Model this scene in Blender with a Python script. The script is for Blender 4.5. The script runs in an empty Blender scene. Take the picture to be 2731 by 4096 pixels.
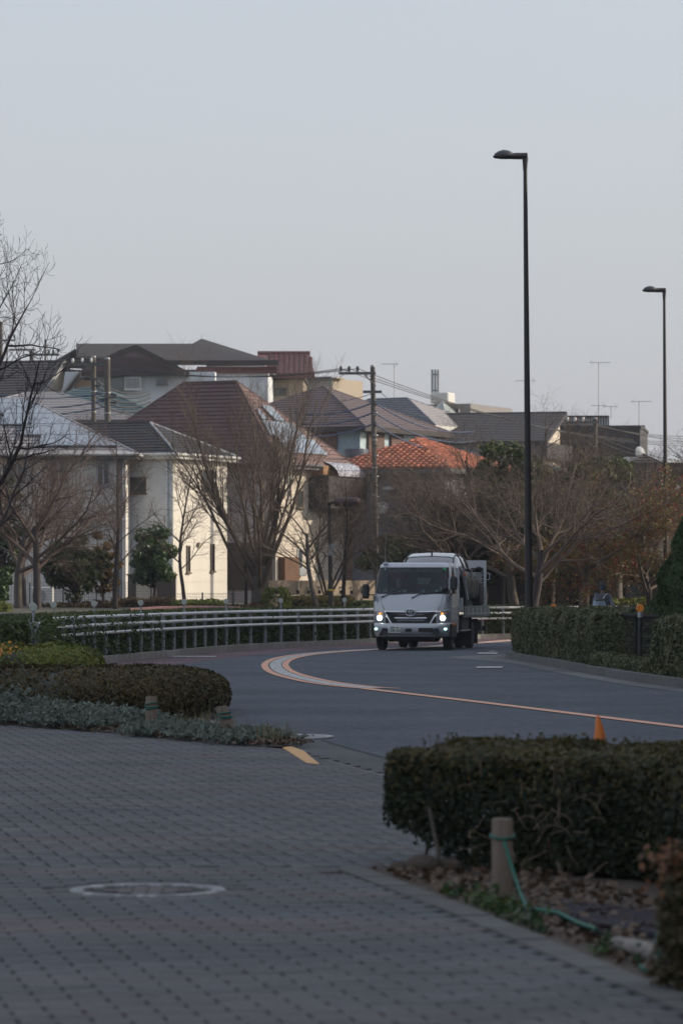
import bpy, math, random
import numpy as np
from mathutils import Vector, Matrix, Quaternion
R = math.radians
S = bpy.context.scene
COL = S.collection

# ------------------------------------------------------------------ camera, world, sun, exposure
F, CX, HY, CH = 15000.0, 1365.5, 2355.0, 1.54          # focal (px of the 4096 px photo), centre, horizon, eye height
cam_d = bpy.data.cameras.new('camera'); cam = bpy.data.objects.new('camera', cam_d); COL.objects.link(cam)
cam.location = (0, 0, CH); cam.rotation_euler = (R(90), 0, 0)
cam_d.sensor_fit = 'AUTO'; cam_d.sensor_width = 36; cam_d.lens = F / 4096 * 36
cam_d.shift_y = (HY - 2048) / 4096
cam_d.clip_start = 0.5; cam_d.clip_end = 6000
cam_d.dof.use_dof = True; cam_d.dof.focus_distance = 57; cam_d.dof.aperture_fstop = 5.0
S.camera = cam
SUN_EL, SUN_AZ = 24.0, 7.0                               # degrees above horizon; azimuth ccw from +X
wd = bpy.data.worlds.new('World'); S.world = wd; wd.use_nodes = True
nt = wd.node_tree; nt.nodes.clear()
sky = nt.nodes.new('ShaderNodeTexSky'); sky.sky_type = 'NISHITA'; sky.sun_disc = False
sky.sun_elevation = R(SUN_EL); sky.sun_rotation = R(90 - SUN_AZ)
sky.air_density = 1.3; sky.dust_density = 4.0; sky.ozone_density = 1.5
hs = nt.nodes.new('ShaderNodeHueSaturation'); hs.inputs['Saturation'].default_value = 0.78
gm = nt.nodes.new('ShaderNodeMix'); gm.data_type = 'RGBA'; gm.inputs[0].default_value = 0.5
gm.inputs[7].default_value = (4.95, 5.25, 6.1, 1)         # even veil of thin high cloud over the blue
bg = nt.nodes.new('ShaderNodeBackground'); bg.inputs['Strength'].default_value = 0.15
out = nt.nodes.new('ShaderNodeOutputWorld')
nt.links.new(sky.outputs[0], hs.inputs['Color']); nt.links.new(hs.outputs[0], gm.inputs[6])
nt.links.new(gm.outputs[2], bg.inputs[0]); nt.links.new(bg.outputs[0], out.inputs[0])
sun_d = bpy.data.lights.new('sun', 'SUN'); sun_d.energy = 4.1; sun_d.angle = R(0.9); sun_d.color = (1.0, .87, .70)
sun = bpy.data.objects.new('sun', sun_d); COL.objects.link(sun)
sd = Vector((math.cos(R(SUN_EL)) * math.cos(R(SUN_AZ)), math.cos(R(SUN_EL)) * math.sin(R(SUN_AZ)), math.sin(R(SUN_EL))))
sun.rotation_euler = sd.to_track_quat('Z', 'Y').to_euler(); sun.location = (60, 0, 40)
S.view_settings.view_transform = 'Standard'; S.view_settings.look = 'None'
S.view_settings.gamma = 1; S.view_settings.use_curve_mapping = False
S.view_settings.exposure = 0.04
S.render.engine = 'CYCLES'

# ------------------------------------------------------------------ helpers
def W(px, py, D): return Vector(((px - CX) * D / F, D, CH - (py - HY) * D / F))
def G(px, py):
    D = F * CH / (py - HY); return ((px - CX) * D / F, D)
def X(px, D): return (px - CX) * D / F
def Z(py, D): return CH - (py - HY) * D / F

def tag(o, label=None, cat=None, group=None, kind=None):
    if label: o['label'] = label
    if cat: o['category'] = cat
    if group: o['group'] = group
    if kind: o['kind'] = kind
    return o
def empty(name, loc=(0, 0, 0), rz=0, label=None, cat=None, group=None):
    o = bpy.data.objects.new(name, None); COL.objects.link(o); o.location = loc; o.rotation_euler = (0, 0, rz)
    o.empty_display_size = .2
    return tag(o, label, cat, group)
def link_mesh(name, me, mat=None, parent=None, loc=None, rot=None):
    o = bpy.data.objects.new(name, me); COL.objects.link(o)
    if mat is not None and len(me.materials) == 0: me.materials.append(mat)
    if parent: o.parent = parent
    if loc is not None: o.location = loc
    if rot is not None: o.rotation_euler = rot
    return o
def np_mesh(name, V, Fc, smooth=False):
    me = bpy.data.meshes.new(name); V = np.asarray(V, np.float32); Fc = np.asarray(Fc, np.int32)
    n, k = Fc.shape
    me.vertices.add(len(V)); me.vertices.foreach_set('co', V.ravel())
    me.loops.add(n * k); me.loops.foreach_set('vertex_index', Fc.ravel())
    me.polygons.add(n); me.polygons.foreach_set('loop_start', np.arange(0, n * k, k, dtype=np.int32))
    if smooth: me.polygons.foreach_set('use_smooth', np.ones(n, bool))
    me.update(calc_edges=True); return me
def copy_tree(o, parent=None):
    c = o.copy(); COL.objects.link(c)
    if parent: c.parent = parent
    for ch in o.children: copy_tree(ch, c)
    return c

class MB:
    def __init__(s): s.v = []; s.f = []; s.sm = []; s.M = Matrix()
    def _add(s, vs, fs, smooth=False):
        b = len(s.v); s.v += [tuple(s.M @ Vector(v)) for v in vs]
        s.f += [tuple(i + b for i in f) for f in fs]; s.sm += [smooth] * len(fs); return s
    def box(s, x0, x1, y0, y1, z0, z1, bev=0):
        if bev <= 0:
            vs = [(x0,y0,z0),(x1,y0,z0),(x1,y1,z0),(x0,y1,z0),(x0,y0,z1),(x1,y0,z1),(x1,y1,z1),(x0,y1,z1)]
            return s._add(vs, [(3,2,1,0),(4,5,6,7),(0,1,5,4),(1,2,6,5),(2,3,7,6),(3,0,4,7)])
        b = bev; pr = [(x0+b,y0),(x1-b,y0),(x1,y0+b),(x1,y1-b),(x1-b,y1),(x0+b,y1),(x0,y1-b),(x0,y0+b)]
        cx, cy = (x0+x1)/2, (y0+y1)/2
        ins = [(x + (b if x < cx else -b) * .9, y + (b if y < cy else -b) * .9) for x, y in pr]
        vs = [(x, y, z0) for x, y in ins] + [(x, y, z0+b) for x, y in pr] + [(x, y, z1-b) for x, y in pr] + [(x, y, z1) for x, y in ins]
        fs = [tuple(range(7,-1,-1)), tuple(range(24,32))]
        for k in range(3):
            for i in range(8): fs.append((k*8+i, k*8+(i+1)%8, k*8+8+(i+1)%8, k*8+8+i))
        return s._add(vs, fs)
    def prism(s, poly, z0, z1):
        n = len(poly); vs = [(x, y, z0) for x, y in poly] + [(x, y, z1) for x, y in poly]
        fs = [tuple(range(n-1,-1,-1)), tuple(range(n, 2*n))] + [(i, (i+1)%n, n+(i+1)%n, n+i) for i in range(n)]
        return s._add(vs, fs)
    def extr(s, poly, d):          # poly: 3D points, extruded by vector d
        n = len(poly); d = Vector(d); vs = [Vector(p) for p in poly] + [Vector(p) + d for p in poly]
        return s._add(vs, [tuple(range(n-1,-1,-1)), tuple(range(n, 2*n))] + [(i, (i+1)%n, n+(i+1)%n, n+i) for i in range(n)])
    def poly(s, pts): return s._add(pts, [tuple(range(len(pts)))])
    def tube(s, pts, r, n=8, caps=True, smooth=True):
        pts = [Vector(p) for p in pts]; rr = r if isinstance(r, (list, tuple)) else [r]*len(pts)
        vs = []; fs = []; up = None
        for i, p in enumerate(pts):
            d = (pts[min(i+1, len(pts)-1)] - pts[max(i-1, 0)]).normalized()
            if up is None: up = d.orthogonal().normalized()
            else: up = (up - d * up.dot(d)); up = up.normalized() if up.length > 1e-6 else d.orthogonal().normalized()
            q = d.cross(up)
            for k in range(n):
                a = 2*math.pi*k/n; vs.append(p + (up*math.cos(a) + q*math.sin(a)) * rr[i])
        for i in range(len(pts)-1):
            for k in range(n): fs.append((i*n+k, i*n+(k+1)%n, (i+1)*n+(k+1)%n, (i+1)*n+k))
        s._add(vs, fs, smooth)
        if caps: s._add([vs[k] for k in range(n)], [tuple(range(n-1,-1,-1))]); s._add([vs[-n+k] for k in range(n)], [tuple(range(n))])
        return s
    def lathe(s, prof, c=(0,0,0), n=16, axis='Z', smooth=True):   # prof: (r, h)
        vs = []; fs = []
        for r, h in prof:
            for k in range(n):
                a = 2*math.pi*k/n; x, y = r*math.cos(a), r*math.sin(a)
                p = {'Z': (x, y, h), 'X': (h, x, y), 'Y': (y, h, x)}[axis]; vs.append((p[0]+c[0], p[1]+c[1], p[2]+c[2]))
        for i in range(len(prof)-1):
            for k in range(n): fs.append((i*n+k, i*n+(k+1)%n, (i+1)*n+(k+1)%n, (i+1)*n+k))
        s._add(vs, fs, smooth)
        if prof[0][0] > 1e-5: s._add([vs[k] for k in range(n)], [tuple(range(n-1,-1,-1))])
        if prof[-1][0] > 1e-5: s._add([vs[-n+k] for k in range(n)], [tuple(range(n))])
        return s
    def ball(s, c, r, n=10, m=7):
        r = r if isinstance(r, (tuple, list)) else (r, r, r); vs = []; fs = []
        for j in range(m+1):
            t = math.pi*j/m
            for k in range(n):
                a = 2*math.pi*k/n; vs.append((c[0]+r[0]*math.sin(t)*math.cos(a), c[1]+r[1]*math.sin(t)*math.sin(a), c[2]-r[2]*math.cos(t)))
        for j in range(m):
            for k in range(n): fs.append((j*n+k, j*n+(k+1)%n, (j+1)*n+(k+1)%n, (j+1)*n+k))
        return s._add(vs, fs, True)
    def loft(s, rings, closed=True, caps=True, smooth=True, skip=None):
        n = len(rings[0]); vs = [p for r in rings for p in r]; fs = []
        for i in range(len(rings)-1):
            for k in range(n if closed else n-1):
                if skip and skip(i, k): continue
                fs.append((i*n+k, i*n+(k+1)%n, (i+1)*n+(k+1)%n, (i+1)*n+k))
        s._add(vs, fs, smooth)
        if caps: s._add(rings[0], [tuple(range(n-1,-1,-1))]); s._add(rings[-1], [tuple(range(n))])
        return s
    def build(s, name, mat=None, parent=None, loc=None, rot=None, label=None):
        me = bpy.data.meshes.new(name); me.from_pydata(s.v, [], s.f)
        me.polygons.foreach_set('use_smooth', s.sm); me.update()
        o = link_mesh(name, me, mat, parent, loc, rot)
        if label: o['label'] = label
        return o

# ------------------------------------------------------------------ materials
MATS = {}
def nodes_of(m): return m.node_tree.nodes, m.node_tree.links
def mat(name, col, rough=.6, metal=0., var=.12, scale=3., bump=0., bscale=30., spec=.5, emit=None, es=0, coat=0, streak=False, obj=False, stretch=None):
    if name in MATS: return MATS[name]
    m = bpy.data.materials.new(name); m.use_nodes = True; N, L = nodes_of(m); p = N['Principled BSDF']
    p.inputs['Roughness'].default_value = rough; p.inputs['Metallic'].default_value = metal
    p.inputs['Specular IOR Level'].default_value = spec
    if coat: p.inputs['Coat Weight'].default_value = coat; p.inputs['Coat Roughness'].default_value = .05
    geo = N.new('ShaderNodeTexCoord'); src = geo.outputs['Object']
    if stretch or streak:
        mp = N.new('ShaderNodeMapping'); mp.inputs['Scale'].default_value = stretch or (1, 1, .12); L.new(src, mp.inputs[0]); src = mp.outputs[0]
    if var > 0:
        no = N.new('ShaderNodeTexNoise'); no.inputs['Scale'].default_value = scale; no.inputs['Detail'].default_value = 7; no.inputs['Roughness'].default_value = .65
        L.new(src, no.inputs[0])
        mr = N.new('ShaderNodeMapRange'); mr.inputs[1].default_value = .25; mr.inputs[2].default_value = .75
        mr.inputs[3].default_value = 1 - var; mr.inputs[4].default_value = 1 + var; L.new(no.outputs[0], mr.inputs[0])
        vm = N.new('ShaderNodeVectorMath'); vm.operation = 'SCALE'; vm.inputs[0].default_value = col[:3]
        f = mr.outputs[0]
        if obj:
            oi = N.new('ShaderNodeObjectInfo'); m2 = N.new('ShaderNodeMapRange'); m2.inputs[3].default_value = 1 - obj; m2.inputs[4].default_value = 1 + obj
            L.new(oi.outputs['Random'], m2.inputs[0]); mm = N.new('ShaderNodeMath'); mm.operation = 'MULTIPLY'
            L.new(f, mm.inputs[0]); L.new(m2.outputs[0], mm.inputs[1]); f = mm.outputs[0]
        L.new(f, vm.inputs['Scale']); L.new(vm.outputs[0], p.inputs['Base Color'])
        rr = N.new('ShaderNodeMapRange'); rr.inputs[3].default_value = max(rough-.08, .02); rr.inputs[4].default_value = min(rough+.1, 1)
        L.new(no.outputs[0], rr.inputs[0]); L.new(rr.outputs[0], p.inputs['Roughness'])
    else: p.inputs['Base Color'].default_value = (*col[:3], 1)
    if bump:
        b2 = N.new('ShaderNodeTexNoise'); b2.inputs['Scale'].default_value = bscale; b2.inputs['Detail'].default_value = 4; L.new(src, b2.inputs[0])
        bp = N.new('ShaderNodeBump'); bp.inputs['Strength'].default_value = bump; bp.inputs['Distance'].default_value = .02
        L.new(b2.outputs[0], bp.inputs['Height']); L.new(bp.outputs[0], p.inputs['Normal'])
    if emit: p.inputs['Emission Color'].default_value = (*emit, 1); p.inputs['Emission Strength'].default_value = es
    MATS[name] = m; return m
def leafmat(name, cols, rough=.55, trans=.25, patch=1.2):
    if name in MATS: return MATS[name]
    m = bpy.data.materials.new(name); m.use_nodes = True; N, L = nodes_of(m); p = N['Principled BSDF']
    g = N.new('ShaderNodeNewGeometry'); ramp = N.new('ShaderNodeValToRGB'); ramp.color_ramp.interpolation = 'LINEAR'
    tc = N.new('ShaderNodeTexCoord'); no = N.new('ShaderNodeTexNoise'); no.inputs['Scale'].default_value = patch; no.inputs['Detail'].default_value = 3
    L.new(tc.outputs['Object'], no.inputs[0])
    mx = N.new('ShaderNodeMath'); mx.operation = 'MULTIPLY_ADD'; mx.inputs[1].default_value = .62
    ms = N.new('ShaderNodeMapRange'); ms.inputs[1].default_value = .3; ms.inputs[2].default_value = .7; ms.inputs[4].default_value = .38
    L.new(no.outputs[0], ms.inputs[0]); L.new(g.outputs['Random Per Island'], mx.inputs[0]); L.new(ms.outputs[0], mx.inputs[2])
    L.new(mx.outputs[0], ramp.inputs[0])
    el = ramp.color_ramp.elements
    for i, c in enumerate(cols):
        e = el[i] if i < 2 else el.new(1)
        e.position = i/(len(cols)-1) if i != 1 else 1/(len(cols)-1)
    for i, c in enumerate(cols): ramp.color_ramp.elements[i].color = (*c, 1)
    L.new(ramp.outputs[0], p.inputs['Base Color']); p.inputs['Roughness'].default_value = rough; p.inputs['Specular IOR Level'].default_value = .35
    tr = N.new('ShaderNodeBsdfTranslucent'); L.new(ramp.outputs[0], tr.inputs[0])
    mi = N.new('ShaderNodeMixShader'); mi.inputs[0].default_value = trans; L.new(p.outputs[0], mi.inputs[1]); L.new(tr.outputs[0], mi.inputs[2])
    L.new(mi.outputs[0], N['Material Output'].inputs[0]); MATS[name] = m; return m
def glassmat(name, tint=(.5,.55,.56), gl=.12, rough=.03):
    if name in MATS: return MATS[name]
    m = bpy.data.materials.new(name); m.use_nodes = True; N, L = nodes_of(m)
    t = N.new('ShaderNodeBsdfTransparent'); t.inputs[0].default_value = (*tint, 1)
    g = N.new('ShaderNodeBsdfGlossy'); g.inputs['Roughness'].default_value = rough; g.inputs[0].default_value = (.85,.9,.95,1)
    lw = N.new('ShaderNodeLayerWeight'); lw.inputs[0].default_value = .5; fr = N.new('ShaderNodeMath'); fr.operation = 'POWER'; fr.inputs[1].default_value = 4; L.new(lw.outputs['Facing'], fr.inputs[0])
    ad = N.new('ShaderNodeMath'); ad.operation = 'ADD'; ad.inputs[1].default_value = gl; ad.use_clamp = True
    mi = N.new('ShaderNodeMixShader'); L.new(fr.outputs[0], ad.inputs[0]); L.new(ad.outputs[0], mi.inputs[0]); L.new(t.outputs[0], mi.inputs[1]); L.new(g.outputs[0], mi.inputs[2])
    L.new(mi.outputs[0], N['Material Output'].inputs[0]); MATS[name] = m; return m

def asphalt(name, col, amt=.8):
    m = bpy.data.materials.new(name); m.use_nodes = True; N, L = nodes_of(m); p = N['Principled BSDF']
    tc = N.new('ShaderNodeTexCoord')
    a = N.new('ShaderNodeTexNoise'); a.inputs['Scale'].default_value = 7; a.inputs['Detail'].default_value = 9; a.inputs['Roughness'].default_value = .9
    b = N.new('ShaderNodeTexNoise'); b.inputs['Scale'].default_value = .35; b.inputs['Detail'].default_value = 8; b.inputs['Roughness'].default_value = .6
    c = N.new('ShaderNodeTexVoronoi'); c.inputs['Scale'].default_value = 30
    for n in (a, b, c): L.new(tc.outputs['Object'], n.inputs['Vector'])
    m1 = N.new('ShaderNodeMapRange'); m1.inputs[1].default_value = .33; m1.inputs[2].default_value = .67; m1.inputs[3].default_value = 1-amt; m1.inputs[4].default_value = 1+amt
    m2 = N.new('ShaderNodeMapRange'); m2.inputs[1].default_value = .3; m2.inputs[2].default_value = .7; m2.inputs[3].default_value = .72; m2.inputs[4].default_value = 1.28
    L.new(a.outputs[0], m1.inputs[0]); L.new(b.outputs[0], m2.inputs[0])
    mu = N.new('ShaderNodeMath'); mu.operation = 'MULTIPLY'; L.new(m1.outputs[0], mu.inputs[0]); L.new(m2.outputs[0], mu.inputs[1])
    vm = N.new('ShaderNodeVectorMath'); vm.operation = 'SCALE'; vm.inputs[0].default_value = col; L.new(mu.outputs[0], vm.inputs['Scale']); L.new(vm.outputs[0], p.inputs['Base Color'])
    bp = N.new('ShaderNodeBump'); bp.inputs['Strength'].default_value = .7; bp.inputs['Distance'].default_value = .012
    L.new(c.outputs[0], bp.inputs['Height']); L.new(bp.outputs[0], p.inputs['Normal']); p.inputs['Roughness'].default_value = .85; p.inputs['Specular IOR Level'].default_value = .3
    return m
def paint(name, col, wear=.5, under=(.09,.095,.1)):
    m = bpy.data.materials.new(name); m.use_nodes = True; N, L = nodes_of(m); p = N['Principled BSDF']
    tc = N.new('ShaderNodeTexCoord'); a = N.new('ShaderNodeTexNoise'); a.inputs['Scale'].default_value = 9; a.inputs['Detail'].default_value = 9; a.inputs['Roughness'].default_value = .75
    L.new(tc.outputs['Object'], a.inputs[0]); r = N.new('ShaderNodeValToRGB'); r.color_ramp.elements[0].position = wear-.06; r.color_ramp.elements[1].position = wear+.05
    r.color_ramp.elements[0].color = (*under, 1); r.color_ramp.elements[1].color = (*col, 1); L.new(a.outputs[0], r.inputs[0]); L.new(r.outputs[0], p.inputs['Base Color'])
    p.inputs['Roughness'].default_value = .6; return m
def brickmat(name):
    m = bpy.data.materials.new(name); m.use_nodes = True; N, L = nodes_of(m); p = N['Principled BSDF']
    g = N.new('ShaderNodeNewGeometry'); oi = N.new('ShaderNodeObjectInfo')
    ad = N.new('ShaderNodeMath'); ad.operation = 'ADD'; L.new(g.outputs['Random Per Island'], ad.inputs[0]); L.new(oi.outputs['Random'], ad.inputs[1])
    fr = N.new('ShaderNodeMath'); fr.operation = 'FRACT'; L.new(ad.outputs[0], fr.inputs[0])
    mp = N.new('ShaderNodeMapping'); mp.inputs['Scale'].default_value = (.05, .42, 1); L.new(g.outputs['Position'], mp.inputs[0])
    no = N.new('ShaderNodeTexNoise'); no.inputs['Scale'].default_value = 2.2; no.inputs['Detail'].default_value = 2; L.new(mp.outputs[0], no.inputs[0])
    r = N.new('ShaderNodeValToRGB'); e = r.color_ramp.elements; e[0].position = .40; e[1].position = .68
    e[0].color = (.086, .096, .104, 1); e[1].color = (.122, .108, .106, 1); L.new(no.outputs[0], r.inputs[0])
    f2 = N.new('ShaderNodeTexNoise'); f2.inputs['Scale'].default_value = 26; f2.inputs['Detail'].default_value = 6; L.new(g.outputs['Position'], f2.inputs[0])
    m1 = N.new('ShaderNodeMapRange'); m1.inputs[3].default_value = .92; m1.inputs[4].default_value = 1.07; L.new(fr.outputs[0], m1.inputs[0])
    m2 = N.new('ShaderNodeMapRange'); m2.inputs[1].default_value = .3; m2.inputs[2].default_value = .7; m2.inputs[3].default_value = .85; m2.inputs[4].default_value = 1.15; L.new(f2.outputs[0], m2.inputs[0])
    f3 = N.new('ShaderNodeTexNoise'); f3.inputs['Scale'].default_value = .9; f3.inputs['Detail'].default_value = 7; f3.inputs['Roughness'].default_value = .7; L.new(g.outputs['Position'], f3.inputs[0])
    m3 = N.new('ShaderNodeMapRange'); m3.inputs[1].default_value = .3; m3.inputs[2].default_value = .62; m3.inputs[3].default_value = .74; m3.inputs[4].default_value = 1.1; L.new(f3.outputs[0], m3.inputs[0])
    mq = N.new('ShaderNodeMath'); mq.operation = 'MULTIPLY'; L.new(m1.outputs[0], mq.inputs[0]); L.new(m3.outputs[0], mq.inputs[1])
    mu = N.new('ShaderNodeMath'); mu.operation = 'MULTIPLY'; L.new(mq.outputs[0], mu.inputs[0]); L.new(m2.outputs[0], mu.inputs[1])
    vm = N.new('ShaderNodeVectorMath'); vm.operation = 'SCALE'; L.new(r.outputs[0], vm.inputs[0]); L.new(mu.outputs[0], vm.inputs['Scale']); L.new(vm.outputs[0], p.inputs['Base Color'])
    bp = N.new('ShaderNodeBump'); bp.inputs['Strength'].default_value = .35; bp.inputs['Distance'].default_value = .006; L.new(f2.outputs[0], bp.inputs['Height']); L.new(bp.outputs[0], p.inputs['Normal'])
    p.inputs['Roughness'].default_value = .8; p.inputs['Specular IOR Level'].default_value = .3
    return m

m_road = asphalt('asphalt', (.072, .086, .104)); m_redroad = asphalt('red_asphalt', (.125, .082, .095), .5); m_patch = asphalt('smooth_asphalt', (.088,.09,.094), .25)
m_gutter = asphalt('gutter_concrete', (.15,.15,.15), .25)
m_soil = mat('soil', (.075, .058, .045), .95, var=.45, scale=5, bump=.8, bscale=25)
m_ground = mat('ground', (.055, .055, .038), .95, var=.4, scale=.6, bump=.4)
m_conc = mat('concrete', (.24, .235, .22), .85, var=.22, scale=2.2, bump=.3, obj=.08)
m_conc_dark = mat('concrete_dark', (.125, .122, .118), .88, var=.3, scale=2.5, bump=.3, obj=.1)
m_orange = paint('orange_paint', (.66, .33, .20), .36); m_white = paint('white_paint', (.58,.58,.57), .47, (.2,.2,.2)); m_whitew = paint('white_paint_worn', (.5,.5,.5), .5)
m_brick = brickmat('paving_brick'); m_joint = mat('joint_sand', (.032,.031,.032), .95, var=.3, scale=20)
m_bark = mat('bark', (.105, .088, .075), .9, var=.35, scale=6, bump=.6, bscale=40, stretch=(1,1,.2))
m_barkdark = mat('bark_dark', (.045, .034, .034), .85, var=.3, scale=6, bump=.5)
m_twig = mat('twig_bark', (.115, .082, .068), .9, var=.25, scale=2)
m_twigred = mat('twig_reddish', (.115, .088, .070), .9, var=.25, scale=2)
m_pole = mat('dark_brown_paint', (.022, .018, .018), .5, var=.15, scale=4)
m_steel = mat('galvanised_steel', (.40,.42,.43), .45, .6, var=.12, scale=6)
m_whitepaint = mat('white_metal_paint', (.74,.75,.76), .45, var=.16, scale=3)
m_greypaint = mat('grey_metal_paint', (.30,.32,.34), .5, var=.15, scale=3)
m_black = mat('black_plastic', (.018,.019,.021), .45, var=.1)
m_rubber = mat('rubber', (.02,.02,.021), .8, var=.15, scale=10)
m_frame = mat('window_frame_grey', (.09,.09,.09), .5, var=.05); m_framew = mat('window_frame_white', (.55,.55,.53), .5, var=.05); m_framebr = mat('window_frame_bronze', (.13,.10,.075), .45, var=.05)
m_pane = mat('window_glass', (.055,.068,.075), .08, var=.35, scale=.9, spec=.9)
m_wood = mat('weathered_wood', (.17,.135,.105), .85, var=.3, scale=8, bump=.6, bscale=30, stretch=(3,3,.3))
m_wooddk = mat('brown_board', (.12,.062,.035), .8, var=.3, scale=4, bump=.3, streak=True)
m_rope = mat('green_rope', (.01,.12,.085), .6, var=.1)
m_cable = mat('cable', (.02,.022,.026), .6, var=0); m_cableb = mat('cable_blue', (.03,.06,.13), .6, var=0)
m_potterywhite = mat('porcelain', (.6,.6,.58), .3, var=.05)
m_polec = mat('pole_concrete', (.085,.075,.068), .85, var=.25, scale=3, bump=.3, streak=True)

# ------------------------------------------------------------------ ground: terrain, road, kerbs, markings
def catmull(pts, n=8):
    P = [Vector((*p, 0)) if len(p) == 2 else Vector(p) for p in pts]; o = []
    for i in range(len(P)-1):
        p0, p1, p2, p3 = P[max(i-1,0)], P[i], P[i+1], P[min(i+2, len(P)-1)]
        for k in range(n):
            t = k/n; o.append(.5*((2*p1)+(p2-p0)*t+(2*p0-5*p1+4*p2-p3)*t*t+(3*p1-p0-3*p2+p3)*t**3))
    o.append(P[-1]); return [(v.x, v.y) for v in o]
def resample(pts, step):
    o = [pts[0]]; acc = 0.
    for a, b in zip(pts, pts[1:]):
        d = math.hypot(b[0]-a[0], b[1]-a[1]); t = step - acc
        while t <= d: o.append((a[0]+(b[0]-a[0])*t/d, a[1]+(b[1]-a[1])*t/d)); t += step
        acc = (acc + d) % step
    return o
def offset(pts, d):     # + = left of the direction of travel
    o = []
    for i, p in enumerate(pts):
        a, b = pts[max(i-1,0)], pts[min(i+1,len(pts)-1)]; tx, ty = b[0]-a[0], b[1]-a[1]; l = math.hypot(tx,ty) or 1
        o.append((p[0]-ty/l*d, p[1]+tx/l*d))
    return o
OUTER = catmull([(6.2,-4),(3.9,10),(2.0,21),(.40,30.3),(-.55,36),(-1.5,43),(-3.2,52),(-4.6,61),(-5.25,69),(-4.98,75.7),(-3.92,84),(-2.14,95),(.25,102.5),(2.6,110.5),(5.2,116.2),(8.2,118.6),(13,119.8),(25,120)], 10)
INNER = catmull([(17,2),(12.6,20),(9.0,38),(6.9,48),(5.26,57.75),(4.55,66),(4.12,74.5),(3.72,80.5),(3.72,84.6),(4.5,88.0),(6.6,91.5),(10,95),(16,97.5),(25,98.5)], 10)
def strip(mb, A, B, z, z2=None):
    for i in range(len(A)-1): mb.poly([(*A[i], z), (*B[i], z2 or z), (*B[i+1], z2 or z), (*A[i+1], z)])
g = empty('unused'); bpy.data.objects.remove(g)
# road sheet: outer-to-inner, both resampled to the same count
def samp(pts, n):
    L = [0.]
    for a, b in zip(pts, pts[1:]): L.append(L[-1] + math.hypot(b[0]-a[0], b[1]-a[1]))
    o = []; j = 0
    for k in range(n):
        t = L[-1]*k/(n-1)
        while j < len(pts)-2 and L[j+1] < t: j += 1
        u = (t-L[j])/(L[j+1]-L[j]); o.append((pts[j][0]+(pts[j+1][0]-pts[j][0])*u, pts[j][1]+(pts[j+1][1]-pts[j][1])*u))
    return o
def in_poly(x, y, P):
    c = False; j = len(P)-1
    for i in range(len(P)):
        if (P[i][1] > y) != (P[j][1] > y) and x < (P[j][0]-P[i][0])*(y-P[i][1])/(P[j][1]-P[i][1])+P[i][0]: c = not c
        j = i
    return c
mb = MB(); mb.poly([(p[0], p[1], 0) for p in OUTER] + [(p[0], p[1], 0) for p in reversed(INNER)])
tag(mb.build('road', m_road), kind='structure')
# red-brown strip beside the outer kerb
oi = [i for i, p in enumerate(OUTER) if p[1] > 60]; i0 = oi[0]
A = OUTER[i0:]; B = offset(OUTER, -1.55)[i0:]
for k in range(6): B[k] = (A[k][0]+(B[k][0]-A[k][0])*k/6, A[k][1]+(B[k][1]-A[k][1])*k/6)
mb = MB(); strip(mb, A, B, .004); tag(mb.build('red_lane_surface', m_redroad), kind='structure')
# dark apron along the open side of the sidewalk and concrete gutter round the right kerb
e = [p for p in OUTER if 20 < p[1] < 38]; mb = MB(); strip(mb, e, offset(e, -.62), .004); tag(mb.build('road_apron', m_patch), kind='structure'); mb = MB(); strip(mb, offset(e, -.60), offset(e, -.655), .0065); tag(mb.build('apron_seam', m_joint), kind='structure')
gi = [p for p in INNER if p[1] > 30]; go = [(p[0], p[1]) for p in offset(gi, .45)]
for k, p in enumerate(gi):
    if 79 < p[1] < 90 and p[0] < 5.5:
        w = .45 + .9*max(0, 1-abs(p[1]-84)/5); q = offset(gi, w)[k]; go[k] = q
mb = MB(); strip(mb, go, gi, .005); tag(mb.build('gutter', m_gutter), kind='structure')

def grid_terrain():
    oa = np.array(OUTER); oa = oa[oa[:,1] > 20]
    xs = np.concatenate([np.linspace(-700,-46,12), np.arange(-40,41,1.0), np.linspace(46,700,12)]); ys = np.concatenate([np.arange(58,152,1.0), np.arange(152,300,4), np.linspace(310,1500,14)])
    Xg, Yg = np.meshgrid(xs, ys); p = np.stack([Xg.ravel(), Yg.ravel()],1); best = np.full(len(p), 1e9); sgn = np.ones(len(p))
    for q0, q1 in zip(oa[:-1], oa[1:]):
        d = q1-q0; t = np.clip(((p-q0)@d)/(d@d), 0, 1); c = q0 + t[:,None]*d; e = np.hypot(*(p-c).T); s_ = np.sign(d[0]*(p[:,1]-q0[1]) - d[1]*(p[:,0]-q0[0])); m = e < best; best[m] = e[m]; sgn[m] = s_[m]
    d = best*sgn; z = np.interp(d, [-1e9,.2,1.2,3,6,12,20], [-.1,-.1,.12,.3,.78,.9,1.0]); z = np.where(z > 0, z*np.clip((p[:,1]-59)/9, 0, 1), z) + np.interp(p[:,1], [0,150,166,186,240,1500], [0,0,1.4,4.2,6.6,6.6])*(d > 0)
    z += .03*np.sin(p[:,0]*1.3)*np.cos(p[:,1]*.9)*(d > 3)
    V = np.column_stack([p, z]); w = len(xs); i = np.arange((len(ys)-1)*w).reshape(-1,w)[:,:-1].ravel(); return np_mesh('terrain', V, np.stack([i,i+1,i+w+1,i+w],1), True)
tag(link_mesh('terrain', grid_terrain(), m_ground), kind='structure')
mb = MB(); mb.poly([(-3500,-800,-.06),(3500,-800,-.06),(3500,5000,-.06),(-3500,5000,-.06)]); tag(mb.build('ground', m_ground), kind='structure')
ib = INNER; ir = offset(ib, -30); mb = MB()
mb.poly([(p[0], p[1], .11) for p in ib if p[1] > 10] + [(60, 98.4, .11), (60, 10, .11)]); tag(mb.build('verge', m_soil), kind='structure')

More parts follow.
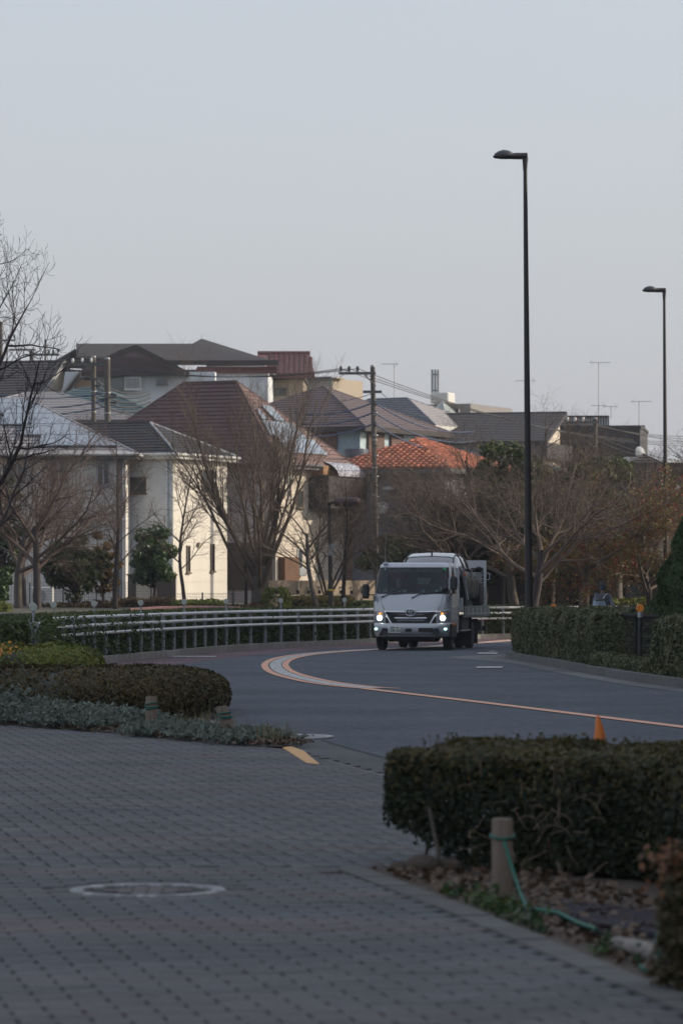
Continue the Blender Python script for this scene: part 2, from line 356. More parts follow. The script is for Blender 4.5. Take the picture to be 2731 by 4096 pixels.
def kerb(name, pts, w, h, m, side, step=1.2, z0=-.02, gap=.012):
    root = empty(name, (0,0,0)); tag(root, kind='structure'); P = resample(pts, step); Q = offset(P, side*w)
    for i in range(len(P)-1):
        mb = MB(); a, b, c, d = P[i], P[i+1], Q[i+1], Q[i]
        g_ = gap/step
        a2 = (a[0]+(b[0]-a[0])*g_, a[1]+(b[1]-a[1])*g_); d2 = (d[0]+(c[0]-d[0])*g_, d[1]+(c[1]-d[1])*g_)
        cx, cy = (a[0]+b[0]+c[0]+d[0])/4, (a[1]+b[1]+c[1]+d[1])/4
        mb.prism([(p[0]-cx, p[1]-cy) for p in (a2, b, c, d2)][::(1 if side > 0 else -1)], z0, h + random.uniform(-.004,.004))
        mb.build('kerb_stone', m, root, loc=(cx, cy, 0))
    return root
random.seed(3)
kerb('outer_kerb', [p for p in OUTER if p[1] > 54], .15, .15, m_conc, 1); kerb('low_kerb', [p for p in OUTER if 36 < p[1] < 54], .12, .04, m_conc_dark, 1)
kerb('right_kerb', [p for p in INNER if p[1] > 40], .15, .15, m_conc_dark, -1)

# lane markings (photo pixels on the ground plane)
def line(pxs, w, name, m, z=.009):
    P = catmull([G(*p) for p in pxs], 8); mb = MB(); strip(mb, offset(P, w/2), offset(P, -w/2), z)
    return tag(mb.build(name, m), kind='structure')
line([(3000,2944),(2731,2910),(2380,2867),(1900,2808),(1460,2756)], .20, 'orange_centre_line', m_orange)
OUT = [(1500,2757),(1400,2751),(1250,2733),(1150,2712),(1088,2692),(1062,2672),(1064,2653),(1105,2634),(1190,2619),(1320,2607),(1480,2598),(1720,2585),(2040,2560)]
line(OUT, .14, 'orange_outer_line', m_orange, .010)
P = catmull([G(*p) for p in OUT], 8)
mb = MB(); strip(mb, offset(P, -.10)[4:], offset(P, -.33)[4:], .0105); tag(mb.build('white_hatched_band', m_white), kind='structure')
mb = MB(); Q = offset(P, -.43); strip(mb, offset(P, -.35), offset(P, -.48), .0115); tag(mb.build('orange_inner_line', m_orange), kind='structure')
# hatch strokes on the white band
mb = MB(); PP = resample(P, .9)[3:40]; qa = offset(PP, -.11); qb = offset(PP, -.32)
for a, b in zip(qa, qb[1:]):
    dx, dy = .0, .07; mb.poly([(a[0], a[1], .0145),(a[0]+dx,a[1]+dy,.0145),(b[0]+dx,b[1]+dy,.0145),(b[0],b[1],.0145)])
tag(mb.build('dark_hatch_strokes', m_patch), kind='structure')
for k, (x0, x1, y0, y1) in enumerate([(1900,2005,2668,2675),(1905,1985,2612,2618),(1950,1975,2606,2609),(580,860,2626,2630)]):
    mb = MB(); a, b, c, d = G(x0,y1), G(x1,y1), G(x1+8,y0), G(x0+8,y0); mb.poly([(*p, .0155) for p in (a,b,c,d)])
    tag(mb.build('worn_white_marking', m_whitew), kind='structure')

# ------------------------------------------------------------------ brick sidewalk
EDGE = [(3.4,1.5),(1.9,9.7),(1.24,13.4),(.80,15.9),(.42,18.1),(-.06,20.5)]      # edging beside the near hedge bed
BEDF = [(-9,50),(-3.9,42.2),(-2.28,39.3),(-1.15,36.9),(-.62,35.9)]
side_poly = [(-9,1.5)] + EDGE + [(1.95,21.3)] + [p for p in OUTER if 21.4 < p[1] < 35.7] + BEDF[::-1]
mb = MB(); mb.poly([(x, y, .0) for x, y in side_poly]); o = mb.build('sidewalk', m_joint); tag(o, kind='structure')
sw = o
SWZ = .012
def brick_mesh(name, l, w, h=.014, c=.003):
    x, y = l/2, w/2; vs = [(sx*x, sy*y, 0) for sx, sy in ((-1,-1),(1,-1),(1,1),(-1,1))] + [(sx*x, sy*y, h-c) for sx, sy in ((-1,-1),(1,-1),(1,1),(-1,1))] + [(sx*(x-c), sy*(y-c), h) for sx, sy in ((-1,-1),(1,-1),(1,1),(-1,1))]
    fs = [(i, (i+1)%4, (i+1)%4+4, i+4) for i in range(4)] + [(i+4, (i+1)%4+4, (i+1)%4+8, i+8) for i in range(4)] + [(8,9,10,11)]
    return vs, fs
rng = random.Random(5); bricks = []
def vis(x, y): return abs(x) < .098*y + .35
MH = ((592-CX)*19.0/F, 19.0)
def ok(x, y):
    if not vis(x, y) or not in_poly(x, y, side_poly): return False
    return math.hypot(x-MH[0], y-MH[1]) > .46
rb = R(10)
YB = 20.45
for j in range(-10, 200):
    for i in range(-40, 40):
        x0 = (i + (.5 if j % 2 else 0))*.26; y0 = 9 + j*.130
        x = x0*math.cos(rb) - (y0-15)*math.sin(rb); y = 15 + x0*math.sin(rb) + (y0-15)*math.cos(rb)
        if y < YB and y > 11.5 and ok(x, y): bricks.append((x, y, rb))
wv = .130
for a in range(-200, 200):
    for b in range(-60, 120):
        for cx_, cy_, rt in ((1.0, .5, 0), (2.5, 1.0, math.pi/2)):
            gx = a*1 + b*2; gy = -a*1 + b*2
            x0 = (gx + cx_)*wv; y0 = (gy + cy_)*wv
            if abs(x0) > 11 or y0 < 0 or y0 > 30: continue
            y0 -= 3; x = x0*math.cos(rb) - y0*math.sin(rb) + 1.2; y = YB + x0*math.sin(rb) + y0*math.cos(rb)
            if y > YB + .06 and ok(x, y): bricks.append((x, y, rt+rb))
bricks.sort(key=lambda b: b[1])
vs, fs = brick_mesh('b', .247, .1275); bm_ = bpy.data.meshes.new('brick'); bm_.from_pydata(vs, [], fs); bm_.materials.append(m_brick)
for x, y, r_ in bricks[:290]:
    b = bpy.data.objects.new('brick', bm_); COL.objects.link(b); b.parent = sw; b.location = (x, y, .001 + rng.uniform(0,.003)); b.rotation_euler = (rng.uniform(-.006,.006), rng.uniform(-.006,.006), r_ + rng.uniform(-.012,.012))
V0 = np.array(vs); F0 = np.array(fs); nb = len(bricks) - 290
VV = []; 
for x, y, r_ in bricks[290:]:
    c, s_ = math.cos(r_), math.sin(r_); l = V0.copy()
    sc = 1
    lx, ly = (l[:,0]*1.04, l[:,1]*.915) if r_ > 1 else (l[:,0]*.985, l[:,1]); z = l[:,2] + rng.uniform(0,.0035) + .001
    VV.append(np.stack([x + lx*c - ly*s_, y + lx*s_ + ly*c, z], 1))
o = link_mesh('paving_bricks', np_mesh('paving_bricks', np.concatenate(VV), np.concatenate([F0 + 12*k for k in range(nb)])), m_brick, sw); tag(o, kind='stuff')
mb = MB()
for k in range(-16, 2):
    x0 = k*.262 + .06; mb.box(x0, x0+.254, YB-.055, YB+.075, .0, .0145, .003)
tag(mb.build('border_bricks', m_brick, sw), kind='stuff')
mb = MB(); mb.lathe([(.402,0),(.402,.012),(.50,.0125),(.50,0)], c=(MH[0], MH[1], .0), n=56); tag(mb.build('cut_brick_collar', m_brick, sw), kind='stuff')
# edging strips
kerb('path_edging', [(x, y) for x, y in EDGE if y > 5] , .15, .024, mat('edging_concrete', (.095,.098,.092), .88, var=.2, scale=2.5, obj=.1), -1, .6)
# path edging is on the bed side of the line
kerb('bed_edging', catmull(BEDF, 6), .09, .03, m_conc_dark, 1, .6)
e = [p for p in OUTER if 30 < p[1] < 35.6]
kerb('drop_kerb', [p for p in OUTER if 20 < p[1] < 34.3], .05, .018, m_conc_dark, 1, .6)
m_yel = paint('yellow_kerb_paint', (.62,.33,.10), .42, (.33,.28,.22))
mb = MB(); q = [G(1130,2998), G(1225,3060), G(1278,3066), G(1215,3012), G(1165,2994)]
mb.prism([(x, y) for x, y in q], 0, .022); o = mb.build('painted_kerb_end', m_yel); tag(o, kind='structure')

# manhole covers
def manhole(name, c, r, zt, label, m1, m2, inset):
    root = empty(name, (c[0], c[1], zt), 0, label, 'manhole cover')
    MB().lathe([(r-.075, 0),(r-.075,.012),(r-.06,.017),(r-.008,.017),(r,.012),(r,0)], n=48).build('rim', m1, root)
    if inset:
        for k in range(-3, 4):
            for q in range(-5, 6):
                x, y = (q + (.5 if k % 2 else 0))*.155, k*.1
                if math.hypot(abs(x)+.07, abs(y)+.045) < r-.07: MB().box(-.07,.07,-.045,.045,0,.011,.003).build('brick', m2, root, loc=(x, y, .001), rot=(0,0,.04))
        MB().lathe([(r-.076,0),(r-.076,.004),(0,.004)], n=40).build('plate', m_joint, root)
    else:
        MB().lathe([(r-.076,0),(r-.076,.010),(0,.010)], n=40).build('plate', m2, root)
        mb = MB()
        for k in range(-7, 8):
            h = math.sqrt(max(0, (r-.1)**2-(k*.07)**2))
            mb.box(-h, h, k*.07-.018, k*.07+.018, .009, .016)
        mb.build('raised_ribs', m1, root)
m_rimw = paint('worn_metal_rim', (.40,.42,.42), .56, (.15,.155,.165)); m_iron = mat('cast_iron', (.16,.165,.165), .5, .5, var=.2, scale=12)
m_inl = mat('manhole_brick', (.105,.09,.092), .8, var=.2, scale=20)
manhole('manhole_cover', MH, .40, .002, 'round manhole cover with pale worn metal rim and brick infill in the paved path', m_rimw, m_inl, True)
mx, my = G(1115, 2951); manhole('manhole_cover', (mx, my), .57, .004, 'large ribbed iron manhole cover in the asphalt beside the orange kerb end', mat('manhole_grey', (.34,.34,.35), .6, .2, var=.2), m_iron, False)

# ------------------------------------------------------------------ vegetation machinery
def leaves(name, P, size, m, parent=None, seed=1, Nrm=None, elong=1.7, kind=None, loc=None):
    r = np.random.default_rng(seed); n = len(P)
    t = r.normal(size=(n,3)); t /= np.linalg.norm(t, axis=1)[:,None]
    nr = r.normal(size=(n,3))
    if Nrm is not None: nr = nr*.55 + Nrm
    nr /= np.linalg.norm(nr, axis=1)[:,None]
    b = np.cross(nr, t); b /= (np.linalg.norm(b, axis=1)[:,None] + 1e-9); t = np.cross(b, nr)
    sz = (size * r.uniform(.6, 1.25, n))[:,None]
    V = np.empty((n,4,3), np.float32)
    V[:,0] = P - t*sz*.5*elong; V[:,1] = P + b*sz*.5 + nr*sz*.08; V[:,2] = P + t*sz*.5*elong; V[:,3] = P - b*sz*.5 + nr*sz*.08
    Fc = np.arange(n*4).reshape(n,4)
    o = link_mesh(name, np_mesh(name, V.reshape(-1,3), Fc), m, parent, loc)
    if kind: o['kind'] = kind
    return o
def noise3(P, f, seed=0):
    r = np.random.default_rng(seed); out = 0
    for k in range(5):
        d = r.normal(size=3)*f*(1+.5*k); out = out + np.sin(P @ d + r.uniform(0,6.28))/(1+.4*k)
    return out/3
def hedge(name, pts, width, h, label, cat, dens, leafsize, m, seed=1, z0=.1, corner=.35, rough=.06, core=(.02,.03,.015), zfn=None, group=None, coremat=None, gaps=0, elong=1.7, cut=None, corecut=0, m2=None):
    r = np.random.default_rng(seed); pts = np.array(resample(pts, .25)); cum = len(pts)-1
    n = int(dens * cum*.25 * (2*h + width)); s = r.uniform(0, cum-1e-4, n); i = s.astype(int); u = (s-i)[:,None]
    c = pts[i]*(1-u) + pts[i+1]*u; t = pts[i+1]-pts[i]; t /= np.linalg.norm(t,axis=1)[:,None]; nn = np.stack([-t[:,1], t[:,0]],1)
    q = r.uniform(0, 2*h+width, n); off = np.where(q < h, -width/2, np.where(q > h+width, width/2, q-h-width/2)); z = np.where(q < h, q, np.where(q > h+width, 2*h+width-q, h))
    cr = corner*np.minimum(width, h)*.5
    ex = np.maximum(0, np.abs(off)-(width/2-cr)); ez = np.maximum(0, z-(h-cr)); k = (ex > 0) & (ez > 0)
    L = np.hypot(ex, ez)+1e-9; f = np.where(k & (L > cr), cr/L, 1)
    off = np.sign(off)*(np.minimum(np.abs(off), width/2-cr) + np.where(k, ex*f, ex)); z = np.minimum(z, h-cr) + np.where(k, ez*f, ez)
    P = np.stack([c[:,0]+nn[:,0]*off, c[:,1]+nn[:,1]*off, z], 1)
    Nn = np.stack([nn[:,0]*off/(width/2)*.9, nn[:,1]*off/(width/2)*.9, (z/h)**3], 1); Nn /= np.linalg.norm(Nn,axis=1)[:,None]+1e-9
    for e0, e1 in ((0,1),(-1,-2)):
        ne = int(dens*width*h*1.1); tt = pts[e0]-pts[e1]; tt = tt/np.linalg.norm(tt); nx = np.array([-tt[1], tt[0]]); o_ = r.uniform(-.5,.5,ne)*width; zz_ = r.uniform(0,1,ne)*h; keep = ~((np.abs(o_) > width/2-cr) & (zz_ > h-cr*.8)); o_, zz_ = o_[keep], zz_[keep]
        bul = .12*(1-(2*np.abs(o_)/width)**2)*(1-(zz_/h)**4); E_ = np.stack([pts[e0][0]+nx[0]*o_+tt[0]*bul, pts[e0][1]+nx[1]*o_+tt[1]*bul, zz_],1); P = np.concatenate([P, E_]); Nn = np.concatenate([Nn, np.tile([tt[0],tt[1],.15],(len(E_),1))])
    n = len(P)
    d = noise3(P, 2.2, seed)*rough + noise3(P, 7, seed+1)*rough*.6 - np.abs(r.exponential(.03, n))
    P += Nn*d[:,None]
    if zfn is not None: z0a = zfn(P[:,0], P[:,1])
    else: z0a = z0
    P[:,2] = np.maximum(P[:,2], .0) + z0a
    if gaps: 
        g_ = noise3(P, 3.1, seed+7); P = P[g_ > -gaps]; Nn = Nn[g_ > -gaps]
    if cut is not None: k_ = cut(P, r); P = P[k_]; Nn = Nn[k_]
    root = empty(name, (0,0,0), 0, label, cat, group)
    if m2 is not None:
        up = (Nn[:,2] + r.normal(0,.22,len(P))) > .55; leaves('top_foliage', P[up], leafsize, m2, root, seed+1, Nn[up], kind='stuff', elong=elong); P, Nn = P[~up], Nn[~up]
    leaves('foliage', P, leafsize, m, root, seed, Nn, kind='stuff', elong=elong)
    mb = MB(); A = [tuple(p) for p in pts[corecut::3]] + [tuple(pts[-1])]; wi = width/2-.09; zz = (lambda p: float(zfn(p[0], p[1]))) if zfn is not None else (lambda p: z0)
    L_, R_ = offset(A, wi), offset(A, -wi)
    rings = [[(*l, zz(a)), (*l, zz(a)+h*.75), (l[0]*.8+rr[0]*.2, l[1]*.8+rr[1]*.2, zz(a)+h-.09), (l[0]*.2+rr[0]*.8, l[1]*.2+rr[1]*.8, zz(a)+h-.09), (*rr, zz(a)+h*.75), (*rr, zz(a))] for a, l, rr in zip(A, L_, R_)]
    mb.loft(rings); mb.build('dark_core', coremat or mat('hedge_core', (.022,.024,.014), .95, var=.4, scale=14, bump=1, bscale=20), root)  # solid dark filler standing for the shaded inside of the hedge
    return root
def mound(name, c, rad, label, cat, n, ls, m, seed=1, pw=.55, zp=.6, rough=.07, group=None, stems=True, rz=0, elong=1.7, lower=.0, inner=True):
    r = np.random.default_rng(seed); th = r.uniform(0, 2*math.pi, n); ph = np.arcsin(r.uniform(lower, 1, n))
    sg = lambda v, p: np.sign(v)*np.abs(v)**p
    P = np.stack([sg(np.cos(th),pw)*sg(np.cos(ph),zp), sg(np.sin(th),pw)*sg(np.cos(ph),zp), sg(np.sin(ph),zp)],1)
    Nn = P/np.linalg.norm(P,axis=1)[:,None]; P = P*np.array(rad)
    d = noise3(P, 3, seed)*rough + noise3(P, 9, seed+1)*rough*.6 - r.exponential(.035*max(1, rad[2]), n); P += Nn*d[:,None]; P[:,2] = np.maximum(P[:,2], .01)
    root = empty(name, c, rz, label, cat, group); leaves('foliage', P, ls, m, root, seed, Nn, kind='stuff', elong=elong)
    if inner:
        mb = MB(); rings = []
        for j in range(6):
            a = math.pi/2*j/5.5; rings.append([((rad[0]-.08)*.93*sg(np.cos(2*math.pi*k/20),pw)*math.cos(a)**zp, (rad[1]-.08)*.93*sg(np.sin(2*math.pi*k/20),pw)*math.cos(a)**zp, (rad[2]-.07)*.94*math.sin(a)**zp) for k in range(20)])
        mb.loft(rings); mb.build('dark_core', mat('hedge_core', (.022,.024,.014), .95), root)  # solid dark core in place of the bush's shaded inside
    return root

def tree_paths(seed, spec, trunk):
    rnd = random.Random(seed); paths = {}
    def grow(p, d, L, r0, lv):
        sp = spec[lv]; n = max(2, int(round(L/sp['seg']))); pts = [p.copy()]; p = p.copy(); d = d.copy(); w = sp['w']; tr = sp['t']
        r1 = max(r0*sp.get('tp', .35), .003)
        for i in range(n):
            d += Vector((rnd.gauss(0,w), rnd.gauss(0,w), rnd.gauss(0,w)*.8 + tr)); d.normalize(); p = p + d*(L/n); pts.append(p.copy())
        rad = [r0 + (r1-r0)*(i/n) for i in range(n+1)]
        paths.setdefault((lv, n+1), []).append((pts, rad))
        if lv+1 < len(spec):
            k = sp['k']; k = k if isinstance(k, int) else rnd.randint(*k); a0 = rnd.uniform(0, 6.28); nx = spec[lv+1]
            for j in range(k):
                t = sp['s'] + (1-sp['s'])*(j+rnd.uniform(.2,.9))/k; t = min(t, .98); f = t*n; i = min(int(f), n-1); q = pts[i].lerp(pts[i+1], f-i)
                dd = (pts[i+1]-pts[i]).normalized(); ax = dd.orthogonal().normalized(); ax.rotate(Quaternion(dd, a0 + j*2.4 + rnd.uniform(-.5,.5)))
                ang = R(rnd.uniform(*nx['a'])); nd = dd.copy(); nd.rotate(Quaternion(ax, ang))
                if nx.get('flat'): nd.z *= nx['flat']; nd.normalize()
                ll = nx['L']*rnd.uniform(.7,1.25)*(1-nx.get('sh',.35)*t); rr = min((rad[i])*.62, nx['r'])*rnd.uniform(.8,1.1)
                grow(q, nd, ll, rr, lv+1)
    grow(Vector((0,0,-.1)), Vector((trunk.get('lean',0), trunk.get('leany',0), 1)).normalized(), trunk['L'], trunk['r'], 0)
    return paths
def tubes_np(paths, sides):
    VS = []; FS = []; base = 0
    for (lv, n), lst in paths.items():
        k = sides(lv); P = np.array([[tuple(q) for q in p] for p, r in lst]); Rr = np.array([r for p, r in lst]); m_ = len(lst)
        D = np.gradient(P, axis=1); D /= np.linalg.norm(D,axis=2)[...,None]+1e-9
        ref = np.where(np.abs(D[:,:1,2:3]) > .9, np.array([[[1.,0,0]]]), np.array([[[0,0,1.]]])); ref = np.repeat(ref, n, 1)
        U = np.cross(D, ref); U /= np.linalg.norm(U,axis=2)[...,None]+1e-9; Q = np.cross(D, U)
        a = 2*np.pi*np.arange(k)/k
        V = P[:,:,None,:] + Rr[:,:,None,None]*(U[:,:,None,:]*np.cos(a)[None,None,:,None] + Q[:,:,None,:]*np.sin(a)[None,None,:,None])
        VS.append(V.reshape(-1,3)); idx = np.arange(m_*n*k).reshape(m_, n, k) + base
        i0 = idx[:,:-1]; i1 = idx[:,1:]; FS.append(np.stack([i0, np.roll(i0,-1,2), np.roll(i1,-1,2), i1], -1).reshape(-1,4)); base += m_*n*k
    return np.concatenate(VS), np.concatenate(FS)
TREES = {}
def tree(kind, seed, loc, label, scale=1., rz=0, name='bare_tree', cat='tree', group=None, bark=None, twig=None, leafspec=None, spec=None, trunk=None, zs=None):
    key = (kind, seed)
    if key not in TREES:
        pa = tree_paths(seed, spec, trunk); t_ = {k: v for k, v in pa.items() if k[0] == 0}; b_ = {k: v for k, v in pa.items() if k[0] > 0}
        V, Fc = tubes_np(t_, lambda l: 9); mt = np_mesh('trunk', V, Fc, True); mt.materials.append(bark)
        V, Fc = tubes_np(b_, lambda l: [8,6,4,3,3][l]); mbr = np_mesh('branches', V, Fc, True); mbr.materials.append(twig)
        tips = np.array([tuple(q) for (lv, n), ls in pa.items() if lv >= len(spec)-2 for p, r in ls for q in p[1:]])
        TREES[key] = (mt, mbr, tips)
    mt, mbr, tips = TREES[key]
    root = empty(name, loc, rz, label, cat, group); root.scale = (scale, scale, zs or scale)
    link_mesh('trunk', mt, None, root); link_mesh('branches', mbr, None, root)
    if leafspec:
        n, ls, lm, jit = leafspec; r = np.random.default_rng(seed); P = tips[r.integers(0, len(tips), n)] + r.normal(size=(n,3))*jit
        leaves('leaves', P, ls, lm, root, seed, kind='stuff')
    return root
zelkova = [dict(seg=.3,w=.015,t=0,k=17,s=.30,tp=.8), dict(L=5.3,a=(6,46),seg=.35,w=.04,t=.035,k=8,s=.34,r=.075,sh=.0,tp=.22),
           dict(L=2.3,a=(12,26),seg=.3,w=.05,t=.025,k=6,s=.25,r=.026,tp=.3), dict(L=1.0,a=(14,32),seg=.22,w=.08,t=.02,k=4,s=.15,r=.011,tp=.45), dict(L=.45,a=(15,38),seg=.15,w=.1,t=.02,r=.006,tp=.7)]
slim = [dict(seg=.35,w=.04,t=.03,k=18,s=.25,tp=.12), dict(L=2.35,a=(35,60),seg=.25,w=.09,t=.03,k=9,s=.2,r=.03,sh=.55,tp=.25),
        dict(L=.8,a=(25,55),seg=.18,w=.14,t=.02,k=7,s=.15,r=.012,tp=.4), dict(L=.38,a=(25,60),seg=.12,w=.16,t=.02,r=.006,tp=.6)]
cherry = [dict(seg=.3,w=.06,t=.02,k=7,s=.45,tp=.6), dict(L=4.4,a=(35,68),seg=.35,w=.10,t=.02,k=10,s=.2,r=.11,sh=.15,tp=.22),
          dict(L=2.1,a=(22,50),seg=.3,w=.13,t=.015,k=8,s=.15,r=.04,tp=.25), dict(L=.95,a=(25,55),seg=.2,w=.16,t=.01,k=5,s=.1,r=.011,tp=.4), dict(L=.42,a=(25,60),seg=.14,w=.2,t=0,r=.005,tp=.6)]
dogwood = [dict(seg=.3,w=.03,t=.02,k=9,s=.3,tp=.5), dict(L=2.6,a=(35,65),seg=.22,w=.11,t=.07,k=10,s=.2,r=.045,sh=.3,tp=.25),
           dict(L=1.15,a=(30,60),seg=.15,w=.16,t=.09,k=8,s=.15,r=.018,tp=.3), dict(L=.48,a=(30,65),seg=.09,w=.22,t=.12,k=3,s=.2,r=.0065,tp=.5), dict(L=.18,a=(30,60),seg=.06,w=.2,t=.15,r=.005,tp=.8)]
multi = [dict(seg=.15,w=.02,t=0,k=6,s=.2,tp=.9), dict(L=3.4,a=(8,34),seg=.3,w=.09,t=.02,k=9,s=.3,r=.05,sh=.1,tp=.2),
         dict(L=1.2,a=(20,50),seg=.22,w=.13,t=.02,k=8,s=.15,r=.016,tp=.3), dict(L=.5,a=(25,55),seg=.15,w=.16,t=.01,r=.007,tp=.5)]

# ------------------------------------------------------------------ houses
def clip2(poly, lo, hi):
    def half(P, c, sg):
        o = []
        for i in range(len(P)):
            a, b = P[i], P[(i+1) % len(P)]; da, db = (a[1]-c)*sg, (b[1]-c)*sg
            if da >= 0: o.append(a)
            if da*db < 0: t = da/(da-db); o.append((a[0]+(b[0]-a[0])*t, a[1]+(b[1]-a[1])*t))
        return o
    return half(half(poly, lo, 1), hi, -1)
def courses(parent, poly, m, step=.25, th=.03, up=.0, name='roof_course'):
    """stepped courses on a planar roof face; poly = 3D points, first edge = eave"""
    P = [Vector(p) for p in poly]; e = (P[1]-P[0]).normalized(); n = None
    for q in P[2:]:
        n = e.cross(q-P[0])
        if n.length > .01: break
    n.normalize()
    if n.z < 0: n = -n
    s = n.cross(e)
    if s.z < 0: s = -s
    O = P[0]; q2 = [((p-O).dot(e), (p-O).dot(s)) for p in P]; T = max(q[1] for q in q2); k = 0
    while k*step < T-.02:
        c = clip2(q2, k*step, min((k+1)*step, T))
        if len(c) >= 3:
            mb = MB(); vs = []; hh = []
            for a, b in c:
                f = (b-k*step)/step; vs.append(O + e*a + s*b + n*(.004 + th*(1-f)))
            bt = [O + e*a + s*b - n*.02 for a, b in c]; nn = len(c)
            up_ = list(vs); mb._add(up_ + bt, [tuple(range(nn)), tuple(range(2*nn-1, nn-1, -1))] + [(i, nn+i, nn+(i+1)%nn, (i+1)%nn) for i in range(nn)])
            mb.build(name, m, parent)
        k += 1
    return O, e, s, n, q2
def ridge_cap(parent, a, b, m, r=.07, name='ridge_cap'):
    MB().tube([a, b], r, 6).build(name, m, parent)

class House:
    def __init__(h, name, label, px, D, th, Wu, Lv, zb, ze, wall, cat='house', wallL=None, plank=0, group=None, rows='RL'):
        h.C = Vector((X(px, D), D, 0)); h.th = R(th); h.Wu, h.Lv, h.zb, h.ze = Wu, Lv, zb, ze
        h.u = Vector((math.cos(h.th), math.sin(h.th), 0)); h.v = Vector((-math.sin(h.th), math.cos(h.th), 0))
        h.root = empty(name, (h.C.x, h.C.y, 0), h.th, label, cat, group)
        mb = MB(); mb.box(0, Wu, 0, Lv, zb, ze); h.wall = mb.build('wall', wall, h.root)
        if plank:
            n = int((ze-zb)/plank)
            for k in range(n):
                z = zb + k*plank
                if 'L' in rows: MB().box(-.016, 0, -.01, Lv, z, z+plank-.012).build('siding_plank', wallL or wall, h.wall)
                if 'R' in rows: MB().box(-.01, Wu, -.016, 0, z, z+plank-.012).build('siding_plank', wall, h.wall)
        elif wallL: MB().box(-.02, -.002, 0, Lv, zb, ze).build('side_wall', wallL, h.wall)
    def at(h, face, px, py):
        k = (px-CX)/F; d = h.v if face == 'L' else h.u; t = (k*h.C.y - h.C.x)/(d.x - k*d.y); y = h.C.y + t*d.y; return t, Z(py, y)
    def slab(h, name, face, px0, px1, py0, py1, m, d0=-.02, d1=.05, parent=None, bev=0):
        t0, z1 = h.at(face, px0, py0); t1, z0 = h.at(face, px1, py1); _, z1b = h.at(face, px1, py0)
        if t0 > t1: t0, t1 = t1, t0
        mb = MB()
        if face == 'L': mb.box(-d1, -d0, t0, t1, z0, z1, bev)
        else: mb.box(t0, t1, -d1, -d0, z0, z1, bev)
        return mb.build(name, m, parent or h.root)
    def window(h, face, px0, px1, py0, py1, fm=None, pane=None, div=1, sill=True, bars=0):
        fm = fm or m_frame; t0, z1 = h.at(face, px0, py0); t1, z0 = h.at(face, px1, py1)
        if t0 > t1: t0, t1 = t1, t0
        def bx(mb, a, b, c, d, o0, o1):
            (mb.box(-o1, -o0, a, b, c, d) if face == 'L' else mb.box(a, b, -o1, -o0, c, d))
        w = .05; mb = MB(); bx(mb, t0, t1, z1-w, z1, -.01, .07); bx(mb, t0, t1, z0, z0+w, -.01, .07)
        for k in range(div+1):
            c = t0 + (t1-t0)*k/div; a = min(max(c-w/2, t0), t1-w); bx(mb, a, a+w, z0+w, z1-w, -.01, .068 if k in (0, div) else .055)
        fr = mb.build('window', fm, h.root); mb = MB(); bx(mb, t0+.02, t1-.02, z0+.02, z1-.02, .0, .022); mb.build('pane', pane or m_pane, fr)
        if sill: mb = MB(); bx(mb, t0-.05, t1+.05, z0-.05, z0, -.01, .11); mb.build('sill', fm, fr)
        if bars:
            for k in range(bars):
                c = t0 + (t1-t0)*(k+.5)/bars; mb = MB(); bx(mb, c-.012, c+.012, z0, z1, .08, .10); mb.build('window_bar', fm, fr)
        return fr
    def hip(h, pitch, o, m, ridge='v', step=.25, th=.03, cap=None, gutter=None, faces='LRBF', fascia=None, hipm=None, short=None, mR=None):
        """hip roof; ridge along v (left wall) or u"""
        a0, a1, b0, b1, z = -o, h.Wu+o, -o, h.Lv+o, h.ze - .02; A, B = a1-a0, b1-b0
        if ridge == 'v': hw = A/2; zr = z + hw*pitch; hr = short if short is not None else hw; r0 = Vector((a0+hw, b0+hr, zr)); r1 = Vector((a0+hw, max(b1-hr, b0+hr+.02), zr))
        else: hw = B/2; zr = z + hw*pitch; hr = short if short is not None else hw; r0 = Vector((a0+hr, b0+hw, zr)); r1 = Vector((max(a1-hr, a0+hr+.02), b0+hw, zr))
        c00, c10, c11, c01 = Vector((a0,b0,z)), Vector((a1,b0,z)), Vector((a1,b1,z)), Vector((a0,b1,z))
        rf = MB(); dz = Vector((0,0,-.03))
        if ridge == 'v': F4 = dict(L=[c00,c01,r1,r0], R=[c10,c00,r0], F=[c11,c10,r0,r1], B=[c01,c11,r1])
        else: F4 = dict(L=[c00,c01,r0], R=[c10,c00,r0,r1], F=[c11,c10,r1], B=[c01,c11,r1,r0])
        for f in F4.values(): rf.poly([p+dz for p in f])
        rf.poly([c00+dz*3, c10+dz*3, c11+dz*3, c01+dz*3])
        roof = rf.build('roof', m, h.root); h.roof = roof; h.F4 = F4; h.r = (r0, r1); h.c = (c00, c10, c11, c01)
        for k in faces:
            if k in F4 and step: courses(roof, F4[k], (mR if (mR and k == 'R') else m), step, th)
        cm = cap or m
        ridge_cap(roof, r0, r1, cm)
        for a, b in ((c00, r0), (c10, r0 if ridge == 'v' else r1), (c01, r1 if ridge == 'v' else r0), (c11, r1)): ridge_cap(roof, a + Vector((0,0,.02)), b, hipm or cm, .05, 'hip_cap')
        fm = fascia or m_frame; mb = MB()
        mb.box(a0-.03, a1+.03, b0-.03, b0, z-.2, z-.0); mb.box(a0-.03, a0, b0+.001, b1, z-.2, z-.0); mb.box(a0, a1, b1, b1+.03, z-.2, z); mb.box(a1, a1+.03, b0+.001, b1, z-.2, z)
        mb.build('fascia', fm, roof)
        MB().box(a0, a1, b0, b1, z-.2, z-.17).build('soffit', fm, roof)
        if gutter:
            MB().tube([(a0-.08, b0-.08, z-.04), (a0-.08, b1+.05, z-.04)], .06, 8).build('gutter', gutter, roof)
            MB().tube([(a0-.08, b0-.08, z-.04), (a1+.05, b0-.08, z-.04)], .06, 8).build('gutter', gutter, roof)
        return roof
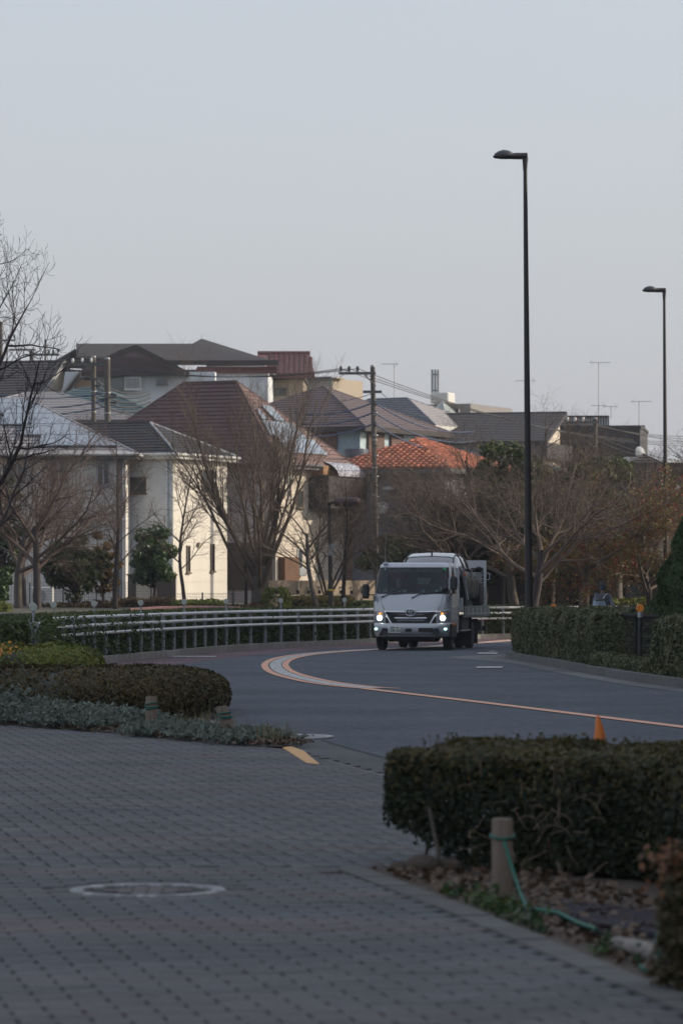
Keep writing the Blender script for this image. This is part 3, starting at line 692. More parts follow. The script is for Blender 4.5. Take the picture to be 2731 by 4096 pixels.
    def gable(h, pitch, o, m, ridge='v', step=.25, th=.03, gm=None, trim=None, asym=.5, bo=None):
        bo = o if bo is None else bo
        a0, a1, b0, b1, z = -o, h.Wu+o, -bo, h.Lv+bo, h.ze
        roof = None
        if ridge == 'u': a0, a1, b0, b1 = -bo, h.Wu+bo, -o, h.Lv+o
        if ridge == 'v':
            cr = a0 + (a1-a0)*asym; zr = z + (cr-a0)*pitch; r0, r1 = Vector((cr,b0,zr)), Vector((cr,b1,zr)); zf = z if asym == .5 else zr-(a1-cr)*pitch
            fc = [[Vector((a0,b0,z)),Vector((a0,b1,z)),r1,r0],[Vector((a1,b1,zf)),Vector((a1,b0,zf)),r0,r1]]
            gb = [[(0,y_,h.ze),(h.Wu,y_,h.ze)] + ([(h.Wu,y_,zf-.08)] if asym != .5 else []) + [(min(cr,h.Wu-.05),y_,zr-.1)] for y_ in (0,h.Lv)]; ext = [(0,.02,0),(0,-.02,0)]
        else:
            cr = b0 + (b1-b0)*asym; zr = z + (cr-b0)*pitch; r0, r1 = Vector((a0,cr,zr)), Vector((a1,cr,zr))
            fc = [[Vector((a1,b0,z)),Vector((a0,b0,z)),r0,r1],[Vector((a0,b1,zr-(b1-cr)*pitch)),Vector((a1,b1,zr-(b1-cr)*pitch)),r1,r0]]
            gb = [[(0,0,h.ze),(0,h.Lv,h.ze),(0,cr,zr-.05)],[(h.Wu,0,h.ze),(h.Wu,h.Lv,h.ze),(h.Wu,cr,zr-.05)]]; ext = [(.02,0,0),(-.02,0,0)]
        rf = MB()
        for f in fc: rf.extr([p - Vector((0,0,.03)) for p in f], (0,0,-.12))
        roof = rf.build('roof', m, h.root); h.roof = roof
        for f in fc:
            if step: courses(roof, f, m, step, th)
        ridge_cap(roof, r0, r1, m)
        for g_, e_ in zip(gb, ext): MB().extr(g_, e_).build('gable_wall', gm or h.wall.data.materials[0], h.root)
        if trim:
            for f in fc: 
                for a, b in ((f[0], f[3]), (f[1], f[2])):
                    MB().extr([a+Vector((0,0,.03)), b+Vector((0,0,.03)), b-Vector((0,0,.2)), a-Vector((0,0,.2))], (.035,0,0) if ridge == 'u' else (0,.035,0)).build('barge_board', trim, roof)
        return roof
    def pipe(h, a, b, m=None, r=.045, z1=None):
        MB().tube([(a, b, h.zb), (a, b, (z1 or h.ze)-.1)], r, 8).build('downpipe', m or m_frame, h.root)

def clipx(poly, half):      # convex clip, half-planes (px, py, nx, ny) keep (p-q).n >= 0
    for qx, qy, nx, ny in half:
        o = []
        for i in range(len(poly)):
            a, b = poly[i], poly[(i+1) % len(poly)]; da = (a[0]-qx)*nx+(a[1]-qy)*ny; db = (b[0]-qx)*nx+(b[1]-qy)*ny
            if da >= 0: o.append(a)
            if da*db < 0: t = da/(da-db); o.append((a[0]+(b[0]-a[0])*t, a[1]+(b[1]-a[1])*t))
        poly = o
        if len(poly) < 3: return []
    return poly
def solar(h, face, rows, m_p, m_fr, w=1.3, d=.95, inset=.22):
    """panels on a roof face of house h; rows = list of (slope offset, start along eave, count), cut along the hips"""
    P = h.F4[face]; e = (P[1]-P[0]).normalized(); n = e.cross(P[2]-P[0]).normalized(); n = -n if n.z < 0 else n; s = n.cross(e); s = -s if s.z < 0 else s
    q = [((p-P[0]).dot(e), (p-P[0]).dot(s)) for p in P]; cx, cy = sum(a[0] for a in q)/len(q), sum(a[1] for a in q)/len(q); half = []
    for i in range(len(q)):
        a, b = q[i], q[(i+1) % len(q)]; nx, ny = -(b[1]-a[1]), b[0]-a[0]; l = math.hypot(nx, ny)
        if l < .05: continue
        nx, ny = nx/l, ny/l
        if (cx-a[0])*nx + (cy-a[1])*ny < 0: nx, ny = -nx, -ny
        half.append((a[0]+nx*inset, a[1]+ny*inset, nx, ny))
    for so, st, cnt in rows:
        for k in range(cnt):
            c = clipx([(st+k*w+.01, so+.01), (st+(k+1)*w-.01, so+.01), (st+(k+1)*w-.01, so+d-.01), (st+k*w+.01, so+d-.01)], half)
            if len(c) < 3: continue
            mb = MB(); mb.extr([P[0] + e*a + s*b + n*.07 for a, b in c], n*.05); mb.build('solar_panel', m_p, h.roof)
m_cr = mat('cream_render', (.56,.50,.42), .9, var=.10, scale=1.2, bump=.15, streak=True); m_wh = mat('white_render', (.60,.57,.51), .9, var=.08, scale=1.2, bump=.15, streak=True)
m_blw = mat('bluish_white_wall', (.56,.59,.62), .85, var=.08, scale=1.5, streak=True); m_gtile = mat('grey_tile_wall', (.57,.55,.525), .8, var=.13, scale=3, bump=.2)
m_mauve = mat('shaded_mauve_siding', (.48,.45,.465), .85, var=.1, scale=2, streak=True); m_taupe = mat('dark_taupe', (.095,.075,.065), .8, var=.12, scale=2)
m_navy = mat('navy_slate', (.028,.032,.043), .8, var=.25, scale=5); m_maroon = mat('maroon_slate', (.088,.052,.054), .8, var=.22, scale=3)
m_dslate = mat('dark_slate', (.05,.047,.052), .8, var=.2, scale=4); m_pslate = mat('purple_slate', (.105,.082,.09), .8, var=.18, scale=3)
m_mtile = mat('maroon_glazed_tile', (.10,.035,.035), .45, var=.3, scale=9, obj=.25); m_otile = mat('orange_clay_tile', (.40,.135,.075), .75, var=.3, scale=9, obj=.25)
m_greymetal = mat('grey_metal_roof', (.30,.29,.30), .5, var=.12, scale=3); m_bluemetal = mat('blue_grey_tile', (.13,.14,.17), .5, var=.15, scale=3)
m_teal = mat('teal_roof', (.055,.10,.115), .6, var=.15); m_dark = mat('dark_brown_cladding', (.045,.038,.038), .85, var=.15, scale=2, streak=True)
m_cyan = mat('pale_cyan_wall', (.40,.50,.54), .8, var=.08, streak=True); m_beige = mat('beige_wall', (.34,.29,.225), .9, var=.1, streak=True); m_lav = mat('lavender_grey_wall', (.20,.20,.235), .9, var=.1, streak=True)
m_brk = mat('brown_brick_strip', (.27,.17,.125), .85, var=.25, scale=8); m_drw = mat('dark_red_brown_wall', (.12,.075,.065), .85, var=.15)
m_solar = mat('solar_glass', (.23,.27,.32), .14, .1, var=.1, scale=3, spec=1.0, coat=.6); m_greenp = mat('green_glass_roof', (.22,.27,.22), .4, var=.12)  # solar glass base made pale to stand for reflected sky

# H1 grey tile house with solar panels, far left
h = House('house', 'grey tiled two storey house with large solar panels at the left edge', 503, 138, 89.0, 8.0, 11.5, 0, Z(1812,138), m_gtile, wallL=m_gtile, plank=.30, rows='L')
h1 = h
h.hip(.50, .42, m_greymetal, 'v', .28, .03, gutter=m_framew, faces='LR', fascia=m_frame)
rows = [(.45, .3, 3), (1.42, 1.1, 3), (2.39, 1.9, 3), (3.36, 2.7, 3), (4.33, 3.5, 2)]
solar(h, 'L', rows, m_solar, m_frame, 1.1)
for k in range(7): 
    t = .75 + k*.88; MB().box(0,.06,0,.3,0,.08).build('panel_clamp', m_black, h.roof, loc=h.F4['L'][0] + Vector((.32, t, .20)))
h.window('L', 388, 440, 1838, 1943, m_greypaint, div=2); h.window('L', 198, 274, 1820, 1938, m_greypaint, div=2)
h.window('L', 30, 110, 1850, 1940, m_greypaint, div=2); h.window('L', 250, 330, 2200, 2330, m_greypaint, div=2)
h.pipe(-.09, .12, mat('blue_grey_pipe', (.14,.15,.19), .5)); h.pipe(-.09, .26, m_frame); h.slab('frieze_board', 'L', 0, 500, 1812, 1822, m_framebr, 0, .05)
# vertical joints of the tiles
mb = MB()
for k in range(1, 78): mb.box(-.0185, -.0165, k*.15, k*.15+.008, h.zb, h.ze)
tag(mb.build('tile_joints', m_frame, h.wall), kind='stuff')

# H2 navy roof, white walls tinted bluish for shade and warm for sun
h = House('house', 'white house with navy shingle roof and two slit windows right of the grey tiled house', 692, 139.5, 64, 4.3, 8.5, 0, Z(1812,139.5), m_wh, wallL=m_blw, plank=.45)
h.hip(.52, .30, m_navy, 'v', .25, .028, gutter=m_framew, faces='LR', fascia=m_framew, hipm=m_greypaint)
h.window('L', 517, 586, 1908, 1974, m_framebr); h.window('R', 804, 852, 1878, 1978, m_framebr, div=2)
h.window('R', 744, 757, 2182, 2290, m_framebr); h.window('R', 840, 854, 2175, 2285, m_framebr)
h.pipe(-.08, .22, m_blw); h.slab('vent_cowl', 'R', 852, 862, 1886, 1900, m_framew, 0, .12); h.slab('vent_cowl', 'R', 787, 797, 2170, 2186, m_beige, 0, .12)

# H3 maroon roof with solar panels, left wall greyed for shade
h = House('house', 'tall maroon hip roofed house with solar panels behind the large bare tree', 1095, 144, 65, 6.3, 8.7, 0, Z(1850,144), m_cr, wallL=m_mauve, plank=.36); h3 = h
h.hip(.93, .45, m_maroon, 'v', .24, .03, gutter=m_frame, faces='LR', fascia=m_frame, mR=mat('maroon_slate_sunlit', (.17,.11,.10), .8, var=.2, scale=3))  # right slope's maroon lightened to stand for sunlight
P = h.F4['R']
solar(h, 'R', [(.55, 2.1, 3), (1.5, 2.6, 3)], m_solar, m_frame, 1.15, .93); solar(h, 'R', [(2.5, 3.0, 1), (2.5, 4.5, 1)], m_solar, m_frame, .85, .93)
h.window('R', 1148, 1160, 1878, 1992, m_framew); h.window('R', 1182, 1208, 1960, 2032, m_framebr); h.window('R', 1185, 1205, 2195, 2290, m_framew)
h.slab('garage_panel', 'L', 905, 1092, 2172, 2360, m_taupe, 0, .06)
for k in range(6): h.slab('garage_slat', 'L', 925, 1000, 2246 + k*19, 2263 + k*19, m_taupe, .0, .10)
h.slab('lower_door', 'L', 1020, 1062, 2245, 2400, m_frame, .0, .08)
h.slab('brown_board', 'R', 1112, 1170, 2228, 2322, m_wooddk, .0, .30); h.slab('meter_box', 'R', 1176, 1204, 2272, 2304, m_greypaint, 0, .25, bev=.02)
h.pipe(-.05, -.07, m_frame, .04)
b = h.slab('balcony_box', 'R', 1232, 1385, 1905, 2040, m_dark, -.2, .9); h.slab('brick_column', 'R', 1386, 1402, 1905, 2330, m_brk, 0, .25)
h.slab('brown_screen', 'R', 1238, 1292, 1862, 1905, mat('ochre_board', (.28,.15,.07), .7), 0, .6)
mb = MB()
t0, z0 = h.at('R', 1262, 1905); t1, z1 = h.at('R', 1372, 1852); n = 8
ring = [(t0, -.05 - .95*math.sin(math.pi/2*k/n), z0 + (z1-z0)*math.cos(math.pi/2*k/n)) for k in range(n+1)]
for a, b2 in zip(ring, ring[1:]): mb.poly([a, (t1, a[1], a[2]), (t1, b2[1], b2[2]), b2])
mb.build('curved_awning', mat('translucent_awning', (.42,.43,.48), .25, var=.1, spec=.8), h.root)
# H9b narrow house between the maroon house and the pole
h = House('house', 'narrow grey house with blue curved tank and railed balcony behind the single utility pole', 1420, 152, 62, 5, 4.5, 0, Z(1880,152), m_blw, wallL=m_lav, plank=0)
h.hip(.25, .3, m_bluemetal, 'v', .3, .03, faces='LR', fascia=m_framew)
h.window('R', 1432, 1448, 1935, 2010, m_framew); h.window('R', 1462, 1490, 1935, 2010, m_framew, div=2); h.slab('balcony_rail', 'R', 1412, 1500, 2012, 2022, m_framew, 0, .5)
h.slab('balcony_front', 'R', 1405, 1508, 2110, 2160, m_brk, 0, .5); h.slab('awning', 'R', 1405, 1515, 1900, 1912, m_framew, 0, .8)
MB().tube([(1.2, .6, h.ze+.0), (1.2, .6, h.ze+.9)], [.55,.5], 14).build('water_tank', mat('tank_blue_grey', (.09,.11,.15), .4), h.root)

# H9 orange tile house
def tiles(h, face, m, tw, tl, maxn, r=.085, stuffname='roof_tiles'):
    P = h.F4[face]; e = (P[1]-P[0]).normalized(); n = None
    n = e.cross(P[2]-P[0]).normalized(); n = -n if n.z < 0 else n; s = n.cross(e); s = -s if s.z < 0 else s
    q = [((p-P[0]).dot(e), (p-P[0]).dot(s)) for p in P]; T = max(a[1] for a in q); Lx = max(a[0] for a in q)
    mb = MB(); k = 5; vs = []
    for end, (rr, z_) in enumerate(((tw*.5, .035), (tw*.46, .008))):
        for i in range(k+1):
            a = math.pi*i/k; vs.append((-rr*math.cos(a), (0 if end == 0 else tl*1.06), z_ + rr*.75*math.sin(a)))
    fs = [(i, i+1, k+2+i, k+1+i) for i in range(k)] + [tuple(range(k, -1, -1))]
    me = bpy.data.meshes.new('roof_tile'); me.from_pydata(vs, [], fs); me.materials.append(m)
    B = Matrix(((e.x,s.x,n.x),(e.y,s.y,n.y),(e.z,s.z,n.z))).to_4x4(); cnt = 0; st = MB(); out = []
    if B.determinant() < 0: B = Matrix(((-e.x,s.x,n.x),(-e.y,s.y,n.y),(-e.z,s.z,n.z))).to_4x4()
    for j in range(int(T/tl)+1):
        for i in range(int(Lx/tw)+1):
            a, b = (i+.5)*tw, j*tl
            if in_poly(a, b+tl*.5, q): out.append((a, b))
    for a, b in out:
        M_ = Matrix.Translation(P[0] + e*a + s*b + n*rng.uniform(-.004,.006)) @ B
        if cnt < maxn:
            o = bpy.data.objects.new('roof_tile', me); COL.objects.link(o); o.parent = h.roof; o.matrix_local = M_; cnt += 1
        else: st.M = M_; st._add(vs, fs)
    if st.v: tag(st.build(stuffname, m, h.roof), kind='stuff')
h = House('house', 'small house under a bright orange clay tile roof right of the utility pole', 1780, 148, 62, 6.0, 5.2, 0, Z(1872,148), m_lav, wallL=m_lav, plank=0)
h9 = h
h.hip(.42, .4, m_otile, 'u', 0, .03, cap=m_otile, fascia=m_frame)
tiles(h, 'L', m_otile, .27, .26, 150); tiles(h, 'R', m_otile, .27, .26, 140)
h.window('L', 1556, 1628, 1930, 1982, m_framebr, div=2); h.window('L', 1632, 1662, 1930, 2002, m_framebr, div=1, bars=4)
h.slab('pipe_box', 'L', 1534, 1580, 1946, 1958, m_framew, 0, .12)
MB().lathe([(.0,-.04),(.16,-.02),(.26,.04)], n=16, axis='X').build('satellite_dish', m_framew, h.root, loc=(-.45, h.at('L',1548,2030)[0], h.at('L',1548,2030)[1]), rot=(0,.3,.4))

# upper, farther rows -----------------------------------------------------------------
# H4 big house with dark roofs
D4 = 186
h = House('house', 'large white house on the hill with stepped dark slate roofs and a pyramid peak', 1072, D4, 88.5, 8, X(1072,D4)-X(268,D4), 5, Z(1478,D4), m_blw, plank=0); h4 = h
h.gable(.01, .2, m_dslate, 'v', 0)
def plane_roof(h, name, pts, m, step=.22, eave=None):
    """roof face given by photo pixels + distance: (px, py, D)"""
    q = [h.root.matrix_local.inverted() @ W(*p) for p in pts]
    return q
bpy.context.view_layer.update()
def roofpx(h, pts, m, step=.27, under=m_frame, name='roof'):
    inv = (Matrix.Translation(h.root.location) @ Matrix.Rotation(h.th, 4, 'Z')).inverted()
    q = [inv @ W(*p) for p in pts]; mb = MB(); mb.extr([p - Vector((0,0,.03)) for p in q], (0,0,-.14)); r_ = mb.build(name, m, h.root)
    courses(r_, q, m, step, .07)
    return r_
roofpx(h, [(1112,1447,185),(700,1447,185),(306,1447,185.3),(306,1372,187.2),(770,1372,187.2),(806,1352,187.9)], m_dslate)
roofpx(h, [(205,1455,184.5),(722,1483,183.8),(545,1384,188),(330,1406,188)][:2] + [(700,1452,185.3),(300,1415,187.5)], m_dslate)
m_v = m_pslate
roofpx(h, [(318,1487,181.5),(742,1483,181.5),(540,1388,186),(478,1402,185.3)], m_v)
roofpx(h, [(785,1480,183.2),(1108,1480,183.2),(1108,1470,184),(790,1470,184)], m_mtile, .3)
inv = (Matrix.Translation(h.root.location) @ Matrix.Rotation(h.th, 4, 'Z')).inverted()
def wpx(h, name, a, b, th, m, dy=.3):     # board between two photo points
    inv = (Matrix.Translation(h.root.location) @ Matrix.Rotation(h.th, 4, 'Z')).inverted(); a, b = inv @ W(*a), inv @ W(*b)
    up = Vector((0,0,th)); return MB().extr([a, b, b-up, a-up], (dy,0,0)).build(name, m, h.root)
wpx(h, 'barge_board', (545,1378,181.6), (755,1486,181.6), .28, m_dark); wpx(h, 'barge_board', (545,1378,181.6), (470,1404,181.6), .25, m_dark)
wpx(h, 'barge_board', (322,1484,181), (252,1575,181), .3, m_dark); wpx(h, 'barge_board', (307,1484,181.2), (237,1575,181.2), .12, m_framew)
wpx(h, 'eave_board', (318,1487,181.3), (742,1484,181.3), .2, m_dark); wpx(h, 'eave_board', (700,1448,184.6), (1114,1448,184.6), .12, m_dark); wpx(h, 'eave_board', (205,1457,184.2), (320,1452,184.2), .14, m_dark)
wpx(h, 'under_eave', (207,1462,185), (262,1460,185), .22, m_wooddk)
wpx(h, 'gable_infill', (500,1400,184), (700,1470,184), .9, m_pslate)
h.slab('window_band', 'L', 828, 1062, 1454, 1466, m_framew, 0, .4); h.slab('dark_lower_wall', 'L', 215, 262, 1490, 1570, m_dark, 0, .7)
f4 = h
f4.window('L', 336, 424, 1533, 1580, m_frame, pane=mat('ochre_blind', (.27,.17,.11), .6)); f4.window('L', 450, 530, 1533, 1582, m_frame); fr = f4.window('L', 532, 595, 1530, 1577, m_framew, bars=9)
f4.window('L', 655, 700, 1530, 1560, m_frame)
# wall body of the front wing
MB().extr([inv @ W(x, y, 181.9) for x, y in ((262,1487),(742,1487),(860,1487),(860,1640),(240,1640))], (2.5,0,0)).build('front_wing_wall', m_blw, h.root)
for w_ in list(h.root.children):
    if w_.name.startswith('window') and not w_.name.startswith('window_band'): w_.location.x -= (D4-181.3)
MB().extr([inv @ W(x, y, 183.4) for x, y in ((800,1482),(1072,1482),(1072,1640),(800,1640))], (1,0,0)).build('side_wing_wall', m_blw, h.root)

# H5 maroon tiled roof
h = House('house', 'beige house with glossy maroon pantile roof right of the large hill house', 1212, 192, 88.5, 5, X(1212,192)-X(1040,192), 5, Z(1508,192), m_beige, plank=0)
h.gable(.01, .1, m_dslate, 'v', 0)
h.roof = roofpx(h, [(1258,1500,191.2),(1062,1500,191.2),(1030,1418,195.2),(1238,1418,195.2)], m_mtile, 9)
inv = (Matrix.Translation(h.root.location) @ Matrix.Rotation(h.th, 4, 'Z')).inverted()
h.F4 = dict(L=[inv @ W(*p) for p in [(1066,1500,191.2),(1258,1500,191.2),(1238,1420,195.2),(1032,1420,195.2)][::1]])
tiles(h, 'L', m_mtile, .26, .27, 160); ridge_cap(h.roof, inv @ W(1030,1414,195.2), inv @ W(1240,1414,195.2), m_mtile, .13)
h.window('L', 1100, 1148, 1552, 1580, m_frame)
# H6 beige block
h = House('apartment_block', 'flat roofed beige block with narrow window far behind the pole arm', 1330, 232, 62, 4, 4.6, 5, Z(1513,232), m_beige, 'apartment block', wallL=mat('olive_beige_wall', (.33,.31,.25), .9, var=.1))
h.slab('parapet', 'L', 1205, 1330, 1510, 1516, m_frame, 0, .2); h.slab('parapet', 'R', 1330, 1362, 1510, 1518, m_beige, 0, .3); h.window('L', 1294, 1308, 1545, 1590, m_frame)
# H16 teal roof, H15 pale roof, H0
h = House('house', 'house with teal shingle roof tucked behind the two utility poles', 600, 172, 80, 6, 7, 3, Z(1660,172), m_blw); h.hip(.42, .4, m_teal, 'v', .25, .03, faces='LR')
h = House('house', 'house with pale grey metal roof between solar panel roof and two utility poles', 552, 160, 88, 7.4, 9.0, 2, Z(1680,160), m_blw); h.hip(.33, .4, m_greymetal, 'v', .27, .035, faces='LR')
h = House('house', 'dark slate roofed house with cream gable behind the near left branches', 150, 182, 72, 5.5, 9, 3, Z(1585,182), m_cr, wallL=m_blw); h.gable(.60, .35, m_dslate, 'v', .27, .035, gm=m_cr, trim=m_framew)
# H7 purple-grey roof, cyan walls, the left one darkened for shade
h = House('house', 'pale cyan house with long purple grey roof behind the maroon house', 1440, 164, 62, 7.6, 7.8, 2, Z(1706,164), m_cyan, wallL=mat('cyan_wall_shaded', (.24,.31,.35), .85))
h.hip(.47, .5, m_pslate, 'v', .27, .03, faces='LR', fascia=m_dark)
h.slab('dark_panel', 'L', 1190, 1350, 1712, 1800, m_drw, 0, .1); h.slab('dark_panel', 'R', 1466, 1528, 1712, 1830, m_drw, 0, .12); h.slab('dark_panel', 'R', 1556, 1604, 1712, 1830, m_drw, 0, .12)
# H8
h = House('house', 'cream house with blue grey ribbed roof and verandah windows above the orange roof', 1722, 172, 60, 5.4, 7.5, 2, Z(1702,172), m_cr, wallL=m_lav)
h.hip(.45, .5, m_bluemetal, 'v', .23, .045, faces='LR', fascia=m_framew, mR=m_greymetal, hipm=m_bluemetal)  # paler metal on the right slope stands for sun falling there
h.window('R', 1742, 1805, 1735, 1800, m_framew, div=3); h.window('L', 1612, 1690, 1728, 1770, m_framew); h.slab('porch', 'R', 1822, 1838, 1702, 1790, m_cr, 0, .3)
# H10 big dark roof with cream gable
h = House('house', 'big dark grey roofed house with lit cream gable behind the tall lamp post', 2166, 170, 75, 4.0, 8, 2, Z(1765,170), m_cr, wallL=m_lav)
h.gable(.33, .3, m_dslate, 'v', .27, .02, gm=m_cr, asym=.97)
h.slab('lean_to_roof', 'R', 2160, 2262, 1768, 1850, m_dslate, 0, .3); h.window('L', 1990, 2050, 1778, 1830, m_framew, div=2)
# H11 louvred balcony house
h = House('house', 'house with louvred roof terrace right of the tall lamp post', 2432, 182, 84, 6, 8, 2, Z(1748,182), m_beige)
h.hip(.35, .4, m_dslate, 'v', .27, .03, faces='LR', fascia=m_framew); 
inv = (Matrix.Translation(h.root.location) @ Matrix.Rotation(h.th, 4, 'Z')).inverted()
for k in range(17):
    x = 2262 + k*10.3; a = inv @ W(x, 1666, 184.5); b = inv @ W(x, 1735, 184.5); MB().box(-.03,.03,-.035,.035, b.z-a.z, 0).build('louvre', m_greypaint, h.root, loc=a)
wpx(h, 'top_rail', (2256,1662,184.4), (2434,1662,184.4), .1, m_dark, .1); wpx(h, 'terrace_wall', (2256,1668,185.2), (2434,1668,185.2), 1.6, m_dslate, .2)
h.slab('white_canopy', 'L', 2438, 2480, 1750, 1762, m_framew, .0, .6)
# H12 dark box
h = House('house', 'dark slate clad box shaped house with satellite dish at the right skyline', 2558, 176, 82, 6, 5.6, 2, Z(1701,176), m_dslate, plank=0)
h.gable(.02, .05, m_dslate, 'v', 0)
MB().lathe([(0,-.06),(.2,-.03),(.36,.08)], n=18, axis='X').build('satellite_dish', m_greypaint, h.root, loc=(-.35, -.1, Z(1815,176)), rot=(0,.2,.9))
h.slab('lower_wall', 'L', 2430, 2556, 1828, 1900, m_blw, 0, .1)
# H13 house at the right edge with white trimmed gable
h = House('house', 'beige house with grey tiled roof and white trimmed gable at the right edge', 2950, 143, 87, 7, 6.0, 0, Z(2008,143), m_beige, plank=0)
h.hip(.50, .4, m_dslate, 'v', .27, .03, faces='LR', fascia=m_framew)
inv = (Matrix.Translation(h.root.location) @ Matrix.Rotation(h.th, 4, 'Z')).inverted()
MB().extr([inv @ W(x, y, 141.4) for x, y in ((2680,2400),(2860,2400),(2860,1995),(2710,1940),(2680,2000))], (1.6,0,0)).build('porch_wall', m_beige, h.root)
wpx(h, 'barge_board', (2674,1998,141.2), (2708,1938,141.2), .14, m_framew, .1); wpx(h, 'barge_board', (2708,1938,141.2), (2745,1992,141.2), .14, m_framew, .1)
roofpx(h, [(2470,2005,139.5),(2800,2005,139.5),(2800,1852,146),(2480,1852,146)], m_dslate, .27)
MB().extr([inv @ W(x, y, 141) for x, y in ((2500,2008),(2680,2008),(2680,2440),(2500,2440))], (3,0,0)).build('rear_wall', m_beige, h.root)
# H14 dark walled long building behind the trees
h = House('house', 'long dark brown walled building half hidden behind the trees on the right', 2660, 130.5, 88, 7, 6.6, 0, Z(2262,130.5), m_dark, plank=.42, rows='L')
h.hip(.30, .4, m_dslate, 'v', .27, .03, faces='L', fascia=m_dark)
h.pipe(-.08, X(2660,130.5)-X(2342,130.5), m_greypaint, .05); h.window('L', 2500, 2560, 2330, 2390, m_frame)
h = House('house', 'low house with white eaves glimpsed through the bare crowns on the right', 2380, 150, 70, 6, 7, 0, Z(1940,150), m_beige, wallL=m_lav); h.hip(.28,.4,m_bluemetal,'v',.27,.03,faces='LR',fascia=m_framew); h.window('L', 2280, 2330, 1890, 1950, m_framew)
h = House('house', 'grey house with a shallow roof behind the cherry trees above the truck', 2120, 154, 66, 6, 7.5, 0, Z(1900,154), m_blw, wallL=m_lav); h.hip(.25,.4,m_dslate,'v',.27,.03,faces='LR',fascia=m_framew); h.window('L', 1960, 2020, 1900, 1960, m_framew, div=2); h.window('R', 2150, 2180, 1900, 1950, m_framew)
# green pyramid skylight and grey block behind
h = House('house', 'grey block with water tank and pale green glass pyramid behind the ribbed roof', 1880, 196, 66, 6, 7, 3, Z(1614,196), mat('grey_block_wall', (.22,.21,.21), .9), plank=0)
inv = (Matrix.Translation(h.root.location) @ Matrix.Rotation(h.th, 4, 'Z')).inverted()
ap = inv @ W(1770,1606,190); c4 = [inv @ W(*p) for p in ((1706,1672,188.5),(1790,1678,186.5),(1840,1672,189.5),(1760,1668,192))]
MB()._add([ap]+c4, [(0,1,2),(0,2,3),(0,3,4),(0,4,1)]).build('glass_pyramid', m_greenp, h.root)
for c in c4[:3]: MB().tube([ap, c], .04, 6).build('pyramid_rib', m_framew, h.root)
MB().box(-.5,.5,-.5,.5,0,.55,.05).build('water_tank', m_framew, h.root, loc=inv @ W(1770,1614,196))
MB().tube([inv @ W(1828,1650,190), inv @ W(1828,1636,190)], [.15,.12], 10).build('vent_cowl', m_black, h.root)

# added unseen block right of the road, placed to shade the street
h = House('apartment_block', 'unseen long block added right of the street to cast its shade', 0, 1, 0, 14, 158, 0, 17, m_taupe, 'apartment block'); h.root.location = (19, -50, 0)
for k in range(5):
    for j in range(30):
        MB().box(-.06, 0, 2+j*5, 4.4+j*5, 1+k*3.3, 2.9+k*3.3).build('window', m_pane, h.root)

# concrete retaining wall with square holes and its shrubs
def cwall(px0, px1, D0, D1, pt, zb, label):
    root = empty('retaining_wall', (0,0,0), 0, label, 'wall'); n = 7
    for k in range(n):
        a = px0 + (px1-px0)*k/n; b = px0 + (px1-px0)*(k+1)/n; Da = D0+(D1-D0)*k/n; Db = D0+(D1-D0)*(k+1)/n
        for q, (f0, f1) in enumerate(((0,.33),(.33,.66),(.66,1.0))):
            A = W(a, pt, Da); B = W(b-1, pt, Db); zt = A.z; zz0 = zb + (zt-zb)*(1-f1) + .01; zz1 = zb + (zt-zb)*(1-f0)
            mb = MB(); mb.extr([(A.x,A.y,zz0),(B.x,B.y,zz0),(B.x,B.y,zz1),(A.x,A.y,zz1)], (0,.2,0)); mb.build('wall_panel', m_wallc, root)
    for k in range(9):
        x = px0 + 30 + (px1-px0-40)*k/9; y = pt + 46; D_ = D0+(D1-D0)*(x-px0)/(px1-px0); p = W(x, y, D_); p.y -= .014
        MB().box(-.06,.06,-.02,.0,-.06,.06).build('drain_hole', m_black, root, loc=p); p = W(x, pt+28, D_); p.y -= .014; MB().box(-.035,.035,-.04,0,-.03,.03).build('bracket', m_framew, root, loc=p)
    return root
m_wallc = mat('stained_wall_concrete', (.34,.275,.21), .9, var=.38, scale=1.4, bump=.3, streak=True, obj=.08)
cwall(1075, 1500, 126, 130.5, 2322, .3, 'stained beige concrete retaining wall behind the yellow shrubs')
mb = MB(); p0 = W(560,2405,134); p1 = W(1070,2405,131)
root = empty('low_garden_wall', (0,0,0), 0, 'low pale concrete wall in front of the white house', 'wall')
MB().extr([W(930,2418,130),W(1075,2412,130),W(1075,2450,130),W(930,2450,130)], (0,.2,0)).build('wall_panel', m_conc, root)

# garden shed and pale gate panels
root = empty('garden_shed', (X(590,134), 134, .9), 0, 'pale cream metal shed with dark roof edge below the bluish wall', 'shed')
MB().box(-.4,.28,0,.8,0,Z(2302,134)-.9).build('door_panel', m_cr, root); MB().box(.3,1.0,0.05,.8,0,Z(2302,134)-.9).build('side_panel', m_taupe, root)
MB().box(-.7,-.42,.05,.8,0,Z(2302,134)-.9).build('side_panel', m_taupe, root); MB().box(-.75,1.05,-.05,.85,Z(2302,134)-.9,Z(2296,134)-.9).build('roof_edge', m_framebr, root)

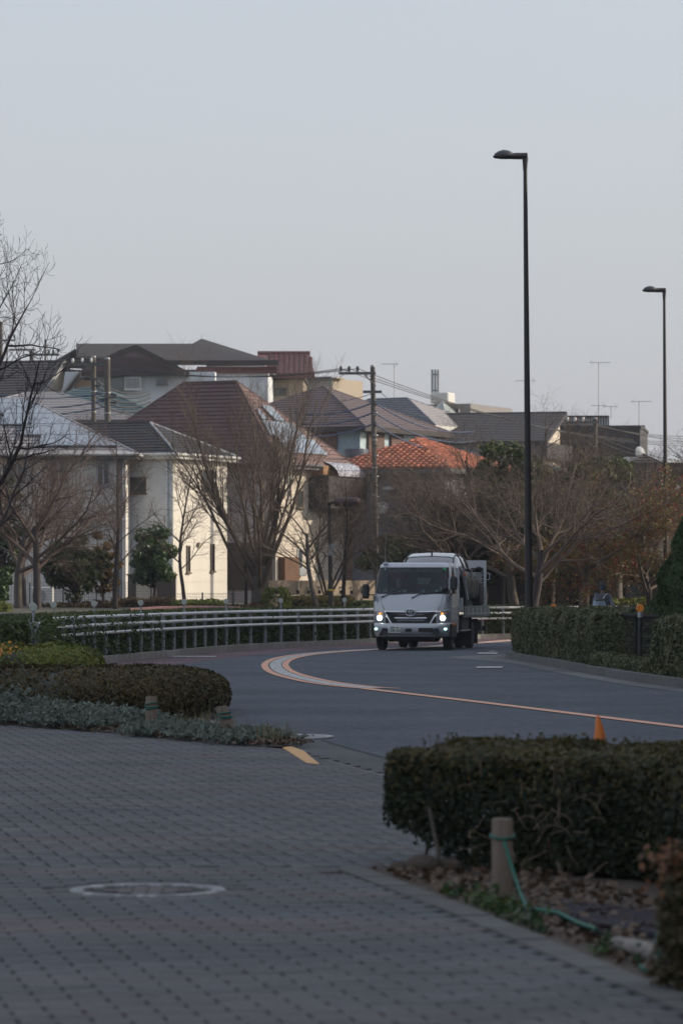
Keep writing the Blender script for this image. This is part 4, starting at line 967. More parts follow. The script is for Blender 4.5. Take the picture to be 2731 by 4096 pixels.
# mesh fence
def wfence(px0, px1, D, pt, zb, step, label, hgt=None):
    root = empty('wire_fence', (X(px0,D), D, zb), 0, label, 'fence'); L = X(px1,D)-X(px0,D); H = Z(pt,D)-zb
    n = max(2, int(L/step))
    for k in range(n+1): MB().box(-.025,.025,-.025,.025,0,H).build('post', m_frame, root, loc=(L*k/n,0,0))
    mb = MB()
    for k in range(int(H/.1)+1): mb.box(0, L, -.004,.004, k*.1, k*.1+.008)
    for k in range(int(L/.06)): mb.box(k*.06, k*.06+.005, -.003,.003, .01, H)
    tag(mb.build('wire_mesh', m_frame, root), kind='stuff')
wfence(120, 520, 131, 2330, .95, 1.1, 'dark wire mesh fence before the grey tiled house'); wfence(520, 690, 131.5, 2318, .95, .55, 'fence with close black posts below the bluish wall')
wfence(690, 930, 131, 2370, .95, .75, 'low grey wire fence before the white wall'); wfence(935, 1085, 130.5, 2360, .95, .5, 'low wire fence beside the dark garage')
ac = empty('air_conditioner', (X(170,133), 133, .95), 0, 'pale air conditioner unit behind the mesh fence', 'air conditioner'); MB().box(-.4,.4,-.15,.15,0,.65,.03).build('casing', m_framew, ac); MB().lathe([(.24,0),(.24,.02),(.05,.03)], n=20, axis='Y').build('fan_grille', m_greypaint, ac, loc=(-.1,-.18,.33))

# ------------------------------------------------------------------ street lamps, park lamps
def street_lamp(px, D, ptop, dxtop, label, s=1):
    b = Vector((X(px,D), D, .1)); H = Z(ptop, D) - .1
    root = empty('street_lamp', b, 0, label, 'street lamp', 'tall dark street lamps')
    MB().tube([(0,0,-.1),(dxtop*.05,0,.5),(dxtop,0,H)], [.095,.088,.042], 14).build('pole', m_pole, root); MB().lathe([(.13,0),(.13,.05),(.1,.08)], n=14).build('base_plate', m_pole, root)
    hd = empty('lamp_head', (dxtop,0,H)); hd.parent = root
    # arm block + luminaire, pointing left (-x)
    mb = MB(); mb.M = Matrix.Scale(s, 4)
    sec = [(.04,.05,.075,.085),(-.1,.05,.075,.09),(-.27,.04,.09,.11),(-.45,.0,.13,.13),(-.6,.02,.13,.12),(-.66,.03,.08,.07)]
    rings = [[(x, w*math.cos(a), zc + zh*math.sin(a) ) for a in [2*math.pi*k/12 for k in range(12)]] for x, zc, zh, w in [(.05,.04,.07,.06),(-.12,.04,.07,.07),(-.22,.04,.07,.09),(-.3,.035,.06,.13),(-.5,.03,.055,.14),(-.62,.03,.04,.10),(-.67,.03,.02,.04)]]
    mb.loft(rings); mb.build('lamp_housing', m_pole, hd)
    mb = MB(); mb.M = Matrix.Scale(s, 4); rings = [[(x, w*math.cos(a), .06 + zh*max(0,math.sin(a))) for a in [math.pi*k/10 for k in range(11)]] for x, w, zh in [(-.24,.03,.02),(-.28,.09,.07),(-.36,.12,.105),(-.46,.13,.115),(-.56,.11,.085),(-.64,.06,.03)]]
    mb.loft(rings, closed=False, caps=False); mb.build('lamp_hood', mat('hood_dark_grey', (.06,.06,.075), .3, var=.1), hd)
    mb = MB(); mb.M = Matrix.Scale(s, 4); mb.tube([(.0,0,-.25),(.0,0,.0)], [.045,.06], 12); mb.box(.04,.065,-.015,.015,-.02,0); mb.box(.04,.065,-.015,.015,-.07,-.05); mb.build('bracket', m_pole, hd)
    return root
street_lamp(2116, 82.5, 632, -.095, 'tall dark street lamp standing in the right hedge, nearer and higher one', 1.05)
street_lamp(2663, 121, 1166, -.07, 'tall dark street lamp at the right edge, farther and lower one', 1.05)
def park_lamp(px, D, pytop, pxtop, head, label):
    b = Vector((X(px,D), D, .75)); H = Z(pytop,D)-.75; dx = X(pxtop,D)-X(px,D)
    root = empty('park_lamp', b, 0, label, 'park lamp', 'brown park lamps with drum heads')
    MB().tube([(0,0,0),(dx,0,H)], [.085,.05], 10).build('pole', m_pole, root); MB().tube([(dx*.1,0,.72),(dx*.11,0,.78)], .09, 10).build('yellow_band', mat('yellow_tape', (.6,.42,.06), .6), root)
    MB().tube([(dx,0,H-.04),(dx+.12,0,H+.02),(dx+.2,0,H+.02)], .05, 8).build('arm', m_pole, root)
    MB().lathe([(.0,.1),(.13,.12),(.15,.3),(.15,.85),(.12,.9),(0,.9)], n=16, axis='X').build('lamp_drum', mat('drum_brown', (.075,.052,.055), .35, var=.15), root, loc=(dx+.05,0,H+.03))
    MB().lathe([(.13,.0),(.13,.02),(0,.03)], n=16, axis='X').build('drum_cap', mat('drum_cap', (.33,.16,.12), .5), root, loc=(dx+.95,0,H+.03))
    return root
pl = park_lamp(1325, 119, 2012, 1316, 1, 'brown park lamp with a long drum head between bare trees left of the truck')
MB().box(-.09,.09,-.1,-.085,-.2,.16).build('number_plate', m_greypaint, pl, loc=(0,0,2.05))
park_lamp(2597, 119, 2075, 2562, 1, 'brown park lamp with drum head in front of the red leaved tree')

# ------------------------------------------------------------------ utility poles and wires
def insul(parent, loc, dark=True):
    MB().lathe([(.03,-.08),(.06,-.02),(.045,.0),(.07,.03),(.05,.06),(.06,.09),(.03,.12)], n=10).build('insulator', m_black if dark else m_potterywhite, parent, loc=loc)
def upole(px, D, ptop, r, zb, label, lean=0, arms=(), group='utility poles', cap=m_greypaint, ins=()):
    H = Z(ptop, D) - zb; root = empty('utility_pole', (X(px,D), D, zb), 0, label, 'utility pole', group)
    MB().tube([(0,0,0),(lean,0,H)], [r*1.25, r], 14).build('pole', m_polec, root); MB().tube([(lean,0,H),(lean,0,H+.07)], [r*1.02, r*.9], 14).build('cap', cap, root)
    for (x0, x1, y) in arms:
        MB().box(X(x0,D)-X(px,D), X(x1,D)-X(px,D), -r-.1, -r, -.05, .05).build('cross_arm', m_frame, root, loc=(0,0,Z(y,D)-zb))
    for (x, y, dk) in ins: insul(root, (X(x,D)-X(px,D), -r-.05, Z(y,D)-zb), dk)
    for k in range(6):
        z = H*(.30 + .105*k); MB().tube([(lean*.6,0,z),(lean*.6,0,z+.04)], r*1.2, 14).build('band', m_steel, root)
    return root
A_ = upole(1508, 143, 1468, .092, 0, 'single brown utility pole with insulator arm between the maroon roof and orange roof', -.17, [(1355,1502,1494),(1451,1526,1568)], ins=[(1363,1478,1),(1396,1478,1),(1430,1478,1)])
MB().tube([(-.5,-.2,Z(1498,143)),(-.05,-.2,Z(1545,143))], .025, 6).build('brace', m_frame, A_)
for k in range(12): MB().tube([(0,0,Z(1620+k*41,143)),(0,0,Z(1616+k*41,143))], .118, 14).build('cable_clamp', m_steel if k % 2 else m_black, A_, loc=(-.09+.005*k,0,0))
B_ = upole(376, 156, 1430, .095, 3, 'shorter left of the two utility poles with white insulators', 0, [(290,442,1458),(340,395,1518)], ins=[(293,1446,0),(331,1444,0),(367,1444,0)])
C_ = upole(433, 154, 1437, .118, 3, 'thicker right of the two utility poles beside white insulators', -.03, [(420,470,1590)], ins=[])
upole(2379, 163, 1676, .088, 2, 'dark utility pole rising through the bare crowns right of the tall lamp', 0, [(2262,2390,1690)], ins=[(2268,1680,0),(2298,1680,0),(2330,1680,0)])
upole(128, 205, 1405, .11, 4, 'distant utility pole with equipment drum behind the near left branches', 0, [(40,145,1400),(100,240,1420)], ins=[(198,1410,1),(216,1408,1),(236,1405,1)])
upole(183, 212, 1360, .06, 4, 'thin distant mast with arms behind the near left branches', 0, [(120,238,1418)])
upole(4, 208, 1290, .12, 4, 'distant dark pole cut by the left picture edge', 0, [(-60,62,1362)], ins=[(38,1350,1),(60,1348,1)])
def wire(a, b, sag, label, r=.014, m=m_cable, n=14, group='overhead cables'):
    A, B = W(*a), W(*b); pts = [A.lerp(B, k/n) - Vector((0,0,4*sag*(k/n)*(1-k/n))) for k in range(n+1)]
    o = MB().tube(pts, r, 5, smooth=True).build('overhead_cable', m); o.location = (0,0,0)
    return tag(o, label, 'cable', group)
OR = ['first','second','third','fourth','fifth']
L_ = 'thin cable strung from the single pole towards the right skyline'
for k, (x, y) in enumerate(((1363,1474),(1396,1474),(1430,1474))): wire((x,y,143), (2900,1765+k*9,190), .9, OR[k].replace('first','upper').replace('second','middle').replace('third','lower') + ' of the thin cables from the single pole to the right skyline')
for k in range(3): wire((1363+k*34,1474,143), (293+k*37,1440,156), .5, 'cable across the hill house ending at the ' + ('left','middle','right')[k] + ' white insulator')
for k in range(3): wire((293+k*37,1440,156), (-60,1418+k*4,190), .5, 'cable leading left out of the picture from the ' + ('left','middle','right')[k] + ' white insulator')
wire((1500,1570,143),(1180,1572,200),.4,'faint cable left of the single pole arm'); wire((1520,1568,143),(1800,1640,190),.6,'faint cable crossing down behind the antenna mast')
Lb = 'blue sheathed cable sagging behind the maroon roof'
for k, y in enumerate((1605,1645,1690)): wire((1505,y,142.8),(1180,y+45,150),.25,('upper','middle','lower')[k] + ' blue cable from the single pole left over the maroon roof', .035, m_cableb); wire((1505,y+10,142.8),(1900,y+120,160),.4,('upper','middle','lower')[k] + ' blue cable from the single pole right over the orange roof',.03,m_cableb)
for k, (y0, y1) in enumerate(((1545,1560),(1575,1610),(1600,1640))): wire((430,y0+25,153.8),(-80,y1,170),.3,('upper','middle','lower')[k] + ' blue cable running left from the two poles',.03,m_cableb)
for k in range(5): wire((376,1515+k*22,155.8),(600,1560+k*16,165),.35,'black bundled cable right of the two poles, ' + OR[k] + ' from the top',.04)
for k in range(2): wire((2379,1740+k*20,163),(2900,1850+k*10,180),.4,('upper','lower')[k] + ' faint cable above the roofs at the right edge')
for k in range(3): wire((2268+k*31,1678,163),(2900,1742+k*14,175),.3,'cable leading right from the ' + ('left','middle','right')[k] + ' insulator in the bare crowns')
# switch gear on poles
for (px, py, D) in ((376,1560,155.5),(376,1590,155.5),(433,1600,153.5),(433,1630,153.5)):
    pass
for k, (x, y) in enumerate(((352,1515),(392,1545),(398,1575),(455,1580),(455,1612),(410,1600))):
    P_ = B_ if x < 405 else C_; D_ = 156 if x < 405 else 154; MB().box(-.13,.13,-.04,.04,-.035,.035).build('cable_joint', m_black, P_, loc=(X(x,D_)-P_.location.x, -.26, Z(y,D_)-3))

# antennas
def antenna(px, D, ptop, pbase, arm, label, arrow=1, group='rooftop tv antennas'):
    z0, z1 = Z(pbase,D), Z(ptop,D); root = empty('tv_antenna', (X(px,D), D, z0), 0, label, 'antenna', group); H = z1-z0
    MB().tube([(0,0,0),(0,0,H)], .02, 6).build('mast', m_steel, root); a, b = X(arm[0],D)-X(px,D), X(arm[1],D)-X(px,D)
    MB().tube([(a,0,H),(b,0,H)], .014, 6).build('boom', m_steel, root)
    mb = MB(); n = 9
    for k in range(n): x = a+(b-a)*(k+.5)/n; mb.tube([(x,-.16,H),(x,.16,H)], .007, 4)
    e = b if arrow > 0 else a
    for s in (-1, 1): mb.tube([(e,0,H),(e-.2*arrow,.05,H+s*.18)], .008, 4)
    mb.build('elements', m_steel, root)
antenna(1576, 178, 1456, 1620, (1524,1592), 'tv antenna on a mast above the blue grey ribbed roof')
antenna(2392, 184, 1450, 1662, (2356,2440), 'tallest tv antenna on the louvred roof terrace', -1); antenna(2392.5, 183.9, 1622, 1662, (2362,2420), 'low tv antenna boom at the foot of the tallest antenna', 1)
antenna(2442, 184.2, 1626, 1672, (2410,2468), 'short tv antenna right of the tallest antenna'); antenna(2554, 178, 1606, 1702, (2522,2602), 'tv antenna above the dark slate box house', -1)
antenna(2112, 186, 1523, 1640, (2060,2140), 'tv antenna crossing behind the tall lamp post')
root = empty('cell_mast', (X(1740,215), 215, Z(1622,215)), 0, 'three column mobile phone antenna mast on the skyline', 'mast'); H = Z(1478,215)-Z(1622,215)
for dx, m0 in ((-.17,.62),(.0,0),(.17,.62)): MB().tube([(dx*1.0,0,H*(.33 if dx else 0)),(dx,0,H)], .07 if dx else .06, 10).build('antenna_column', m_greypaint, root)
for z in (.42,.86): MB().box(-.2,.2,-.03,.03,-.04,.04).build('bracket', m_frame, root, loc=(0,0,H*z))

# ------------------------------------------------------------------ guard rail with hedge
gr_path = [p for p in offset(OUTER, .36) if p[1] > 60.5]
root = empty('guard_rail', (0,0,0), 0, 'white three rail guard rail curving along the far kerb before the hedge', 'guard rail')
GP = resample(gr_path, 1.3)[:64]
for (x, y) in GP:
    MB().tube([(0,0,.0),(0,0,.88)], .047, 12).build('post', m_greypaint, root, loc=(x, y, .12))
dense = catmull([(x, y) for x, y in GP], 4)
fr_ = offset(dense, -.085)
for z, r in ((.30+.12, .0),(.62, 0),(.79,0),(.96,0)):
    if z < .5: continue
    MB().tube([(x, y, z) for x, y in fr_], .034, 8).build('rail', m_whitepaint, root)
for (x, y) in GP:
    MB().box(-.03,.03,-.05,.03,-.24,.20).build('rail_bracket', m_greypaint, root, loc=(x, y, .79))
m_refl = mat('reflector_disc', (.42,.46,.42), .35, var=.06)
for k, (x, y) in enumerate(GP):
    if k % 4 == 1:
        MB().tube([(0,.05,.80),(0,.05,1.10)], .02, 8).build('reflector_stem', m_greypaint, root, loc=(x,y,.12)); d = MB(); d.lathe([(0,-.012),(.058,-.012),(.064,0),(.058,.012),(0,.012)], n=20, axis='Y', smooth=False); d.build('reflector', m_refl, root, loc=(x,y-.0,1.23))
H_green = leafmat('hedge_leaves', [(.024,.038,.014),(.05,.075,.02),(.085,.11,.028),(.16,.18,.05)])
H_dark = leafmat('hedge_leaves_dark', [(.018,.026,.013),(.035,.05,.018),(.055,.065,.025),(.09,.075,.035)])
A_br = leafmat('azalea_leaves', [(.014,.022,.009),(.030,.034,.011),(.060,.048,.016),(.095,.062,.020),(.10,.085,.02)], patch=.9)
A_br2 = leafmat('azalea_leaves_green', [(.004,.009,.004),(.010,.019,.006),(.022,.028,.008),(.048,.046,.012)], patch=1.4)
SAGE = leafmat('sage_leaves', [(.06,.08,.058),(.12,.15,.12),(.20,.235,.20),(.09,.125,.07)], patch=2)
IVY = leafmat('ivy_leaves', [(.030,.044,.022),(.065,.088,.038),(.12,.14,.065),(.16,.14,.07),(.26,.27,.17)], patch=1.8)
YEL = leafmat('yellow_green_leaves', [(.05,.07,.012),(.10,.13,.02),(.17,.19,.03),(.22,.19,.03)]); YSH = leafmat('yellow_shrub_leaves', [(.11,.075,.03),(.22,.17,.06),(.34,.29,.10),(.16,.12,.04)])
RED = leafmat('red_leaves', [(.25,.03,.035),(.28,.045,.045),(.17,.15,.03),(.10,.12,.03),(.22,.19,.04)], patch=2.2); EVG = leafmat('evergreen_leaves', [(.022,.038,.014),(.045,.068,.022),(.085,.105,.03),(.17,.16,.04)], patch=.8)
CAM = leafmat('camellia_leaves', [(.012,.035,.016),(.03,.065,.024),(.06,.10,.03),(.14,.18,.04)], rough=.4); ORG = leafmat('orange_leaves', [(.03,.03,.012),(.10,.06,.02),(.20,.11,.02),(.28,.17,.03)], patch=1); CONIF = leafmat('conifer_leaves', [(.018,.04,.012),(.035,.075,.018),(.07,.12,.03)], patch=2)
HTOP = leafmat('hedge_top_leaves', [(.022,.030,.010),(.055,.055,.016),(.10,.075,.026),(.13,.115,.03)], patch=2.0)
DRY = leafmat('dry_leaves', [(.05,.03,.018),(.09,.055,.035),(.14,.095,.06),(.04,.028,.018)], trans=.1); BRO = leafmat('brown_shrub_leaves', [(.05,.035,.018),(.10,.06,.03),(.16,.10,.04),(.09,.10,.03)]); RUST = leafmat('rust_leaves', [(.12,.05,.025),(.22,.10,.05),(.30,.17,.10)])
def sub(path, lo, hi): return [p for p in path if lo < p[1] < hi]
hp = offset(OUTER, 1.0)
hedge('hedge', [p for p in hp if 59.5 < p[1]], 1.0, .90, 'long clipped green hedge behind the white guard rail', 'hedge', 1150, .045, H_green, 11, z0=.12, corner=.3, rough=.03)
mound('hedge_end', (-5.62, 59.5, .1), (.62,.5,.93), 'rounded end of the long green hedge at the left picture edge', 'hedge', 5200, .045, H_green, 12, pw=.8, zp=.5)
# ivy threaded through the left end of the rails
r = np.random.default_rng(8); P_ = []
gl = np.array([p for p in offset(OUTER, .22) if 60 < p[1] < 86]); 
n = 9000; i = (r.uniform(0,1,n)**1.6*(len(gl)-1)).astype(int); base_ = gl[i]; P_ = np.stack([base_[:,0]+r.normal(0,.10,n), base_[:,1]+r.uniform(-.6,.6,n), .15+r.uniform(0,.93,n)],1)
P_ = P_[noise3(P_, 4.0, 3) > .02]
gl = np.array([p for p in offset(OUTER, .42) if 66 < p[1] < 118]); n = 16000; i = (r.uniform(0,1,n)*(len(gl)-1)).astype(int); b2_ = gl[i] + r.uniform(-.7,.7,(n,1))*np.array([[.15,1.]]); Q_ = np.stack([b2_[:,0]+r.normal(0,.06,n), b2_[:,1], .15+r.uniform(0,.90,n)],1); Q_ = Q_[noise3(Q_, 5.0, 9) > -.05]; P_ = np.concatenate([P_, Q_]); vr = leaves('climbing_leaves', P_, .05, H_green, None, 4, kind='stuff'); tag(vr, 'green shoots growing through the guard rail at its left end', 'climbing plant', kind='stuff')

# right hand ivy hedge with a gap showing the black fence
ri = offset([p for p in INNER if p[1] > 39], -.75)
# run along the kerb from the near right to the nose and round it
near = [p for p in ri if p[1] < 86 and p[0] < 12][:]
gapA, gapB = 62.3, 68.3
hedge('hedge', [p for p in near if p[1] < gapA], .95, .98, 'ragged ivy hedge on the right kerb, at the picture edge right of the black fence', 'hedge', 2500, .042, IVY, 21, rough=.09)
hedge('hedge', [p for p in near if p[1] > gapB] + [(4.9,87.0),(6.2,88.6),(9,91.5),(12,93.3)], 1.15, .98, 'ivy covered hedge around the right kerb nose under the tall lamp post', 'hedge', 2400, .042, IVY, 22, rough=.08)
hedge('hedge', [p for p in offset(near, .42) if gapA-1 < p[1] < gapB+1], .38, .25, 'low ivy skirt in front of the black fence opening', 'ground cover', 3200, .042, IVY, 23, rough=.05)
hedge('hedge', [(6.9,100.2),(9,102.0),(14,103.5)], 1.2, .95, 'trimmed hedge on the far verge behind the cyclist', 'hedge', 700, .06, H_dark, 24)
root = empty('wire_panel_fence', (0,0,0), 0, 'black welded wire fence panel showing through the ivy hedge', 'fence'); fp = resample([p for p in near if gapA-2.5 < p[1] < gapB+2.5], .5)
A0, B0 = fp[0], fp[-1]
for f in (.02,.34,.66,.98): MB().tube([(0,0,0),(0,0,.98)], .045, 10).build('post', mat('fence_black', (.012,.012,.013), .85, var=.1, spec=.1), root, loc=(A0[0]+(B0[0]-A0[0])*f, A0[1]+(B0[1]-A0[1])*f, .1))
MB().tube([(*A0,1.05),(*B0,1.05)], .035, 10).build('top_rail', mat('fence_black', (.012,.012,.013), .85, var=.1, spec=.1), root)
Lf = math.hypot(B0[0]-A0[0], B0[1]-A0[1]); mb = MB()
for k in range(int(Lf/.15)):
    f = k*.15/Lf; x, y = A0[0]+(B0[0]-A0[0])*f, A0[1]+(B0[1]-A0[1])*f; mb.box(x-.0035,x+.0035,y-.0035,y+.0035,.2,1.05)
for z in (.22,.38,.54,.70,.86,1.0): mb.tube([(*A0,z),(*B0,z)], .004, 4)
tag(mb.build('wire_mesh', m_black, root), kind='stuff')
# amber delineators
m_amber = mat('amber_reflector', (.75,.24,.02), .3, var=.05)
def amber(px, py, D, label):
    root = empty('road_reflector', (X(px,D), D, 0), 0, label, 'reflector', 'round amber reflectors above the right hedge'); z = Z(py,D)
    MB().tube([(0,.02,.1),(0,.02,z-.11)], .04, 10).build('post', m_black, root); MB().lathe([(0,-.02),(.062,-.02),(.070,-.005),(.070,.02),(0,.03)], n=24, axis='Y', smooth=False).build('reflector_disc', m_amber, root, loc=(0,-.02,z)); MB().tube([(0,0,z-.16),(0,0,z-.065)], .045, 10).build('clamp', m_steel, root)
amber(2212, 2429, 82, 'round amber reflector left of the cyclist, partly covered by leaves'); amber(2558, 2433, 66.0, 'round amber reflector on the post of the black fence opening')

# left foreground bed
bed = BEDF + [p for p in OUTER if 35.7 < p[1] < 62][:] + [(-9, 62)]
mb = MB(); mb.poly([(x, y, .03) for x, y in bed]); tag(mb.build('planting_bed', m_soil), kind='structure')
mound('azalea_bush', (-3.35, 46.0, .02), (1.95, 3.4, .56), 'large clipped reddish green azalea bush on the left between path and road', 'bush', 42000, .036, A_br, 31, pw=.62, zp=.42, rough=.05)
mound('azalea_bush', (-5.5, 47.5, .02), (1.2, 3.6, .62), 'darker azalea bush cut by the left picture edge', 'bush', 14000, .038, A_br2, 32, pw=.7, zp=.45, rough=.06)
mound('yellow_green_bush', (-4.9, 57.5, .05), (1.25, 1.9, .62), 'bright yellow green bush in front of the left end of the guard rail', 'bush', 14000, .045, YEL, 33, zp=.5)
leaves('flowers', np.array([X(110,56), 56, .62]) + np.random.default_rng(2).normal(size=(60,3))*np.array([.16,.3,.05]) + np.array([-.3,0,0]), .035, mat('orange_flower', (.6,.25,.03), .6), None, 3); o = bpy.data.objects['flowers']; tag(o, 'small orange flowers on the yellow green bush at left', 'flowers', kind='stuff')
# sage: many stalks with fine leaves
def sage(c, rad, n, seed, label, h=.3):
    r = np.random.default_rng(seed); ns = max(10, n//16); P = []; N_ = []
    a = r.uniform(0, 6.283, ns); q = np.sqrt(r.uniform(0,1,ns)); bx, by = np.cos(a)*q*rad[0], np.sin(a)*q*rad[1]; hh = h*(1-.55*q**2)*r.uniform(.75,1.15,ns)
    for k in range(ns):
        t = r.uniform(.35,1,16); l = r.normal(0,.12,2)
        P.append(np.stack([bx[k]+l[0]*t+r.normal(0,.018,16), by[k]+l[1]*t+r.normal(0,.018,16), hh[k]*t], 1)); 
    P = np.concatenate(P); Nn = r.normal(size=P.shape)*.5; Nn[:,2] = .4
    root = empty('sage_plant', c, 0, label, 'plant', 'grey green sage plants along the path'); leaves('foliage', P, .026, SAGE, root, seed, Nn, kind='stuff', elong=2.6)
    mb = MB()
    for k in range(0, ns, max(1, ns//160)): mb.tube([(bx[k],by[k],0),(bx[k],by[k],hh[k]*.9)], .003, 3, caps=False)
    mb.build('stems', mat('sage_stem', (.10,.11,.08), .8), root)
sage((-3.85,42.9,.03), (.70,1.0), 9000, 41, 'tallest grey green sage plant at the left picture edge', .40)
for k, (px, D, h_, rx, lab) in enumerate(((330,41.3,.36,.55,'grey green sage clump left of the upright wooden stake'),(480,40.6,.32,.50,'grey green sage clump touching the upright wooden stake'),(690,38.9,.21,.42,'low sage clump right of the upright wooden stake'),(860,37.9,.17,.40,'sage clump around the foot of the leaning stake'),(1000,37.0,.22,.34,'small sage clump at the tip of the left bed'),(180,42.2,.36,.55,'sage clump second from the left picture edge'))):
    sage((X(px,D), D, .03), (rx, .6), 6500 if k < 3 else 4500, 50+k, lab, h_*.68)
r = np.random.default_rng(5); n = 2600; t = r.uniform(0,1,n); i = (t*4.99).astype(int); B_a = np.array(catmull(BEDF[::-1][:4], 8)); q = B_a[(t*(len(B_a)-1)).astype(int)]
P_ = np.stack([q[:,0]+r.normal(0,.15,n), q[:,1]+.2+np.abs(r.normal(0,.4,n)), .04+np.abs(r.normal(0,.02,n))],1)
tag(leaves('leaf_litter', P_, .045, DRY, None, 6, Nrm=np.tile([0,0,1.],(n,1)), kind='stuff', elong=1.3), 'dry fallen leaves along the edge of the left bed', 'fallen leaves', kind='stuff')
# dry grass tufts
def tuft(c, n, h, seed, label, m, spread=.08, name='grass_tuft'):
    r = random.Random(seed); mb = MB()
    for k in range(n):
        a = r.uniform(0,6.28); l = r.uniform(.1,.5)*h; x, y = r.gauss(0,spread), r.gauss(0,spread); w = .004; hh = h*r.uniform(.6,1.1)
        p0 = Vector((x,y,0)); p1 = p0 + Vector((math.cos(a)*l*.4, math.sin(a)*l*.4, hh*.6)); p2 = p0 + Vector((math.cos(a)*l, math.sin(a)*l, hh)); s_ = Vector((-math.sin(a)*w, math.cos(a)*w, 0))
        mb.poly([p0-s_, p0+s_, p1+s_, p1-s_]); mb.poly([p1-s_, p1+s_, p2])
    o = mb.build(name, m, None, loc=c); tag(o, label, 'grass', 'dry grass tufts in the left bed'); o['kind'] = 'stuff'
m_grass = mat('dry_grass', (.20,.17,.09), .8, var=.3, scale=30); m_ggrass = mat('green_grass', (.05,.10,.025), .7, var=.3, scale=30)
for k, (px, D) in enumerate(((770,39.3),(815,39.5),(905,38.3),(1090,36.3))): tuft((X(px,D),D,.03), 40, .26, k, 'thin dry grass tuft among the sage', m_grass, .1)

def rope(name, pts, r, label, cat='rope'): o = MB().tube(pts, r, 6).build(name, m_rope); return tag(o, label, cat, )
def stake(px, D, h, r, lean, label, hr=.75, wraps=3):
    root = empty('wooden_stake', (X(px,D), D, .0), 0, label, 'wooden stake', 'short wooden stakes with green rope'); MB().lathe([(r,0)], n=3) if 0 else None
    MB().tube([(0,0,-.05),(lean*h,0,h-.01),(lean*h*1.01,0,h)], [r*1.02, r, r*.88], 14, smooth=True).build('shaft', m_wood, root)
    mb = MB()
    for j, zz_ in enumerate((hr, hr-.05, hr+.06)[:wraps]):
        z = h*zz_; mb.tube([(lean*z+math.cos(a)*(r+.006), math.sin(a)*(r+.006), z+.012*math.sin(a+j)) for a in [2*math.pi*k/14 for k in range(15)]], .007, 6, caps=False)
    o = mb.build('green_rope', m_rope, None, loc=(X(px,D), D, 0)); tag(o, 'green rope tied round the ' + ' '.join(label.split()[:5]), 'rope')
    return root
stake(606, 39.7, .40, .062, .0, 'upright grey wooden stake before the left azalea bush'); stake(945, 37.6, .36, .06, -.42, 'leaning grey wooden stake at the right end of the left azalea')
rope('green_rope', [(X(606,40), 39.94,.27),(X(630,40),39.9,.18),(X(665,39.8),39.9,.04)], .007, 'green rope trailing right from the upright wooden stake'); rope('green_rope', [(X(925,38.4), 38.35,.24),(X(880,38.6),38.5,.15),(X(850,38.8),38.6,.05)], .007, 'green rope trailing left from the leaning wooden stake')

# right foreground bed with clipped hedge
edge2 = [(x+.155, y) for x, y in EDGE]
bed2 = [(x, y) for x, y in edge2 if y > 5] + [(1.95,21.2)] + [(2.4,20.0),(3.4,12),(4.2,8)]
mb = MB(); mb.poly([(x, y, .018) for x, y in bed2]); tag(mb.build('planting_bed', m_soil), kind='structure')
hz = hedge('azalea_hedge', [(.56,21.1),(1.3,20.7),(2.1,19.9),(2.7,17.5)], 1.35, .62, 'thick clipped azalea hedge in the right foreground with bare twigs in its side', 'hedge', 8600, .023, A_br2, 61, z0=.045, corner=.30, rough=.045, gaps=1.0, cut=lambda P, r: P[:,2] > .27 - (P[:,0]-.30)*.62 + r.normal(0,.03,len(P)), corecut=3, m2=HTOP)  # side leaves darkened for shade; browner, lighter leaves on top
bpy.context.view_layer.update()
# bare twigs showing in the face of the hedge + stems below
root = hz; rr_ = random.Random(4); mb = MB()
for k in range(45):
    px = rr_.gauss(2180, 190); py = rr_.gauss(3290, 130); D = 19.55 + rr_.uniform(-.1,.25); p = W(px, py, D); p.z = max(p.z, .12); q = p.copy(); d = Vector((rr_.gauss(0,.7), rr_.gauss(0,.4), rr_.gauss(.1,.8))).normalized(); pts = [p]
    for j in range(4): d += Vector((rr_.gauss(0,.35), rr_.gauss(0,.3), rr_.gauss(0,.35))); d.normalize(); q = q + d*rr_.uniform(.02,.05); pts.append(q.copy())
    mb.tube(pts, [.004,.0035,.003,.0025,.002], 4, caps=False)
tag(mb.build('bare_twigs', mat('hedge_twig', (.15,.11,.08), .9), hz), kind='stuff')
for k, (px, D, r_) in enumerate(((1745,19.8,.018),(1790,20.1,.014),(1700,20.3,.012))):
    p = Vector((X(px,D),D+.38,.0)); MB().tube([p, p+Vector((.02,0,.12)), p+Vector((-.03,.02,.36))], [r_*.9,r_*.7,r_*.5], 8).build('stem', m_bark, hz)
rb_ = mound('rust_tipped_bush', (1.36, 14.3, .02), (.16,.2,.50), 'dark bush with rusty tip leaves cut by the right picture edge', 'bush', 4600, .022, A_br, 62, pw=.8, zp=.75, rough=.08)
rq = np.random.default_rng(77); leaves('tip_leaves', np.array([-.02,-.03,.47]) + rq.normal(size=(420,3))*np.array([.07,.08,.045]), .024, RUST, rb_, 78, kind='stuff')
mb = MB(); rs = random.Random(9)
for k in range(60):
    x = rs.uniform(.45,2.0); y = 20.9 - max(0,x-.9)*.75 + rs.uniform(-.45,.45); h_ = rs.uniform(.03,.075); mb.tube([(x,y,.63),(x+rs.gauss(0,.012),y,.66+h_)], [.002,.0012], 3, caps=False)
tag(mb.build('top_shoots', m_twig, hz), kind='stuff')
sp = []
for k in range(60):
    x = rs.uniform(.45,2.0); y = 20.9 - max(0,x-.9)*.75 + rs.uniform(-.45,.45); sp += [(x+rs.gauss(0,.012), y+rs.gauss(0,.012), .66+rs.uniform(0,.07)) for _ in range(7)]
leaves('shoot_leaves', np.array(sp), .018, HTOP, hz, 79, kind='stuff')
